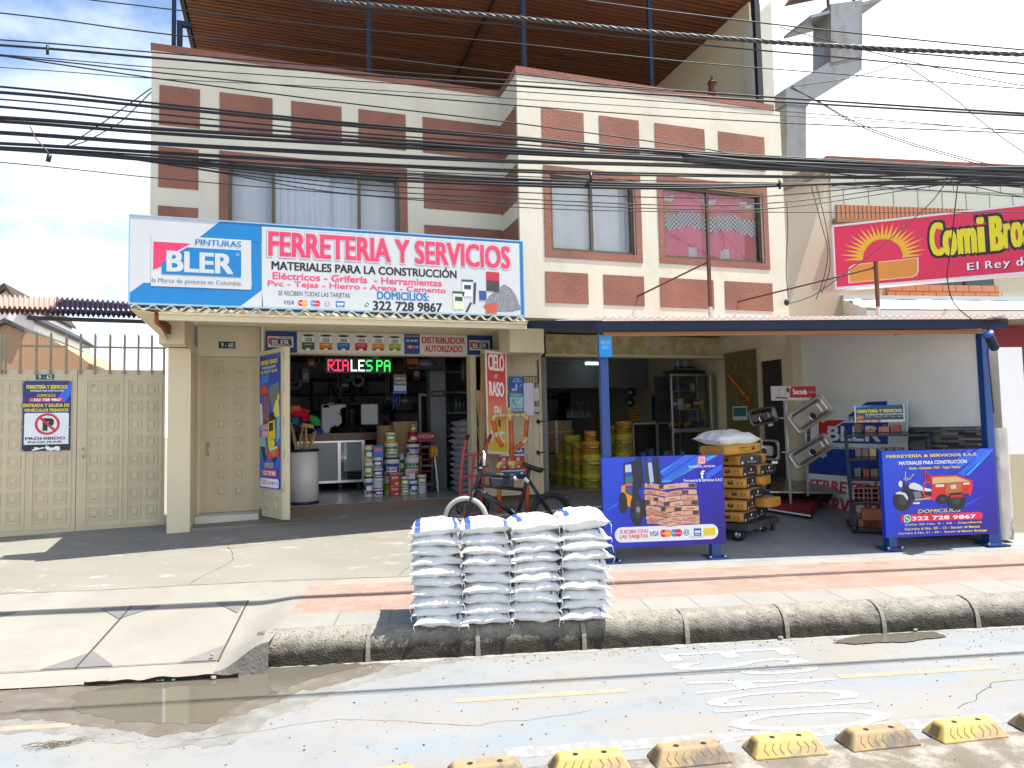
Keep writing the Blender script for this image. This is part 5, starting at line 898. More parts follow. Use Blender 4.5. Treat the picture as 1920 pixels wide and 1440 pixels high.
b.tube([hb+Vector((-.04, -.06, 0)), hb+Vector((.04, .06, 0))], .02, BMX, 8); b.build('fork', bk)
b = MB(); st = hd+Vector((-.02, -.02, .03)); b.tube([hd, st], .02, CHROME, 8)
b.tube([K(435, 940, -.25), K(440, 880, -.26), K(455, 875, -.12), K(490, 930, -.02), st, K(520, 960, .04), K(500, 920, .16), K(530, 890, .28), K(505, 985, .33), K(470, 985, .34)], .011, BMX, 8); b.build('handlebar', bk)
b = MB(); b.tube([K(440, 950, -.25), K(438, 865, -.26)], .016, WHITE, 8); b.tube([K(438, 868, -.26), K(430, 850, -.265)], .011, WHITE, 8); b.build('grip', bk)
b = MB(); sl_ = [(K(765, 947), .02, .03), (K(785, 958), .035, .04), (K(820, 972), .05, .05), (K(855, 985), .085, .04), (K(885, 990), .085, .03), (K(893, 988), .05, .02)]
b.grid(lambda i, j: (lambda p, w_, h: p+Vector((0, w_*math.cos(j*6.283), h*math.sin(j*6.283))))(*[(sl_[min(int(i*5), 4)][0].lerp(sl_[min(int(i*5)+1, 5)][0], i*5-min(int(i*5), 4))), sl_[min(int(i*5), 4)][1]+(sl_[min(int(i*5)+1, 5)][1]-sl_[min(int(i*5), 4)][1])*(i*5-min(int(i*5), 4)), .03]), 20, 14, BLACK); b.build('saddle', bk)
b = MB(); b.tube([K(815, 985), K(800, 1010), sp], .013, CHROME, 8); b.build('seat_post', bk)
b = MB(); b.lathe([(.0, -.006), (.075, -.006), (.078, 0), (.075, .006), (0, .006)], bb_-Vector((0, .05, 0)), DARKM, 20, axis=(0, 1, 0)); b.tube([bb_-Vector((0, .07, 0)), bb_+Vector((-.1, -.07, .12))], .01, CHROME, 8); b.tube([bb_+Vector((0, .07, 0)), bb_+Vector((.1, .07, -.12))], .01, CHROME, 8); b.obox(bb_+Vector((-.15, -.16, .11)), (.1, 0, 0), (0, .09, 0), (0, 0, .02), DARKM); b.build('crank', bk)
b = MB(); a = K(525, 1045, -.035); c = K(690, 1105, -.035); b.cbox(Vector((a.x, KY-.04, c.z)), (c.x-a.x, 0, -.01), (0, .08, 0), (0, 0, a.z-c.z), .012, P('24282e', .7)); b.build('frame_bag', bk)
b = MB(); b.tube([K(690, 1040, -.03), K(705, 1058, -.05)], .018, WHITE, 6); b.tube([K(765, 1045, -.03), K(790, 1075, -.05)], .02, WHITE, 6); b.build('cloth_strip', bk)
# ================================================================== INSIDE THE TWO SHOP OPENINGS
FZ = .66
# white drum with broom handles
BLW = M('drum_white', (.62, .61, .60), .35, var=.04); NVR = P('141a33', .4)
c = onY(567, 900, 9.98); dc = Vector((c.x, 9.98, FZ)); dt_ = T('white_drum', 'white drum with dark rims holding broom handles at the shop entrance', 'drum', dc)
zt = onY(567, 842, 9.98).z; MB().lathe([(0, .012), (.215, .012), (.215, zt-FZ-.02), (.2, zt-FZ-.02), (.2, .05), (0, .05)], dc, BLW, 36).build('body', dt_)
MB().lathe([(0, 0), (.222, 0), (.226, .015), (.222, .035), (.215, .035)], dc, NVR, 36).build('base_rim', dt_); MB().lathe([(.215, -.03), (.224, -.03), (.226, 0), (.205, .005)], dc+UP*(zt-FZ-.005), NVR, 36).build('top_rim', dt_)
STICK = M('broom_stick', (.46, .28, .12), .5, var=.15)
def stick(x0, y0, x1, y1, dy, lab, head=None):
    p, q = onY(x0, y0, 9.98+dy*.5), onY(x1, y1, 9.98+dy); d = (p-q)
    p2 = p+d*((zt-.25-p.z)/d.z if abs(d.z) > .01 else 0); b = MB(); b.tube([p2, q], .013, STICK, 8); o = b.build('broom_handle', label=lab, cat='broom handle', group='wooden handles standing in the white drum')
for a in ((554, 840, 545, 792, .02, 'pale broom handle nearest the folding door edge'), (557, 838, 548, 800, .1, 'handle just behind the one nearest the door edge'), (561, 839, 569, 795, -.02, 'handle leaning toward the tallest broom head'), (576, 838, 573, 802, -.1, 'straight middle handle in the drum with sawn top'), (580, 838, 587, 810, .02, 'handle tilted toward the counter, shorter of two'), (583, 838, 592, 808, -.04, 'handle tilted furthest toward the counter'), (571, 840, 570, 822, .0, 'short stub of a handle at the drum centre')): stick(*a)
def pan(px0, py0, px1, py1, Y, c_, lab, name='dustpan', cat='dustpan', tilt=.25):
    a = onY(px0, py1, Y); q = onY(px1, py0, Y); w_ = q.x-a.x; h = q.z-a.z; b = MB(); m_ = P(c_, .35)
    b.add([a, a+Vector((w_*.8, 0, -h*.05)), a+Vector((w_, .02, h*.75)), a+Vector((w_*.3, .05, h)), a+Vector((0, .05, h*.7)), a+Vector((w_*.1, -.1, h*.1)), a+Vector((w_*.7, -.1, h*.05))], [(0, 1, 2, 3, 4), (0, 5, 6, 1), (5, 4, 3, 6), (6, 3, 2, 1), (0, 4, 5)], m_)
    b.tube([a+Vector((w_*.1, 0, h*.6)), a+Vector((-w_*.15, 0, h*.9))], .012, m_, 6); b.build(name, label=lab, cat=cat, group='plastic cleaning tools above the drum')
pan(546, 764, 582, 782, 10.1, 'd8233f', 'large red dustpan on top of the broom bundle'); pan(565, 776, 583, 790, 10.05, 'c81f48', 'smaller crimson dustpan below the large red one'); pan(546, 779, 562, 797, 10.08, '1d7f96', 'teal dustpan touching the folding door edge'); pan(590, 803, 608, 815, 10.1, '2458b8', 'blue dustpan lying low over the drum rim')
b = MB(); a = onY(583, 796, 10.1)
for k in range(12): t = R(-5+k*9); b.tube([a, a+Vector((math.cos(t)*.13, -.02, math.sin(t)*.13))], [.004, .011], P('1f8a3c', .5), 6)
b.build('green_broom', label='fan shaped green broom bristles above the drum', cat='broom')
b = MB(); a = onY(546, 773, 10.12); [b.box(a.x+.018*k, a.x+.018*k+.012, 10.1, 10.13, a.z, a.z+.09, P('d8502a', .5)) for k in range(7)]; b.box(a.x, a.x+.125, 10.09, 10.14, a.z-.02, a.z, P('d8502a', .5)); b.build('orange_brush', label='orange comb shaped plastic brush at the top of the broom bundle', cat='brush')
b = MB(); a = onY(562, 800, 10.04); b.prism([a, a+Vector((.19, 0, -.03)), a+Vector((.18, 0, .02)), a+Vector((.04, 0, .05))], (0, .06, 0), P('b08a4a', .7)); b.build('straw_broom', label='tan straw broom head resting across the broom handles', cat='broom')
# counter with glass front
ct = T('counter', 'wood topped glass fronted shop counter in the dim interior', 'counter', (1.0, 12.2, FZ)); CY = 11.9
a = onY(560, 912, CY); c = onY(681, 825, CY); X0, X1 = a.x, c.x
WT_ = M('dark_wood_top', (.17, .06, .03), .35, var=.2, vs=3, stretch=(1, 6, 6)); b = MB(); z1 = onY(640, 826, CY).z; z2 = onY(640, 812, CY).z; b.box(X0, onY(708, 820, CY).x, CY-.06, CY+.6, z1, z2, WT_); b.build('countertop', ct)
b = MB(); zb = onY(640, 905, CY).z
for x in (X0, onY(636, 860, CY).x, X1): b.box(x-.025, x+.025, CY-.02, CY+.03, zb, z1, CHROME)
b.box(X0, X1, CY-.015, CY+.025, zb, zb+.04, CHROME); b.box(X0, X1, CY-.015, CY+.025, z1-.03, z1, CHROME); b.build('frame', ct)
FROST = M('frosted_panel', (.40, .43, .47), .3, var=.06); xm = onY(636, 860, CY).x; b = MB(); b.box(X0+.03, xm-.03, CY, CY+.01, zb+.04, z1-.03, FROST); b.build('sliding_panel', ct); b = MB(); b.box(xm+.03, X1-.03, CY, CY+.008, zb+.04, z1-.03, CLEAR); b.build('pane', ct)
b = MB(); b.box(X0, X1, CY+.3, CY+.55, zb, z1, DARKI); b.box(X0, X1, CY+.05, CY+.3, (zb+z1)/2-.01, (zb+z1)/2, WHITE); [b.box(x, x+.05, CY+.1, CY+.15, FZ, zb, DARKM) for x in (X0+.1, xm, X1-.1)]; b.build('carcass', ct)
def crate(px0, py0, px1, py1, Y, dep, m_, lab, cat='box', name='box', group=None, ch=.004):
    a = onY(px0, py1, Y); c = onY(px1, py0, Y); b = MB(); b.cbox(Vector((a.x, Y, a.z)), (c.x-a.x, 0, 0), (0, dep, 0), (0, 0, c.z-a.z), ch, m_); return b.build(name, label=lab, cat=cat, group=group)
crate(645, 829, 679, 884, CY+.06, .2, P('d8dade', .6), 'white goods package behind the counter glass', 'package', 'package'); crate(646, 886, 680, 903, CY+.05, .2, P('22242a', .5), 'dark tool case at the bottom of the glass counter', 'tool case', 'tool_case')
# shopkeeper: one continuous skinned body behind the counter
SKIN = P('4c3226', .6); SHIRT = M('black_polo', (.014, .015, .018), .85)
hp = onY(659, 772, 12.65); px0, pz = hp.x, hp.z
PYb = 12.65; floor_b = FZ; cz = z2
def V3(x, y, z): return (px0+x, PYb+y, z)
sh = pz-.27
pts = [V3(0, .02, 1.05+.0), V3(0, .03, sh-.32), V3(0, .02, sh-.08), V3(0, .0, sh+.06), V3(0, -.01, pz-.10), V3(0, -.02, pz), V3(0, 0, pz+.07),
       V3(-.19, .0, sh-.03), V3(-.25, -.06, sh-.26), V3(-.20, -.34, cz+.075), V3(-.13, -.50, cz+.035), V3(.19, 0, sh-.03), V3(.25, -.06, sh-.26), V3(.20, -.34, cz+.075), V3(.12, -.5, cz+.035),
       V3(-.1, .02, .98), V3(-.11, .0, .80), V3(-.11, .03, FZ+.04), V3(.1, .02, .98), V3(.11, .0, .80), V3(.11, .03, FZ+.04)]
ed = [(0, 1), (1, 2), (2, 3), (3, 4), (4, 5), (5, 6), (2, 7), (7, 8), (8, 9), (9, 10), (2, 11), (11, 12), (12, 13), (13, 14), (0, 15), (15, 16), (16, 17), (0, 18), (18, 19), (19, 20)]
ra = [(.17, .11), (.17, .11), (.17, .1), .055, .052, (.078, .092), (.065, .075), .062, .05, .04, .03, .062, .05, .04, .03, .09, .065, .05, .09, .065, .05]
def make_skin():
    me = bpy.data.meshes.new('person'); bm = bmesh.new(); ly = bm.verts.layers.skin.verify(); vv = []
    for i, p in enumerate(pts):
        v = bm.verts.new(p); v[ly].radius = ra[i] if isinstance(ra[i], tuple) else (ra[i], ra[i]); v[ly].use_root = (i == 0); vv.append(v)
    for a_, c_ in ed: bm.edges.new((vv[a_], vv[c_]))
    bm.to_mesh(me); bm.free(); me.materials.append(SKIN); o = bpy.data.objects.new('person', me); col.objects.link(o)
    mo = o.modifiers.new('skin', 'SKIN'); mo.use_smooth_shade = True; sd = o.modifiers.new('smooth', 'SUBSURF'); sd.levels = 1; sd.render_levels = 2; return o
per = make_skin(); tag(per, 'person in a black polo shirt standing with hands on the shop counter', 'person')
def body_part(name, fn, nu, nv, m_): o = MB().grid(fn, nu, nv, m_).build(name, local=True); o.parent = per; return o
def ell(c, rx, ry, rz): return lambda i, j: Vector(c)+Vector((rx*math.sin(math.pi*j)*math.cos(6.2832*i), ry*math.sin(math.pi*j)*math.sin(6.2832*i), rz*math.cos(math.pi*j)))
b = MB(); HR = P('15110f', .8)
b.grid(lambda i, j: Vector(V3(0, .015, pz+.045))+Vector((.083*math.sin(1.62*j)*math.cos(6.2832*i), .098*math.sin(1.62*j)*math.sin(6.2832*i), .085*math.cos(1.62*j))), 20, 8, HR); o = b.build('hair', local=True); o.parent = per
b = MB(); EY = P('d8d4cc', .3)
for s_ in (-.03, .03): b.grid(ell(V3(s_, -.092, pz+.012), .012, .008, .007), 10, 6, EY); b.grid(ell(V3(s_, -.099, pz+.012), .005, .003, .005), 8, 5, P('0c0a09', .3)); b.grid(ell(V3(s_, -.098, pz+.03), .018, .005, .003), 8, 5, HR)
o = b.build('eyes', local=True); o.parent = per
b = MB(); b.grid(ell(V3(0, -.103, pz-.012), .012, .016, .022), 10, 8, SKIN); [b.grid(ell(V3(s_, .0, pz), .012, .025, .034), 10, 8, SKIN) for s_ in (-.083, .083)]; b.grid(ell(V3(0, -.093, pz-.045), .024, .006, .006), 10, 6, P('6a382e', .5)); o = b.build('facial_features', local=True); o.parent = per
# shirt: torso and sleeves following the body
def loft(rings, m_, name, n=20):
    b = MB(); k = len(rings); b.grid(lambda i, j: (lambda r_: Vector(r_[0])+Vector((r_[1]*math.cos(6.2832*j), r_[2]*math.sin(6.2832*j), 0)))(rings[round(i*(k-1))]), k-1, n, m_); o = b.build(name, local=True); o.parent = per; return o
loft([(V3(0, .02, .94), .185, .135), (V3(0, .03, sh-.32), .19, .135), (V3(0, .02, sh-.1), .215, .125), (V3(0, .01, sh), .19, .105), (V3(0, .0, sh+.04), .10, .08), (V3(0, 0, sh+.09), .062, .062)], SHIRT, 'polo_shirt')
for s_ in (-1, 1): b = MB(); b.tube([V3(.14*s_, .0, sh-.02), V3(.2*s_, 0, sh-.04), V3(.252*s_, -.05, sh-.22), V3(.255*s_, -.075, sh-.28)], [.075, .078, .066, .062], SHIRT, 12, False); o = b.build('sleeve', local=True); o.parent = per
# hands with five fingers resting on the counter
for s_ in (-1, 1):
    b = MB(); w0 = Vector(V3(.125*s_, -.5, cz+.032)); d = Vector((-.35*s_, -1, -.1)).normalized(); q = Vector((d.y, -d.x, 0))*s_
    b.tube([w0-d*.02, w0+d*.03, w0+d*.085], [.026, .036, .034], SKIN, 10)
    for k, (o_, l_) in enumerate(((-.027, .065), (-.009, .08), (.009, .074), (.026, .058))): p = w0+d*.08+q*o_; b.tube([p, p+d*l_*.55+UP*.006, p+d*l_-UP*.006], [.0095, .009, .007], SKIN, 8)
    p = w0+d*.02-q*.03; b.tube([p, p-q*.025+d*.02, p-q*.03+d*.055-UP*.004], [.012, .011, .008], SKIN, 8); o = b.build('hand', local=True); o.parent = per
# back of shop: shelves, glass cabinets with reflections, window light
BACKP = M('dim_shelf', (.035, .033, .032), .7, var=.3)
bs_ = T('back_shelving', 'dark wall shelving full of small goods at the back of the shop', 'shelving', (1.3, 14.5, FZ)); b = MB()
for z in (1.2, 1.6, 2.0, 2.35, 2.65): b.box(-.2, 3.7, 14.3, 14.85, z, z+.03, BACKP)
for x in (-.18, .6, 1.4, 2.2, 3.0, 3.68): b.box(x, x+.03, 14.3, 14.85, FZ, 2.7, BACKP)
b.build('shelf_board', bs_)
cols = ['3a3d40', '5b5a55', '6b4a3a', '34505e', '705f38', '2f3b33', '7a7c7e', '5a2c2c']
for i in range(46):
    x = rnd.uniform(-.1, 3.6); z = rnd.choice((1.231, 1.631, 2.031, 2.381)); w_ = rnd.uniform(.07, .2); h = rnd.uniform(.1, .26); b = MB()
    if rnd.random() < .5: b.lathe([(0, 0), (w_*.4, 0), (w_*.4, h*.8), (w_*.3, h*.85), (w_*.3, h), (0, h)], (x, 14.5, z), P(rnd.choice(cols), .5), 12)
    else: b.box(x, x+w_, 14.4, 14.6, z, z+h, P(rnd.choice(cols), .6))
    b.build('shelf_goods', label='small dim container on the dark back shelves', cat='container', group='goods on the back shelves')
gc = T('glass_cabinet', 'dark framed glass cabinet reflecting daylight behind the shopkeeper', 'cabinet', (1.1, 13.4, FZ)); GYc = 13.4
a = onY(602, 815, GYc); c = onY(710, 755, GYc); b = MB()
for x in (602, 650, 676, 710): xx = onY(x, 780, GYc).x; b.box(xx-.015, xx+.015, GYc-.02, GYc+.3, FZ, c.z, DARKM)
b.box(a.x, c.x, GYc-.02, GYc+.3, c.z-.03, c.z, DARKM); b.build('frame', gc)
MIR = M('cabinet_glass', (.015, .017, .018), .05, 0, var=0, spec=.8); b = MB(); b.box(a.x+.015, onY(648, 780, GYc).x, GYc, GYc+.01, FZ+.3, c.z-.03, MIR); b.box(onY(676, 780, GYc).x+.015, c.x-.015, GYc, GYc+.01, FZ+.3, c.z-.03, MIR); b.build('pane', gc)
# LED scrolling sign
LY = 10.1; a = onY(611, 699, LY); c = onY(734, 672, LY); F = Frame(a, (1, 0, 0)); w_, h = c.x-a.x, c.z-a.z
ls = T('led_sign', 'hanging scrolling LED sign with red, white and green letters', 'LED sign', (a.x+w_/2, LY, a.z)); b = MB(); b.fbox(F, 0, w_, 0, h, -.06, 0, P('33363a', .5)); b.fbox(F, .012, w_-.012, .012, h-.012, 0, .003, P('24262a', .6)); b.build('housing', ls)
LEDX = dict(zip('RIALESPa', (.03, .135, .245, .375, .49, .605, .765, .883)))
def led(c_): return M('led_'+c_, c_, .5, var=0, emit=c_, es=1.6)
FONT5 = {'R': '11110,10001,10001,11110,10100,10010,10001', 'I': '11111,00100,00100,00100,00100,00100,11111', 'A': '01110,10001,10001,11111,10001,10001,10001', 'L': '10000,10000,10000,10000,10000,10000,11111', 'E': '11111,10000,10000,11110,10000,10000,11111', 'S': '01111,10000,10000,01110,00001,00001,11110', 'P': '11110,10001,10001,11110,10000,10000,10000'}
F2 = Frame(F.at(0, 0, .004), F.X, F.Z); cell = h*.78/7.4
for ci, (word, c_) in enumerate((('RIA', 'ff2a4a'), ('LE', 'f2fff8'), ('S', '35ff6a'), ('Pa', '2aff55'))):
    b = MB(); mt = led(c_)
    for k, ch in enumerate(word):
        for rI, row in enumerate(FONT5[ch.upper()].split(',')):
            for cI, v in enumerate(row):
                X_ = w_*LEDX[ch]+cI*cell*.8; Z_ = h*.12+(6-rI)*cell*1.05
                if v == '1' and X_+cell < w_-.01: b.rect(F2, X_, X_+cell*.66, Z_, Z_+cell*.8, mt, 1)
    b.build('lit_letters', ls)
b = MB(); [b.tube([F.at(w_*t, h, -.03), F.at(w_*t, h+.25, -.03)], .004, DARKM, 4) for t in (.15, .85)]; b.build('hanger', ls)
# hanging calendar card and tools
poster(738, 702, 762, 738, 10.25, P('5d5c58', .6), 'hanging promotional card with blue lower band beside the LED sign', 'card', 'hanging_card', (('AMIGOS', .1, .9, .72, .84, P('d8d8d4')), ('MEJOR', .2, .95, .5, .62, P('d8d8d4')), ('MAPEI', .15, .85, .2, .34, P('1f6fb0'))), lambda b, F, w_, h: (b.rect(F, 0, w_, .0, h*.14, P('1f4f9a'), 1), b.rect(F, w_*.05, w_*.95, h*.16, h*.4, P('b9c4cc'), 1)))
for k, (x, y0, y1, c_, lab) in enumerate(((728, 690, 760, '1c1d20', 'dark bundle of straps hanging beside the promotional card'), (742, 735, 768, '27407c', 'blue strapped harness hanging below the promotional card'), (755, 672, 694, '24221f', 'dark tool hanging above the promotional card'))):
    b = MB()
    for s_ in range(5): p = onY(x+s_*2.5-5, y0, 10.4); q = onY(x+s_*3-6, y1-4*(s_ % 3), 10.4); b.tube([p, p.lerp(q, .5)+Vector((.02*(-1)**s_, .02, 0)), q], .009, P(c_, .6), 6)
    b.build('hanging_straps', label=lab, cat='straps')
b = MB(); a = onY(763, 690, 10.7); b.box(a.x, a.x+.6, 10.65, 11.0, a.z-.02, a.z+.02, DARKM); b.lathe([(0, 0), (.14, .0), (.17, .05), (.13, .12), (0, .15)], (a.x+.3, 10.8, a.z+.02), P('6c6e70', .5), 16); b.tube([(a.x+.05, 10.7, a.z+.02), (a.x+.05, 10.7, a.z+.3)], .01, DARKM, 6); b.build('high_shelf', label='small high shelf with a grey appliance near the ceiling', cat='shelf')
crate(760, 672, 784, 683, 10.6, .3, P('a05a2c', .8), 'orange wicker box near the shop ceiling', 'box', 'wicker_box')
# grey pier inside, glass cabinet with bottles, cardboard
PIER = M('grey_pier', (.21, .22, .235), .8, var=.05); a = onY(809, 900, 11.2); c = onY(835, 716, 11.2); b = MB(); b.box(a.x, c.x, 11.2, 11.5, FZ, 2.98, PIER); pr = b.build('interior_pier', label='grey interior pier with a small tool brand plate', cat='pier')
F = Frame((a.x+.01, 11.195, onY(820, 744, 11.2).z), (1, 0, 0)); b = MB(); b.fbox(F, 0, c.x-a.x-.02, 0, .1, 0, .004, P('3a1a20', .5)); b.text(Frame(F.at(0, 0, .005), F.X), 'TROMEX', .02, c.x-a.x-.04, .03, .075, P('9a8a8c', .5), 1, .03); o = b.build('plate'); o.parent = pr; o.location = o.location-pr.location
gb = T('bottle_cabinet', 'tall glass door cabinet of bottles behind the grey bags', 'cabinet', (onY(858, 800, 11.6).x, 11.6, FZ)); b = MB(); x0, x1 = onY(835, 800, 11.6).x, onY(884, 800, 11.6).x
for x in (x0, x1): b.box(x-.02, x+.02, 11.6, 11.65, FZ, 2.6, PIER)
for z in (.7, 1.1, 1.5, 1.9, 2.25, 2.6): b.box(x0, x1, 11.6, 11.9, z-.015, z+.015, PIER)
b.box(x0, x1, 11.9, 11.92, FZ, 2.6, BACKP); b.build('carcass', gb)
for z in (1.116, 1.516, 1.916):
    for k in range(5): MB().lathe([(0, 0), (.035, 0), (.035, .16), (.015, .2), (.015, .25), (0, .25)], (x0+.08+k*(x1-x0-.1)/5, 11.75, z), P(('6a7276', '4a5254', '7c8488')[k % 3], .2), 10).build('bottle', label='grey glass bottle on the tall cabinet shelves', cat='bottle', group='bottles in the tall cabinet')
tc_ = T('narrow_cabinet', 'narrow white framed glass cabinet beside the grey pier', 'cabinet', (onY(796, 800, 11.6).x, 11.6, FZ)); b = MB(); x0, x1 = onY(786, 800, 11.6).x, onY(806, 800, 11.6).x; zt2 = onY(796, 738, 11.6).z
for q in ((x0, x0+.035, FZ, zt2), (x1-.035, x1, FZ, zt2), (x0+.035, x1-.035, zt2-.04, zt2), (x0+.035, x1-.035, 1.2, 1.23)): b.box(q[0], q[1], 11.6, 11.66, q[2], q[3], P('8d9296', .4))
b.build('frame', tc_); MB().box(x0+.035, x1-.035, 11.63, 11.635, FZ, zt2-.04, MIR).build('pane', tc_)
crate(738, 790, 783, 852, 10.95, .4, CARD, 'large cardboard box behind the paint bucket stacks', 'cardboard box', 'cardboard_box'); a = onY(738, 852, 10.95)
c0 = onY(722, 900, 11.0); MB().lathe([(0, 0), (.125, 0), (.125, onY(722, 798, 11).z-FZ), (0, onY(722, 798, 11).z-FZ)], (c0.x, 11.0, FZ), CARD, 24).build('cardboard_roll', label='upright brown cardboard roll beside the large cardboard box', cat='cardboard roll')
crate(740, 852, 782, 926, 10.96, .35, CARD, 'second cardboard box under the large cardboard box', 'cardboard box', 'cardboard_box')
# red sales frame, step ladder, hose reel
F = Frame(onY(781, 829, 10.85), (1, 0, 0)); w_ = onY(815, 829, 10.85).x-F.o.x; h = onY(800, 811, 10.85).z-F.o.z; t = T('sales_stand', 'red headed metal display stand beside the paint buckets', 'display stand', (F.o.x+w_/2, 10.85, FZ)); b = MB(); b.fbox(F, 0, w_, 0, h, -.02, 0, P('8f1d22', .5)); b.text(F, 'PANDELI', -.0, w_*.8, h*.42, h*.82, P('c9a8a4', .5), 2, .03); b.disc(F, w_*.88, h*.6, h*.14, P('c9a8a4', .5), 2); b.build('header', t)
b = MB(); [b.box(F.o.x+x, F.o.x+x+.025, 10.85, 10.88, FZ, F.o.z, DARKM) for x in (0, w_-.025)]; [b.box(F.o.x+.025, F.o.x+w_-.025, 10.85, 11.1, z, z+.02, P('7d8084', .5)) for z in (.75, 1.05, 1.35)]; b.build('frame', t)
b = MB(); p = onY(812, 847, 10.7); b.lathe([(0, -.04), (.10, -.04), (.10, -.03), (.06, -.03), (.06, .03), (.10, .03), (.10, .04), (0, .04)], p, P('c99a14', .5), 20, axis=(1, .2, 0)); b.build('cable_reel', label='yellow cable reel hanging on the display stand', cat='reel')
sl2 = T('step_ladder', 'folding step ladder with pale rails leaning by the grey pier', 'ladder', (onY(815, 905, 10.6).x, 10.6, FZ)); p, q = onY(822, 908, 10.55), onY(813, 835, 10.75); p.z = FZ; b = MB(); b.tube([p, q], .014, WHITE, 8); b.tube([p+Vector((-.3, 0, 0)), q+Vector((-.22, 0, 0))], .014, P('7c1c20', .5), 8); b.build('rail', sl2); b = MB(); [b.tube([p.lerp(q, t), p.lerp(q, t)+Vector((-.28+.06*t, 0, 0))], .012, P('7c1c20', .5), 6) for t in (.2, .45, .7, .95)]; b.build('rung', sl2)
# ------------------------------------------------ buckets
def bucket(px0, px1, py0, py1, Y, body, lid, label_c, lab, group, txt=None, handle=False, cat='paint bucket', name='paint_bucket', sq=False, taper=.93, l2=None, floor=None):
    xm = (px0+px1)/2; a = onY(px0, py1, Y); c = onY(px1, py0, Y); r = (c.x-a.x)/2*.99; zb = onY(xm, py1, Y-r).z; ztop = onY(xm, py0, Y).z
    if floor is not None: zb = floor
    h = ztop-zb; ctr = Vector(((a.x+c.x)/2, Y, zb)); t = T(name, lab, cat, ctr, group); rb = r*taper
    if sq: b = MB(); b.cbox(ctr+Vector((-r, -r*.8, 0)), (2*r, 0, 0), (0, 1.6*r, 0), (0, 0, h*.93), .006, body); b.build('body', t); b = MB(); b.box(ctr.x-r*.98, ctr.x+r*.98, Y-r*.78, Y+r*.78, zb+h*.93, zb+h, lid); b.build('lid', t)
    else:
        b = MB(); b.lathe([(0, 0), (rb*.96, 0), (rb, .006), (rb+(r*.95-rb)*.8, h*.74), (r*.99, h*.755), (r*.99, h*.78), (r*.95, h*.79), (r*.95, h*.92)], ctr, body, 24); b.build('body', t)
        b = MB(); b.lathe([(r*.96, h*.90), (r, h*.905), (r, h*.975), (r*.93, h), (r*.90, h*.985), (0, h*.985)], ctr, lid, 24); b.build('lid', t)
    if label_c:
        b = MB(); rl = lambda z: (rb+(r*.95-rb)*(z/h))*1.006
        def patch(a0, a1, z0, z1, m_, e_=0): b.lathe([(rl(z0*h)+e_, z0*h), (rl(z1*h)+e_, z1*h)], ctr, m_, 12, R(a0), R(a1))
        if sq:
            Fb = Frame(ctr+Vector((-r, -r*.8-.001, 0)), (1, 0, 0)); b.rect(Fb, r*.25, r*1.75, h*.52, h*.78, P(label_c, .4), 1)
            if txt: b.text(Fb, txt, r*.4, r*1.6, h*.58, h*.72, P('f0e4e4', .4), 2, .03)
            if l2: b.rect(Fb, r*1.0, r*1.6, h*.1, h*.25, P(l2, .4), 1)
        else:
            base = -100+rnd.uniform(-14, 14); patch(base-75, base+75, .12, .70, P(label_c, .4)); patch(base-28, base+52, .30, .54, P('e6e8ec', .4), .001)
            patch(base-10, base+30, .12, .26, P(l2 or 'b8702e', .4), .0015); patch(base-70, base-30, .14, .32, P('d8d23a', .4), .001)
            for q_ in range(5): patch(base-60+q_*22, base-52+q_*24, .56+.02*(q_ % 2), .66, P('1b1d28', .4), .0015)
            if txt:
                vs_, fs_, bb = glyphs(txt, .03, 0); b.add([(ctr.x+(rl(h*.4)+.002)*math.cos(R(base-22+70*(x-bb[0])/(bb[1]-bb[0]))), ctr.y+(rl(h*.4)+.002)*math.sin(R(base-22+70*(x-bb[0])/(bb[1]-bb[0]))), zb+h*(.36+.13*(y-bb[2])/(bb[3]-bb[2]))) for x, y in vs_], fs_, P('30384c', .4))
        b.build('label', t)
    if handle: b = MB(); b.tube([ctr+Vector((r*1.01*math.cos(R(180+k*18)), -.01+r*1.06*math.sin(R(180+k*18))*1.02, h*.74-math.sin(R(k*18))*h*.22)) for k in range(11)], .004, P('c8ccd0', .4), 5); b.build('handle', t)
    return t
PW = M('bucket_white', (.68, .71, .70), .4, var=.04); LID = {k: P(v, .35) for k, v in dict(red='a3262a', yel='d99a1c', blue='1d2a55', white='c9cccb', navy='1b2c5c', dark='1c2230', teal='1d4f74').items()}
BG = 'paint buckets stacked inside the shop opening'; GRN, BLB = '7fb83a', '3d3fae'
Y0 = 10.5
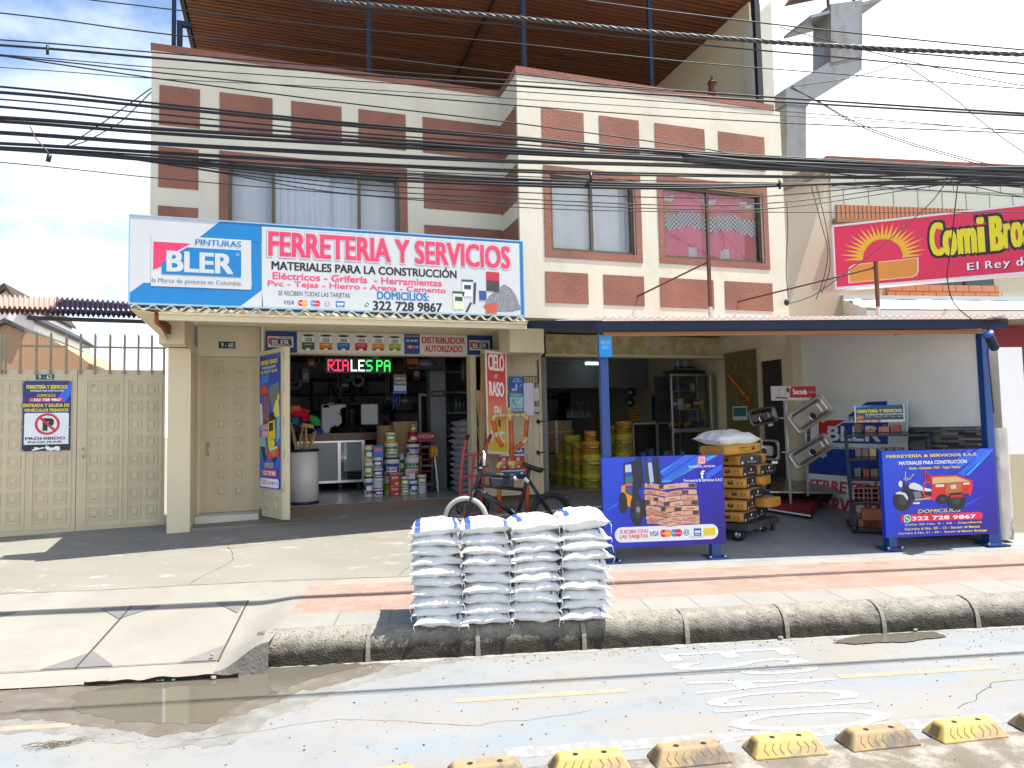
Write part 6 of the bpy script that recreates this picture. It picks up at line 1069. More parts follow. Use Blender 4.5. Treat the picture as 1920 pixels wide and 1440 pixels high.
for a in ((682, 700, 893, 935, Y0, PW, LID['blue'], BLB, 'tall white bucket with blue label at the floor, outermost of the front stack', True, .0), (682, 700, 864, 894, Y0, PW, LID['yel'], GRN, 'yellow lidded bucket with green label, middle of the outermost stack', False, None), (682, 700, 834, 865, Y0, PW, LID['yel'], GRN, 'yellow lidded bucket with green label topping the outermost stack', False, None),
          (699, 719, 914, 935, Y0-.05, PW, LID['blue'], BLB, 'small blue label tub at floor level in the second stack', False, .0), (699, 719, 894, 915, Y0-.05, PW, LID['dark'], None, 'plain white tub with wire handle in the second stack', True, None), (699, 719, 876, 895, Y0-.05, PW, LID['blue'], BLB, 'small blue label tub above the plain white tub', False, None), (699, 718, 857, 877, Y0-.05, PW, LID['white'], BLB, 'small blue label tub under the bright blue tin', False, None),
          (719, 750, 857, 897, Y0+.15, PW, LID['navy'], BLB, 'large white bucket with blue label under the yellow lidded one', True, None), (720, 747, 828, 859, Y0+.15, PW, LID['yel'], GRN, 'white bucket with wide yellow lid and side green label', False, None), (722, 743, 809, 829, Y0+.15, PW, LID['red'], GRN, 'red lidded green label bucket highest in the central stack', False, None), (719, 748, 896, 936, Y0+.16, PW, LID['white'], GRN, 'white bucket with green label half hidden behind the red tins', False, .0),
          (749, 767, 891, 913, Y0, PW, LID['red'], GRN, 'red lidded green label tub on top of a similar tub', False, None), (749, 767, 912, 934, Y0, PW, LID['red'], GRN, 'red lidded green label tub at the floor beside the red tins', False, .0), (766, 783, 898, 931, Y0+.02, PW, LID['teal'], BLB, 'tall narrow blue label bucket with teal lid', False, .0), (781, 800, 888, 909, Y0+.08, PW, LID['red'], GRN, 'red lidded green label tub nearest the step ladder', False, None), (782, 800, 908, 929, Y0+.08, PW, LID['red'], None, 'plain white tub with wire handle nearest the step ladder', True, .0),
          (758, 791, 856, 894, Y0+.3, PW, LID['white'], GRN, 'large white bucket with green label under the navy lidded bucket', True, None), (761, 788, 830, 857, Y0+.3, PW, LID['navy'], BLB, 'navy lidded blue label bucket with raised wire handle', True, None), (765, 783, 809, 831, Y0+.3, P('a8161f', .4), P('a8161f', .4), 'c24048', 'bright red paint bucket below the little brown jar', False, None), (747, 759, 850, 890, Y0+.42, PW, LID['white'], '1d6a55', 'white bucket with dark green stripe standing behind the stacks', False, None), (747, 759, 889, 932, Y0+.42, PW, LID['white'], '1d6a55', 'white bucket with dark green stripe at floor behind the stacks', False, .0), (757, 789, 893, 930, Y0+.31, PW, LID['white'], GRN, 'white bucket at floor under the large green label bucket', False, .0)):
    bucket(*a[:8], a[8], BG, handle=a[9], floor=FZ if a[10] is not None else None, txt='BLER' if a[7] in (BLB, GRN) and a[1]-a[0] > 26 else None)
bucket(699, 718, 835, 858, Y0-.05, P('2b5fb8', .4), P('2b5fb8', .4), 'd85a7a', 'bright blue square tin on the second bucket stack', BG, sq=True, cat='paint tin', name='paint_tin')
bucket(730, 749, 910, 934, Y0-.08, P('a5211d', .4), P('d9822b', .4), 'b8404a', 'lower of the two square red tins on the shop floor', BG, txt='BLER', sq=True, cat='paint tin', name='paint_tin', l2='d8c4c0', floor=FZ); bucket(730, 749, 887, 911, Y0-.08, P('a5211d', .4), P('d9822b', .4), 'b8404a', 'upper of the two square red tins, orange edged', BG, txt='BLER', sq=True, cat='paint tin', name='paint_tin', l2='d8c4c0')
bucket(760, 777, 877, 899, Y0+.04, P('c6c8ca', .4), P('8c1c22', .4), 'b32a44', 'white glue bottle with red label reading PVA on the bucket pile', BG, txt='PVA', sq=True, cat='glue bottle', name='glue_bottle')
bucket(770, 780, 794, 810, Y0+.3, P('b9a489', .4), P('3a2a20', .4), 'c98a4a', 'little brown topped jar at the very top of the bucket pile', BG, cat='jar', name='small_jar')
# yellow mastic buckets in the second opening
YB = M('yellow_bucket', (.60, .54, .05), .4, var=.06); OB = M('orange_bucket', (.66, .33, .03), .4, var=.06); YG = 'yellow mastic buckets in the second opening'; RL = 'a8401c'
def mastic(px0, px1, py0, py1, Y, m_, lab, fl=None, lid=None, sm=False):
    xm = (px0+px1)/2; a = onY(px0, py1, Y); c = onY(px1, py0, Y); r = (c.x-a.x)/2; zb = fl if fl is not None else onY(xm, py1, Y-r).z; h = onY(xm, py0, Y).z-zb; ctr = Vector(((a.x+c.x)/2, Y, zb))
    t = T('mastic_bucket', lab, 'bucket', ctr, YG); rb = r*.9; b = MB(); b.lathe([(0, 0), (rb, 0), (rb+(r*.96-rb)*.8, h*.72), (r, h*.74), (r, h*.77), (r*.95, h*.785), (r*.96, h*.86), (r, h*.87), (r, h*.9), (r*.96, h*.91)], ctr, m_, 24); b.build('body', t); b = MB(); b.lathe([(r*.97, h*.905), (r*.99, h*.93), (r*.97, h), (0, h)], ctr, lid or m_, 24); b.build('lid', t)
    b = MB(); rl = lambda z: (rb+(r*.95-rb)*(z/h))*1.008; base = -100+rnd.uniform(-25, 25); b.lathe([(rl(.46*h), .46*h), (rl(.64*h), .64*h)], ctr, P(RL, .4), 14, R(base-62), R(base+62))
    vs_, fs_, bb = glyphs('POWERMASTIC', .04, 0); b.add([(ctr.x+(rl(h*.5)+.0015)*math.cos(R(base-56+112*(x-bb[0])/(bb[1]-bb[0]))), ctr.y+(rl(h*.5)+.0015)*math.sin(R(base-56+112*(x-bb[0])/(bb[1]-bb[0]))), zb+h*(.495+.11*(y-bb[2])/(bb[3]-bb[2]))) for x, y in vs_], fs_, P('e8d890', .4))
    for k in range(3): b.lathe([(rl(h*(.2+.07*k)), h*(.2+.07*k)), (rl(h*(.225+.07*k)), h*(.225+.07*k))], ctr, P('6a5c1c', .5), 8, R(base-40+8*k), R(base+36-7*k))
    b.build('label', t); b = MB(); b.tube([ctr+Vector((r*1.02*math.cos(R(180+k*18+10)), r*1.06*math.sin(R(180+k*18+10)), h*.74-math.sin(R(k*18))*h*.3)) for k in range(11)], .005, DARKM, 5); b.build('handle', t)
Y1 = 10.1
for a in ((1091, 1125, 888, 925, Y1, YB, 'big yellow bucket at floor level nearest the blue post', FZ), (1092, 1125, 852, 889, Y1, YB, 'big yellow bucket in the second tier nearest the blue post', None), (1091, 1123, 827, 853, Y1, OB, 'orange yellow bucket in the third tier below the small orange pail', None), (1074, 1094, 889, 924, Y1+.28, YB, 'narrow looking yellow bucket at floor level, tucked beside the big one', FZ), (1074, 1094, 853, 890, Y1+.28, OB, 'deep yellow bucket in the second tier, tucked beside the big one', None), (1073, 1093, 828, 854, Y1+.28, OB, 'deep orange bucket in the third tier, tucked beside the big one', None),
          (1059, 1081, 886, 919, Y1+.6, YB, 'yellow bucket at floor level in the third column from the blue post', FZ), (1059, 1080, 851, 887, Y1+.6, YB, 'yellow bucket in the second tier of the third column', None), (1056, 1087, 816, 852, Y1+.6, YB, 'widest yellow bucket crowning the third column', None), (1042, 1063, 884, 917, Y1+.9, YB, 'yellow bucket at floor level in the fourth column, by the cartons', FZ), (1043, 1062, 850, 885, Y1+.9, YB, 'yellow bucket atop the fourth column, by the cartons', None), (1031, 1048, 882, 914, Y1+1.2, YB, 'hindmost yellow bucket on the floor by the cartons', FZ),
          (1153, 1185, 848, 884, Y1+.5, YB, 'yellow bucket partly behind the forklift panel, lower of its stack', None), (1153, 1185, 814, 849, Y1+.5, YB, 'yellow bucket directly beside the post, under the red lidded one', None), (1155, 1184, 790, 815, Y1+.5, OB, 'red lidded orange bucket topping the stack past the blue post', None), (1140, 1157, 848, 884, Y1+.8, YB, 'lower yellow bucket wedged behind the blue post', None), (1140, 1157, 814, 849, Y1+.8, YB, 'upper yellow bucket wedged behind the blue post', None), (1140, 1157, 797, 815, Y1+.8, OB, 'small orange pail behind the blue post', None), (1153, 1185, 883, 922, Y1+.5, YB, 'yellow bucket on the floor behind the forklift panel', FZ), (1140, 1157, 883, 920, Y1+.8, YB, 'floor level yellow bucket behind the blue post', FZ)):
    mastic(*a[:6], a[6], fl=a[7])
mastic(1096, 1117, 807, 828, Y1, OB, 'small orange pail with red lid topping the front column', lid=P('a8401c', .4))
crate(1020, 788, 1072, 850, 11.5, .5, CARD, 'wide cardboard carton with white tape stacked behind the yellow buckets', 'cardboard carton', 'carton'); crate(1020, 851, 1070, 918, 11.5, .5, CARD, 'taller cardboard carton at floor level behind the yellow buckets', 'cardboard carton', 'carton')
b = MB(); a = onY(1042, 850, 11.49); c = onY(1045, 788, 11.49); b.box(a.x, c.x, 11.485, 11.492, a.z, c.z, P('cfcac0')); a = onY(1010, 812, 11.48); c = onY(1076, 808, 11.48); b.tube([a, c], .01, P('cfcac0'), 6); b.build('strapping_tape', label='white strapping tape across the wide carton', cat='tape')
# faucet board, shelves, lock board, display case
a = onY(1062, 782, 12.4); c = onY(1106, 786, 12.4); t = T('faucet_board', 'grey display board with chrome faucets in the dim second opening', 'display board', (a.x, 12.4, a.z)); b = MB(); b.box(a.x, c.x, 12.38, 12.42, a.z-.02, a.z+.1, P('6e7478', .5)); b.build('board', t)
for k in range(4): x = a.x+.05+k*.11; b = MB(); b.tube([(x, 12.36, a.z+.02), (x, 12.34, a.z+.26), (x+.02, 12.28, a.z+.29), (x+.03, 12.24, a.z+.24)], .009, CHROME, 6); b.build('faucet', t)
b = MB()
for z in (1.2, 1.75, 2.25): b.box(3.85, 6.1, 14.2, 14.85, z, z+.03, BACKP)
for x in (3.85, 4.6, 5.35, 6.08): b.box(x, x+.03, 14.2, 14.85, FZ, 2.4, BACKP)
b.build('back_shelf', label='dark empty looking shelf at the back of the second opening', cat='shelf')
b = MB(); a = onY(1098, 682, 11.8); c = onY(1118, 682, 11.8); a.z = c.z; b.tube([a, c+Vector((.08, 0, 0))], .022, M('lit_tube', 'dfffff', .5, var=0, emit='dffffb', es=2.5), 10); lt = b.build('lit_tube'); t = T('tube_light', 'lit fluorescent tube under the ceiling of the second opening', 'light', a); lt.parent = t; lt.location = lt.location-t.location; b = MB(); b.box(a.x-.05, c.x+.12, a.y-.05, a.y+.05, a.z+.03, a.z+.07, WHITE); b.tube([(a.x-.9, a.y, a.z+.05), (a.x-.05, a.y, a.z+.05)], .006, WHITE, 5); b.build('housing', t)
b = MB(); b.box(3.9, 4.6, 12.2, 12.3, 2.0, 2.98, PIER); b.box(4.6, 6.9, 12.2, 12.3, 2.35, 2.98, PIER); b.build('interior_beam', label='grey downstand beam crossing the second opening', cat='beam')
t = T('display_case', 'tall aluminium framed glass display case full of power tools', 'display case', (onY(1300, 900, 9.95).x, 9.95, FZ)); DY = 9.95; x0, x1 = onY(1258, 780, DY).x, onY(1338, 780, DY).x; zT = onY(1300, 701, DY).z; zM = onY(1300, 806, DY).z; ALU = M('aluminium', (.42, .42, .41), .35, .9, var=.08)
b = MB()
for q in ((x0, x0+.035, FZ, zT), (x1-.06, x1, FZ, zT), (x0+.035, x1-.06, zT-.04, zT), (x0+.035, x1-.06, zM-.04, zM+.03), (x0+.035, x1-.06, FZ, FZ+.1)): b.box(q[0], q[1], DY-.03, DY+.03, q[2], q[3], ALU)
b.box(x1-.01, x1+.03, DY+.45, DY+.49, FZ, zT-.02, ALU); b.box(x0, x1, DY+.03, DY+.5, zT-.025, zT, ALU); b.build('frame', t, bevel=.008)
b = MB(); b.box(x0+.035, x1-.06, DY-.002, DY+.003, zM+.03, zT-.04, CLEAR); b.box(x0+.035, x1-.06, DY-.002, DY+.003, FZ+.1, zM-.04, CLEAR); b.build('pane', t)
b = MB(); zs = [zM+.03+(zT-zM)*k/3 for k in range(3)]; [b.box(x0+.03, x1, DY+.03, DY+.48, z-.008, z, ALU) for z in zs+[1.05]]; b.box(x0, x1, DY+.49, DY+.5, FZ, zT, BACKP); b.build('shelf', t)
DG = 'goods in the tall display case'
for i in range(20):
    z = zs[i % 3] if i < 14 else (1.05 if i % 2 else FZ+.1); x = x0+.06+((i//3) % 5)*(x1-x0-.22)/4.4+rnd.uniform(0, .03); w_ = rnd.uniform(.07, .12); h = rnd.uniform(.09, .2); b = MB(); c_ = ('b58a1c', '23408c', '1c2024', '8c2a2a', 'b9b4b0', '2a5a8c', 'c49a22')[i % 7]
    if i % 3 == 0: b.tube([(x, DY+.2, z+.05), (x+.12, DY+.2, z+.08)], .035, P(c_, .5), 10); b.tube([(x+.03, DY+.2, z+.002), (x+.02, DY+.2, z+.07)], .02, P('1c2024', .5), 8)
    elif i % 3 == 1: b.cbox((x, DY+.1, z+.002), (w_, 0, 0), (0, .12, 0), (0, 0, h), .004, P(c_, .5)); b.box(x+.01, x+w_-.01, DY+.098, DY+.1, z+h*.5, z+h*.8, P('d8d4cc', .5))
    else: b.lathe([(0, 0), (w_*.45, 0), (w_*.45, h*.7), (w_*.2, h), (0, h)], (x+w_/2, DY+.2, z+.002), P(c_, .5), 12)
    b.build('tool_package', label='boxed power tool or packet inside the tall glass display case', cat='tool package', group=DG)
t = T('low_display', 'low glass showcase with blue boxes in front of the tall display case', 'showcase', (onY(1210, 850, 10.3).x, 10.3, FZ)); x0, x1 = onY(1186, 830, 10.3).x, onY(1258, 830, 10.3).x; zt3 = onY(1220, 792, 10.3).z; b = MB()
for q in ((x0, x0+.025, FZ, zt3), (onY(1230, 830, 10.3).x, onY(1234, 830, 10.3).x, FZ, zt3), (x0, x1, zt3-.03, zt3), (x0, x1, 1.0, 1.02), (x0, x1, FZ, FZ+.08)): b.box(q[0], q[1], 10.28, 10.31, q[2], q[3], ALU)
b.box(x0, x1, 10.31, 10.8, 1.0, 1.02, ALU); b.box(x0, x1, 10.8, 10.82, FZ, zt3, BACKP); b.build('frame', t)
for i in range(9): x = x0+.06+i % 5*.15; z = 1.021 if i < 5 else FZ+.081; b = MB(); b.cbox((x, 10.4, z), (.1, 0, 0), (0, .15, 0), (0, 0, .1+.05*(i % 3)), .004, P(('4a5a68', '2f6a9a', '5a6268', '3c3f42', '7fa0b8')[i % 5], .5)); b.build('small_box', label='small blue or grey box inside the low showcase', cat='box', group='boxes in the low showcase')
t = T('lock_board', 'dark blue board displaying a door lock and handle', 'display board', onY(1231, 790, 10.6)); F = Frame(onY(1224, 788, 10.6), (1, 0, 0)); w_ = onY(1240, 788, 10.6).x-F.o.x; h = onY(1231, 741, 10.6).z-F.o.z; b = MB(); b.fbox(F, 0, w_, 0, h, -.02, 0, P('1a2454', .4)); b.build('board', t); b = MB(); b.lathe([(0, .03), (.025, .03), (.03, 0)], F.at(w_*.5, h*.7), CHROME, 12, axis=F.N); b.tube([F.at(w_*.5, h*.7, .03), F.at(w_*.95, h*.69, .035)], .008, CHROME, 6); b.lathe([(0, .03), (.022, .03), (.028, 0)], F.at(w_*.5, h*.42), CHROME, 12, axis=F.N); b.build('lock', t)
b = MB(); p, q = onY(1242, 742, 10.55), onY(1243, 788, 10.55); b.prism([q, q+Vector((.06, 0, .05)), p+Vector((.06, 0, -.1)), p, p+Vector((-.03, 0, -.15)), q+Vector((-.03, 0, .1))], (0, .02, 0), P('c99a1c', .4)); b.build('yellow_level', label='yellow boat shaped spirit level hanging by the lock board', cat='level')
for k in range(4): b = MB(); p = onY(1190, 770+k*5.5, 10.9); b.lathe([(.09, -.012), (.11, -.012), (.115, 0), (.11, .012), (.09, .012), (.085, 0), (.09, -.012)], p, P('a8641c', .6), 24); b.build('hose_coil', label='orange rolled coil hanging in the dim second opening', cat='coil', group='orange coils on the back wall')
for k, (x, y) in enumerate(((1182, 736), (1181, 755))): b = MB(); p = onY(x, y, 11); b.lathe([(.03, -.02), (.09, -.02), (.09, .02), (.03, .02), (.03, -.02)], p, DARKM, 20, axis=(0, 1, 0)); b.lathe([(.012, -.022), (.022, -.024), (.028, -.022)], p, CHROME, 16, axis=(0, 1, 0)); b.build('grinding_disc', label=('upper' if k == 0 else 'lower')+' dark disc with a bright ring centre on the back wall', cat='disc')
b = MB(); a = onY(1255, 700, 10.4); b.cbox((a.x, 10.3, zT+.003), (.75, 0, 0), (0, .35, 0), (0, 0, .09), .02, DARKM); b.tube([(a.x+.1, 10.4, zT+.09), (a.x+.12, 10.4, zT+.15), (a.x+.5, 10.4, zT+.15), (a.x+.55, 10.4, zT+.09)], .012, DARKM, 6); b.build('tool_case', label='black tool case lying on top of the tall display case', cat='tool case')
for x in (1268, 1282): b = MB(); p = onY(x, 690, 10.5); b.lathe([(0, 0), (.05, 0), (.05, .2), (.03, .23), (0, .23)], (p.x, 10.45, zT+.094), P('8d9298', .15), 14); b.build('clear_jar', label='grey clear jar standing on the black tool case', cat='jar', group='jars on the black tool case')
# hanging black bags near the banner
for k, (x0, y0, x1, y1, lab) in enumerate(((862, 676, 875, 718, 'black drooping tool bag hanging highest near the banner'), (879, 710, 893, 742, 'black tool bag with a white tag hanging behind the planks'), (880, 690, 892, 708, 'pale packaged tool hanging above the black tool bag'))):
    a = onY(x0, y1, 10.0); c = onY(x1, y0, 10.0); b = MB(); ctr = (a+c)/2; b.grid(ell(ctr, (c.x-a.x)/2, .06, (c.z-a.z)/2*1.05), 14, 10, P('8f9296' if k == 2 else '15161a', .6)); b.tube([ctr+Vector((0, 0, (c.z-a.z)*.4)), ctr+Vector((0, .0, (c.z-a.z)*.5+.12))], .006, DARKM, 5); b.build('tool_bag', label=lab, cat='bag')

# goods hung and shelved along the sides and ceiling of the first opening
HG_ = 'tools hung high in the first opening'
for k in range(22):
    x = rnd.uniform(.05, 2.5); y = rnd.uniform(11.0, 13.2); zt_ = rnd.uniform(2.35, 2.9); l_ = rnd.uniform(.2, .55); c_ = rnd.choice(('5a5d62', '2c2f34', '7c5a2c', '8a2c28', '2a4a7c', '9a958a', '3c5a40')); b = MB(); ty = k % 4
    if abs(x-1.1) < .55 and y < 12.4 and zt_-l_ < 2.2: zt_ = 2.95
    b.tube([(x, y, 3.04), (x, y, zt_)], .004, DARKM, 4)
    if ty == 0: b.tube([(x, y, zt_), (x+.02, y, zt_-l_)], .014, P(c_, .5), 6); b.box(x-.05, x+.07, y-.02, y+.02, zt_-l_-.05, zt_-l_, P('6c7076', .4))
    elif ty == 1: b.lathe([(.07, -.02), (.11, -.02), (.11, .02), (.07, .02), (.07, -.02)], (x, y, zt_-.11), P(c_, .5), 18, axis=(.2, 1, 0))
    elif ty == 2: b.cbox((x-.06, y, zt_-l_*.6), (.12, 0, 0), (0, .05, 0), (0, 0, l_*.6), .005, P(c_, .5)); b.box(x-.045, x+.045, y-.002, y, zt_-l_*.45, zt_-l_*.2, P('c9c5bc', .5))
    else: b.tube([(x, y, zt_), (x+.05, y, zt_-l_*.5), (x-.03, y, zt_-l_)], .02, P(c_, .5), 8); b.tube([(x-.05, y, zt_), (x-.02, y, zt_-l_*.7)], .012, P('8a8d92', .4), 6)
    b.build('hanging_tool', label='tool or packet hanging from the ceiling of the first opening', cat='tool', group=HG_)
for k in range(18):
    x = rnd.uniform(3.95, 5.9); z = rnd.choice((1.231, 1.781, FZ, FZ+.28)); w_ = rnd.uniform(.15, .35); h = rnd.uniform(.14, .27); b = MB(); b.cbox((x, 13.7, z), (w_, 0, 0), (0, .3, 0), (0, 0, h), .005, P(rnd.choice(('5a4a38', '6c7076', '33404e', '7a5f2c', '50524e')), .7)); b.box(x+w_*.2, x+w_*.8, 13.697, 13.7, z+h*.3, z+h*.7, P('8c8a84', .6)); b.build('stock_carton', label='carton stacked at the dim back of the second opening', cat='carton', group='cartons at the back of the second opening')
# ================================================================== SACKS
SACK = M('woven_sack', (.70, .70, .685), .55, var=.05, vs=8, bump=.5, bs=16); SBLUE = M('sack_blue_print', (.035, .085, .36), .55, var=.25, vs=14, c2=(.5, .5, .52), c2s=30, c2p=(.6, .66)); SINK = M('sack_navy_print', (.02, .025, .12), .55, var=.2, vs=10)
def pillow(w, d, h, seed, pw=3.4, ear=.05, wr=.006, nu=26, nv=30, band=None, ends=None, base=None, flat=.0, droop=.0):
    # a filled bag: local, origin at its bottom centre; returns builder
    b = MB(); base = base or SACK
    def pos(u, v, s):
        x, y = u*2-1, v*2-1
        q = max(0, (1-abs(x)**pw))**.5*max(0, (1-abs(y)**(pw*1.1)))**.5
        e = 1+ear*(abs(x)*abs(y))**6-.045*(1-abs(y)**2)*abs(x)**3-.03*(1-x*x)*abs(y)**3
        n_ = noise.noise(Vector((x*2.3+seed*7, y*2.3, s*3+seed)))*.22+noise.noise(Vector((x*6+seed, y*6, s*5)))*.07
        lift = noise.noise(Vector((x*1.6+seed*3, y*1.6, 9)))*.02+wr*noise.noise(Vector((x*14, y*14, seed+s)))*(.3+q)
        z = h*.46+s*h*.5*q*(1+n_)+lift*1.0-droop*(x*x)*.5-droop*.5*abs(y)**4
        return Vector((x*w/2*e+.006*noise.noise(Vector((y*5, seed, s))), y*d/2*e+.008*noise.noise(Vector((x*7, seed+5, s))), z))
    for s in (1, -1):
        P_ = [[pos(i/nu, j/nv, s) for j in range(nv+1)] for i in range(nu+1)]
        for i in range(nu):
            for j in range(nv):
                u, v = (i+.5)/nu, (j+.5)/nv; m_ = base
                if band: m_ = band(u*2-1, v*2-1, s) or base
                b.add([P_[i][j], P_[i+1][j], P_[i+1][j+1], P_[i][j+1]], [(0, 1, 2, 3) if s > 0 else (3, 2, 1, 0)], m_, True)
    return b
def weld(o, dist=.0006):
    bm = bmesh.new(); bm.from_mesh(o.data); bmesh.ops.remove_doubles(bm, verts=bm.verts, dist=dist); bmesh.ops.recalc_face_normals(bm, faces=bm.faces)
    for f in bm.faces: f.smooth = True
    bm.to_mesh(o.data); bm.free()
def bandA(x, y, s):
    if s > 0 and .60 < abs(x) < .70 and -.9 < y < .92: return SBLUE
    if s > 0 and .74 < abs(x) < .78 and -.86 < y < .88: return SINK
    if s > 0 and -.70 < y < -.64 and abs(x) < .7: return SINK
    if s > 0 and -.58 < y < -.52 and abs(x) < .6: return SBLUE
def bandB(x, y, s):
    if s > 0 and -.78 < x < -.52 and -.8 < y < .9: return SBLUE
    if s > 0 and -.25 < y < .2 and -.3 < x < .5 and (int((x+2)*14)+int((y+2)*9)) % 3 == 0: return SBLUE
    if s > 0 and .66 < x < .86 and .1 < y < .8 and int(y*20) % 2: return SBLUE
def bandC(x, y, s):
    if s > 0 and -.86 < x < -.6: return SBLUE
    if s > 0 and -.35 < y < -.05 and -.1 < x < .55: return SBLUE
    if s > 0 and .72 < x < .82: return SBLUE
SG = 'white sacks in the kerbside stack'
protos = []
sdep, swid = .50, .362
for k in range(7):
    o = pillow(swid, sdep, .108 if k < 5 else .15, k*3.7+1, band=(None, bandA, None, bandA, None, bandB, bandC)[k], droop=.012, ear=.07).build('white_sack', local=True); weld(o)
    st_ = MB(); sd = k*5
    for sx_ in (-1, 1):
        x = sx_*swid*.5*1.0; y = -sdep*.5; st_.tube([(x, y, .045), (x+.012*sx_, y-.014, .03), (x+.008*sx_+.01*math.sin(sd), y-.018, -.005-.012*(k % 3))], .0022, WHITE, 4)
    q = st_.build('stitching_thread', local=True); q.parent = o; protos.append((o, q))
used = set(); cols_ = ('first', 'second', 'third', 'fourth')
def sack_inst(k, loc, rot, lab, sc=(1, 1, 1)):
    o, q = protos[k]
    if k in used: c = o.copy(); col.objects.link(c); d = q.copy(); col.objects.link(d); d.parent = c
    else: c = o; used.add(k)
    c.location = loc; c.rotation_euler = rot; c.scale = sc; tag(c, lab, 'sack', SG)
pitch = .0715
for ci in range(4):
    for li in range(10):
        u = -.205+.357*(ci+.5)+rnd.uniform(-.012, .012)+.010*(li/9)*(ci-1.2); v = 5.365+rnd.uniform(-.014, .014); z = .206+li*pitch
        top = li == 9; k = (5 if ci in (2, 3) else 6) if top else rnd.choice((0, 1, 2, 3, 4, 0, 2, 4))
        if (ci, li) in ((0, 8), (0, 0), (2, 3), (3, 1), (3, 5), (3, 6), (1, 0), (1, 6)): k = 1 if (ci+li) % 2 else 3
        where = 'topmost' if top else ('lowest, on the kerb' if li == 0 else ORD[li]+' up from the kerb')
        sack_inst(k, S(u, v, z), (rnd.uniform(-.03, .03)+(.0 if not top else -.05), rnd.uniform(-.045, .045), PHI+rnd.uniform(-.05, .05)), f'white building sack {where}, in the {cols_[ci]} column from the driveway side', (1.02, 1, rnd.uniform(.86, .98)*(1.0 if not top else (.85, .85, .95, 1.12)[ci])))
# grey sacks inside
GSK = M('grey_sack', (.36, .37, .40), .6, var=.08, bump=.4, bs=14); GBL = M('grey_sack_blue', (.035, .05, .17), .6, var=.2, vs=9)
gp = pillow(.40, .55, .105, 77, base=GSK, band=lambda x, y, s: GBL if x > .35 else None).build('grey_sack', local=True); weld(gp)
for k in range(12):
    y = 926-k*11.9; a = onY(877, min(y, 926), 10.35); z = FZ+k*.0905; o = gp if k == 0 else gp.copy()
    if k: col.objects.link(o)
    o.location = (a.x+rnd.uniform(-.02, .02), 10.35+rnd.uniform(-.02, .02), z); o.rotation_euler = (0, rnd.uniform(-.03, .03), rnd.uniform(-.06, .06)+.05)
    tag(o, f'grey sack with navy end, {ORD[k]} up from the floor by the red hand truck' if k < 11 else 'grey sack with navy end topping the indoor pile', 'sack', 'grey sacks piled inside by the planks')
# ================================================================== CEMENT BAGS ON TROLLEY
CY_ = M('cement_paper', (.52, .25, .035), .6, var=.1, vs=5, bump=.3, bs=10); CTOP = M('cement_paper_top', (.46, .27, .13), .65, var=.1, vs=5); CBK = M('cement_black_end', (.022, .022, .024), .5, var=.15); CRD = P('b5301f', .5)
def cbag(w, d, h, seed):     # long axis x, black end at +x
    def band(x, y, s):
        if x > .985 or (x > .93 and False): return CBK
        return None
    b = MB(); nu, nv = 18, 10
    def f(i, j):
        a = j*2*math.pi; cx, sx_ = math.cos(a), math.sin(a); n_ = .42; yy = math.copysign(abs(cx)**n_, cx); zz = math.copysign(abs(sx_)**n_, sx_)
        x = i*2-1; t = 1-.10*abs(x)**10; bul = 1+.05*noise.noise(Vector((x*2+seed, yy*1.5, zz*1.5)))+.06*(1-x*x)
        return Vector((x*w/2+.006*noise.noise(Vector((seed, yy*3, zz*3))), yy*d/2*t*bul, h/2+zz*h/2*t*bul))
    ns = 40
    Pg = [[f(i/nu, j/ns) for j in range(ns)] for i in range(nu+1)]
    for i in range(nu):
        for j in range(ns):
            a = (j+.5)/ns; x = (i+.5)/nu*2-1; top = .125 < a < .375; m_ = CTOP if top else CY_
            if top and -.1 < x < .45: m_ = CRD
            b.add([Pg[i][j], Pg[i+1][j], Pg[i+1][(j+1) % ns], Pg[i][(j+1) % ns]], [(0, 1, 2, 3)], m_, True)
    for i, m_ in ((0, CY_), (nu, CBK)):
        c = sum(Pg[i], Vector())/ns+Vector((.006 if i else -.006, 0, 0)); b.add(Pg[i]+[c], [(j, (j+1) % ns, ns) for j in range(ns)], m_, False)
    return b
def cbag_print(w, d, h):
    b = MB(); INKB = P('2a1c10', .6); Ff = Frame((-w/2, -d/2*1.045-.003, 0), (1, 0, 0))
    b.text(Ff, 'CEMENTO', w*.34, w*.62, h*.56, h*.70, INKB, 1, .03); b.text(Ff, 'USO ESTRUCTURAL', w*.34, w*.62, h*.40, h*.5, INKB, 1, .02); b.text(Ff, '50 kg', w*.46, w*.62, h*.24, h*.34, INKB, 1, .03)
    b.rrect(Ff, w*.67, w*.77, h*.36, h*.72, .008, INKB, 1); b.rrect(Ff, w*.69, w*.75, h*.56, h*.68, .004, P('b8782a', .6), 2)
    for q in ((.85, .86, .28, .62), (.925, .935, .28, .62), (.86, .925, .6, .62), (.86, .88, .28, .3)): b.rect(Ff, w*q[0], w*q[1], h*q[2], h*q[3], INKB, 1)
    Fe = Frame((w/2+.010, -d/2, 0), (0, 1, 0)); WG = P('c9c4bc', .6); b.text(Fe, 'fortecem', d*.32, d*.7, h*.3, h*.44, WG, 1, .02); b.disc(Fe, d*.5, h*.66, .017, WG, 1, None, 8); b.rect(Fe, d*.08, d*.16, h*.18, h*.4, WG, 1); return b
CG = 'yellow cement bags on the trolley'
p0 = onG(1440, 1004); 
cw, cdp, ch = .60, .37, .116
cbp = []
for k in range(3):
    o = cbag(cw, cdp, ch, 11+k*4).build('cement_bag', local=True, auto=True); q = cbag_print(cw, cdp, ch).build('bag_print', local=True); q.parent = o; cbp.append((o, q))
cu_ = set()
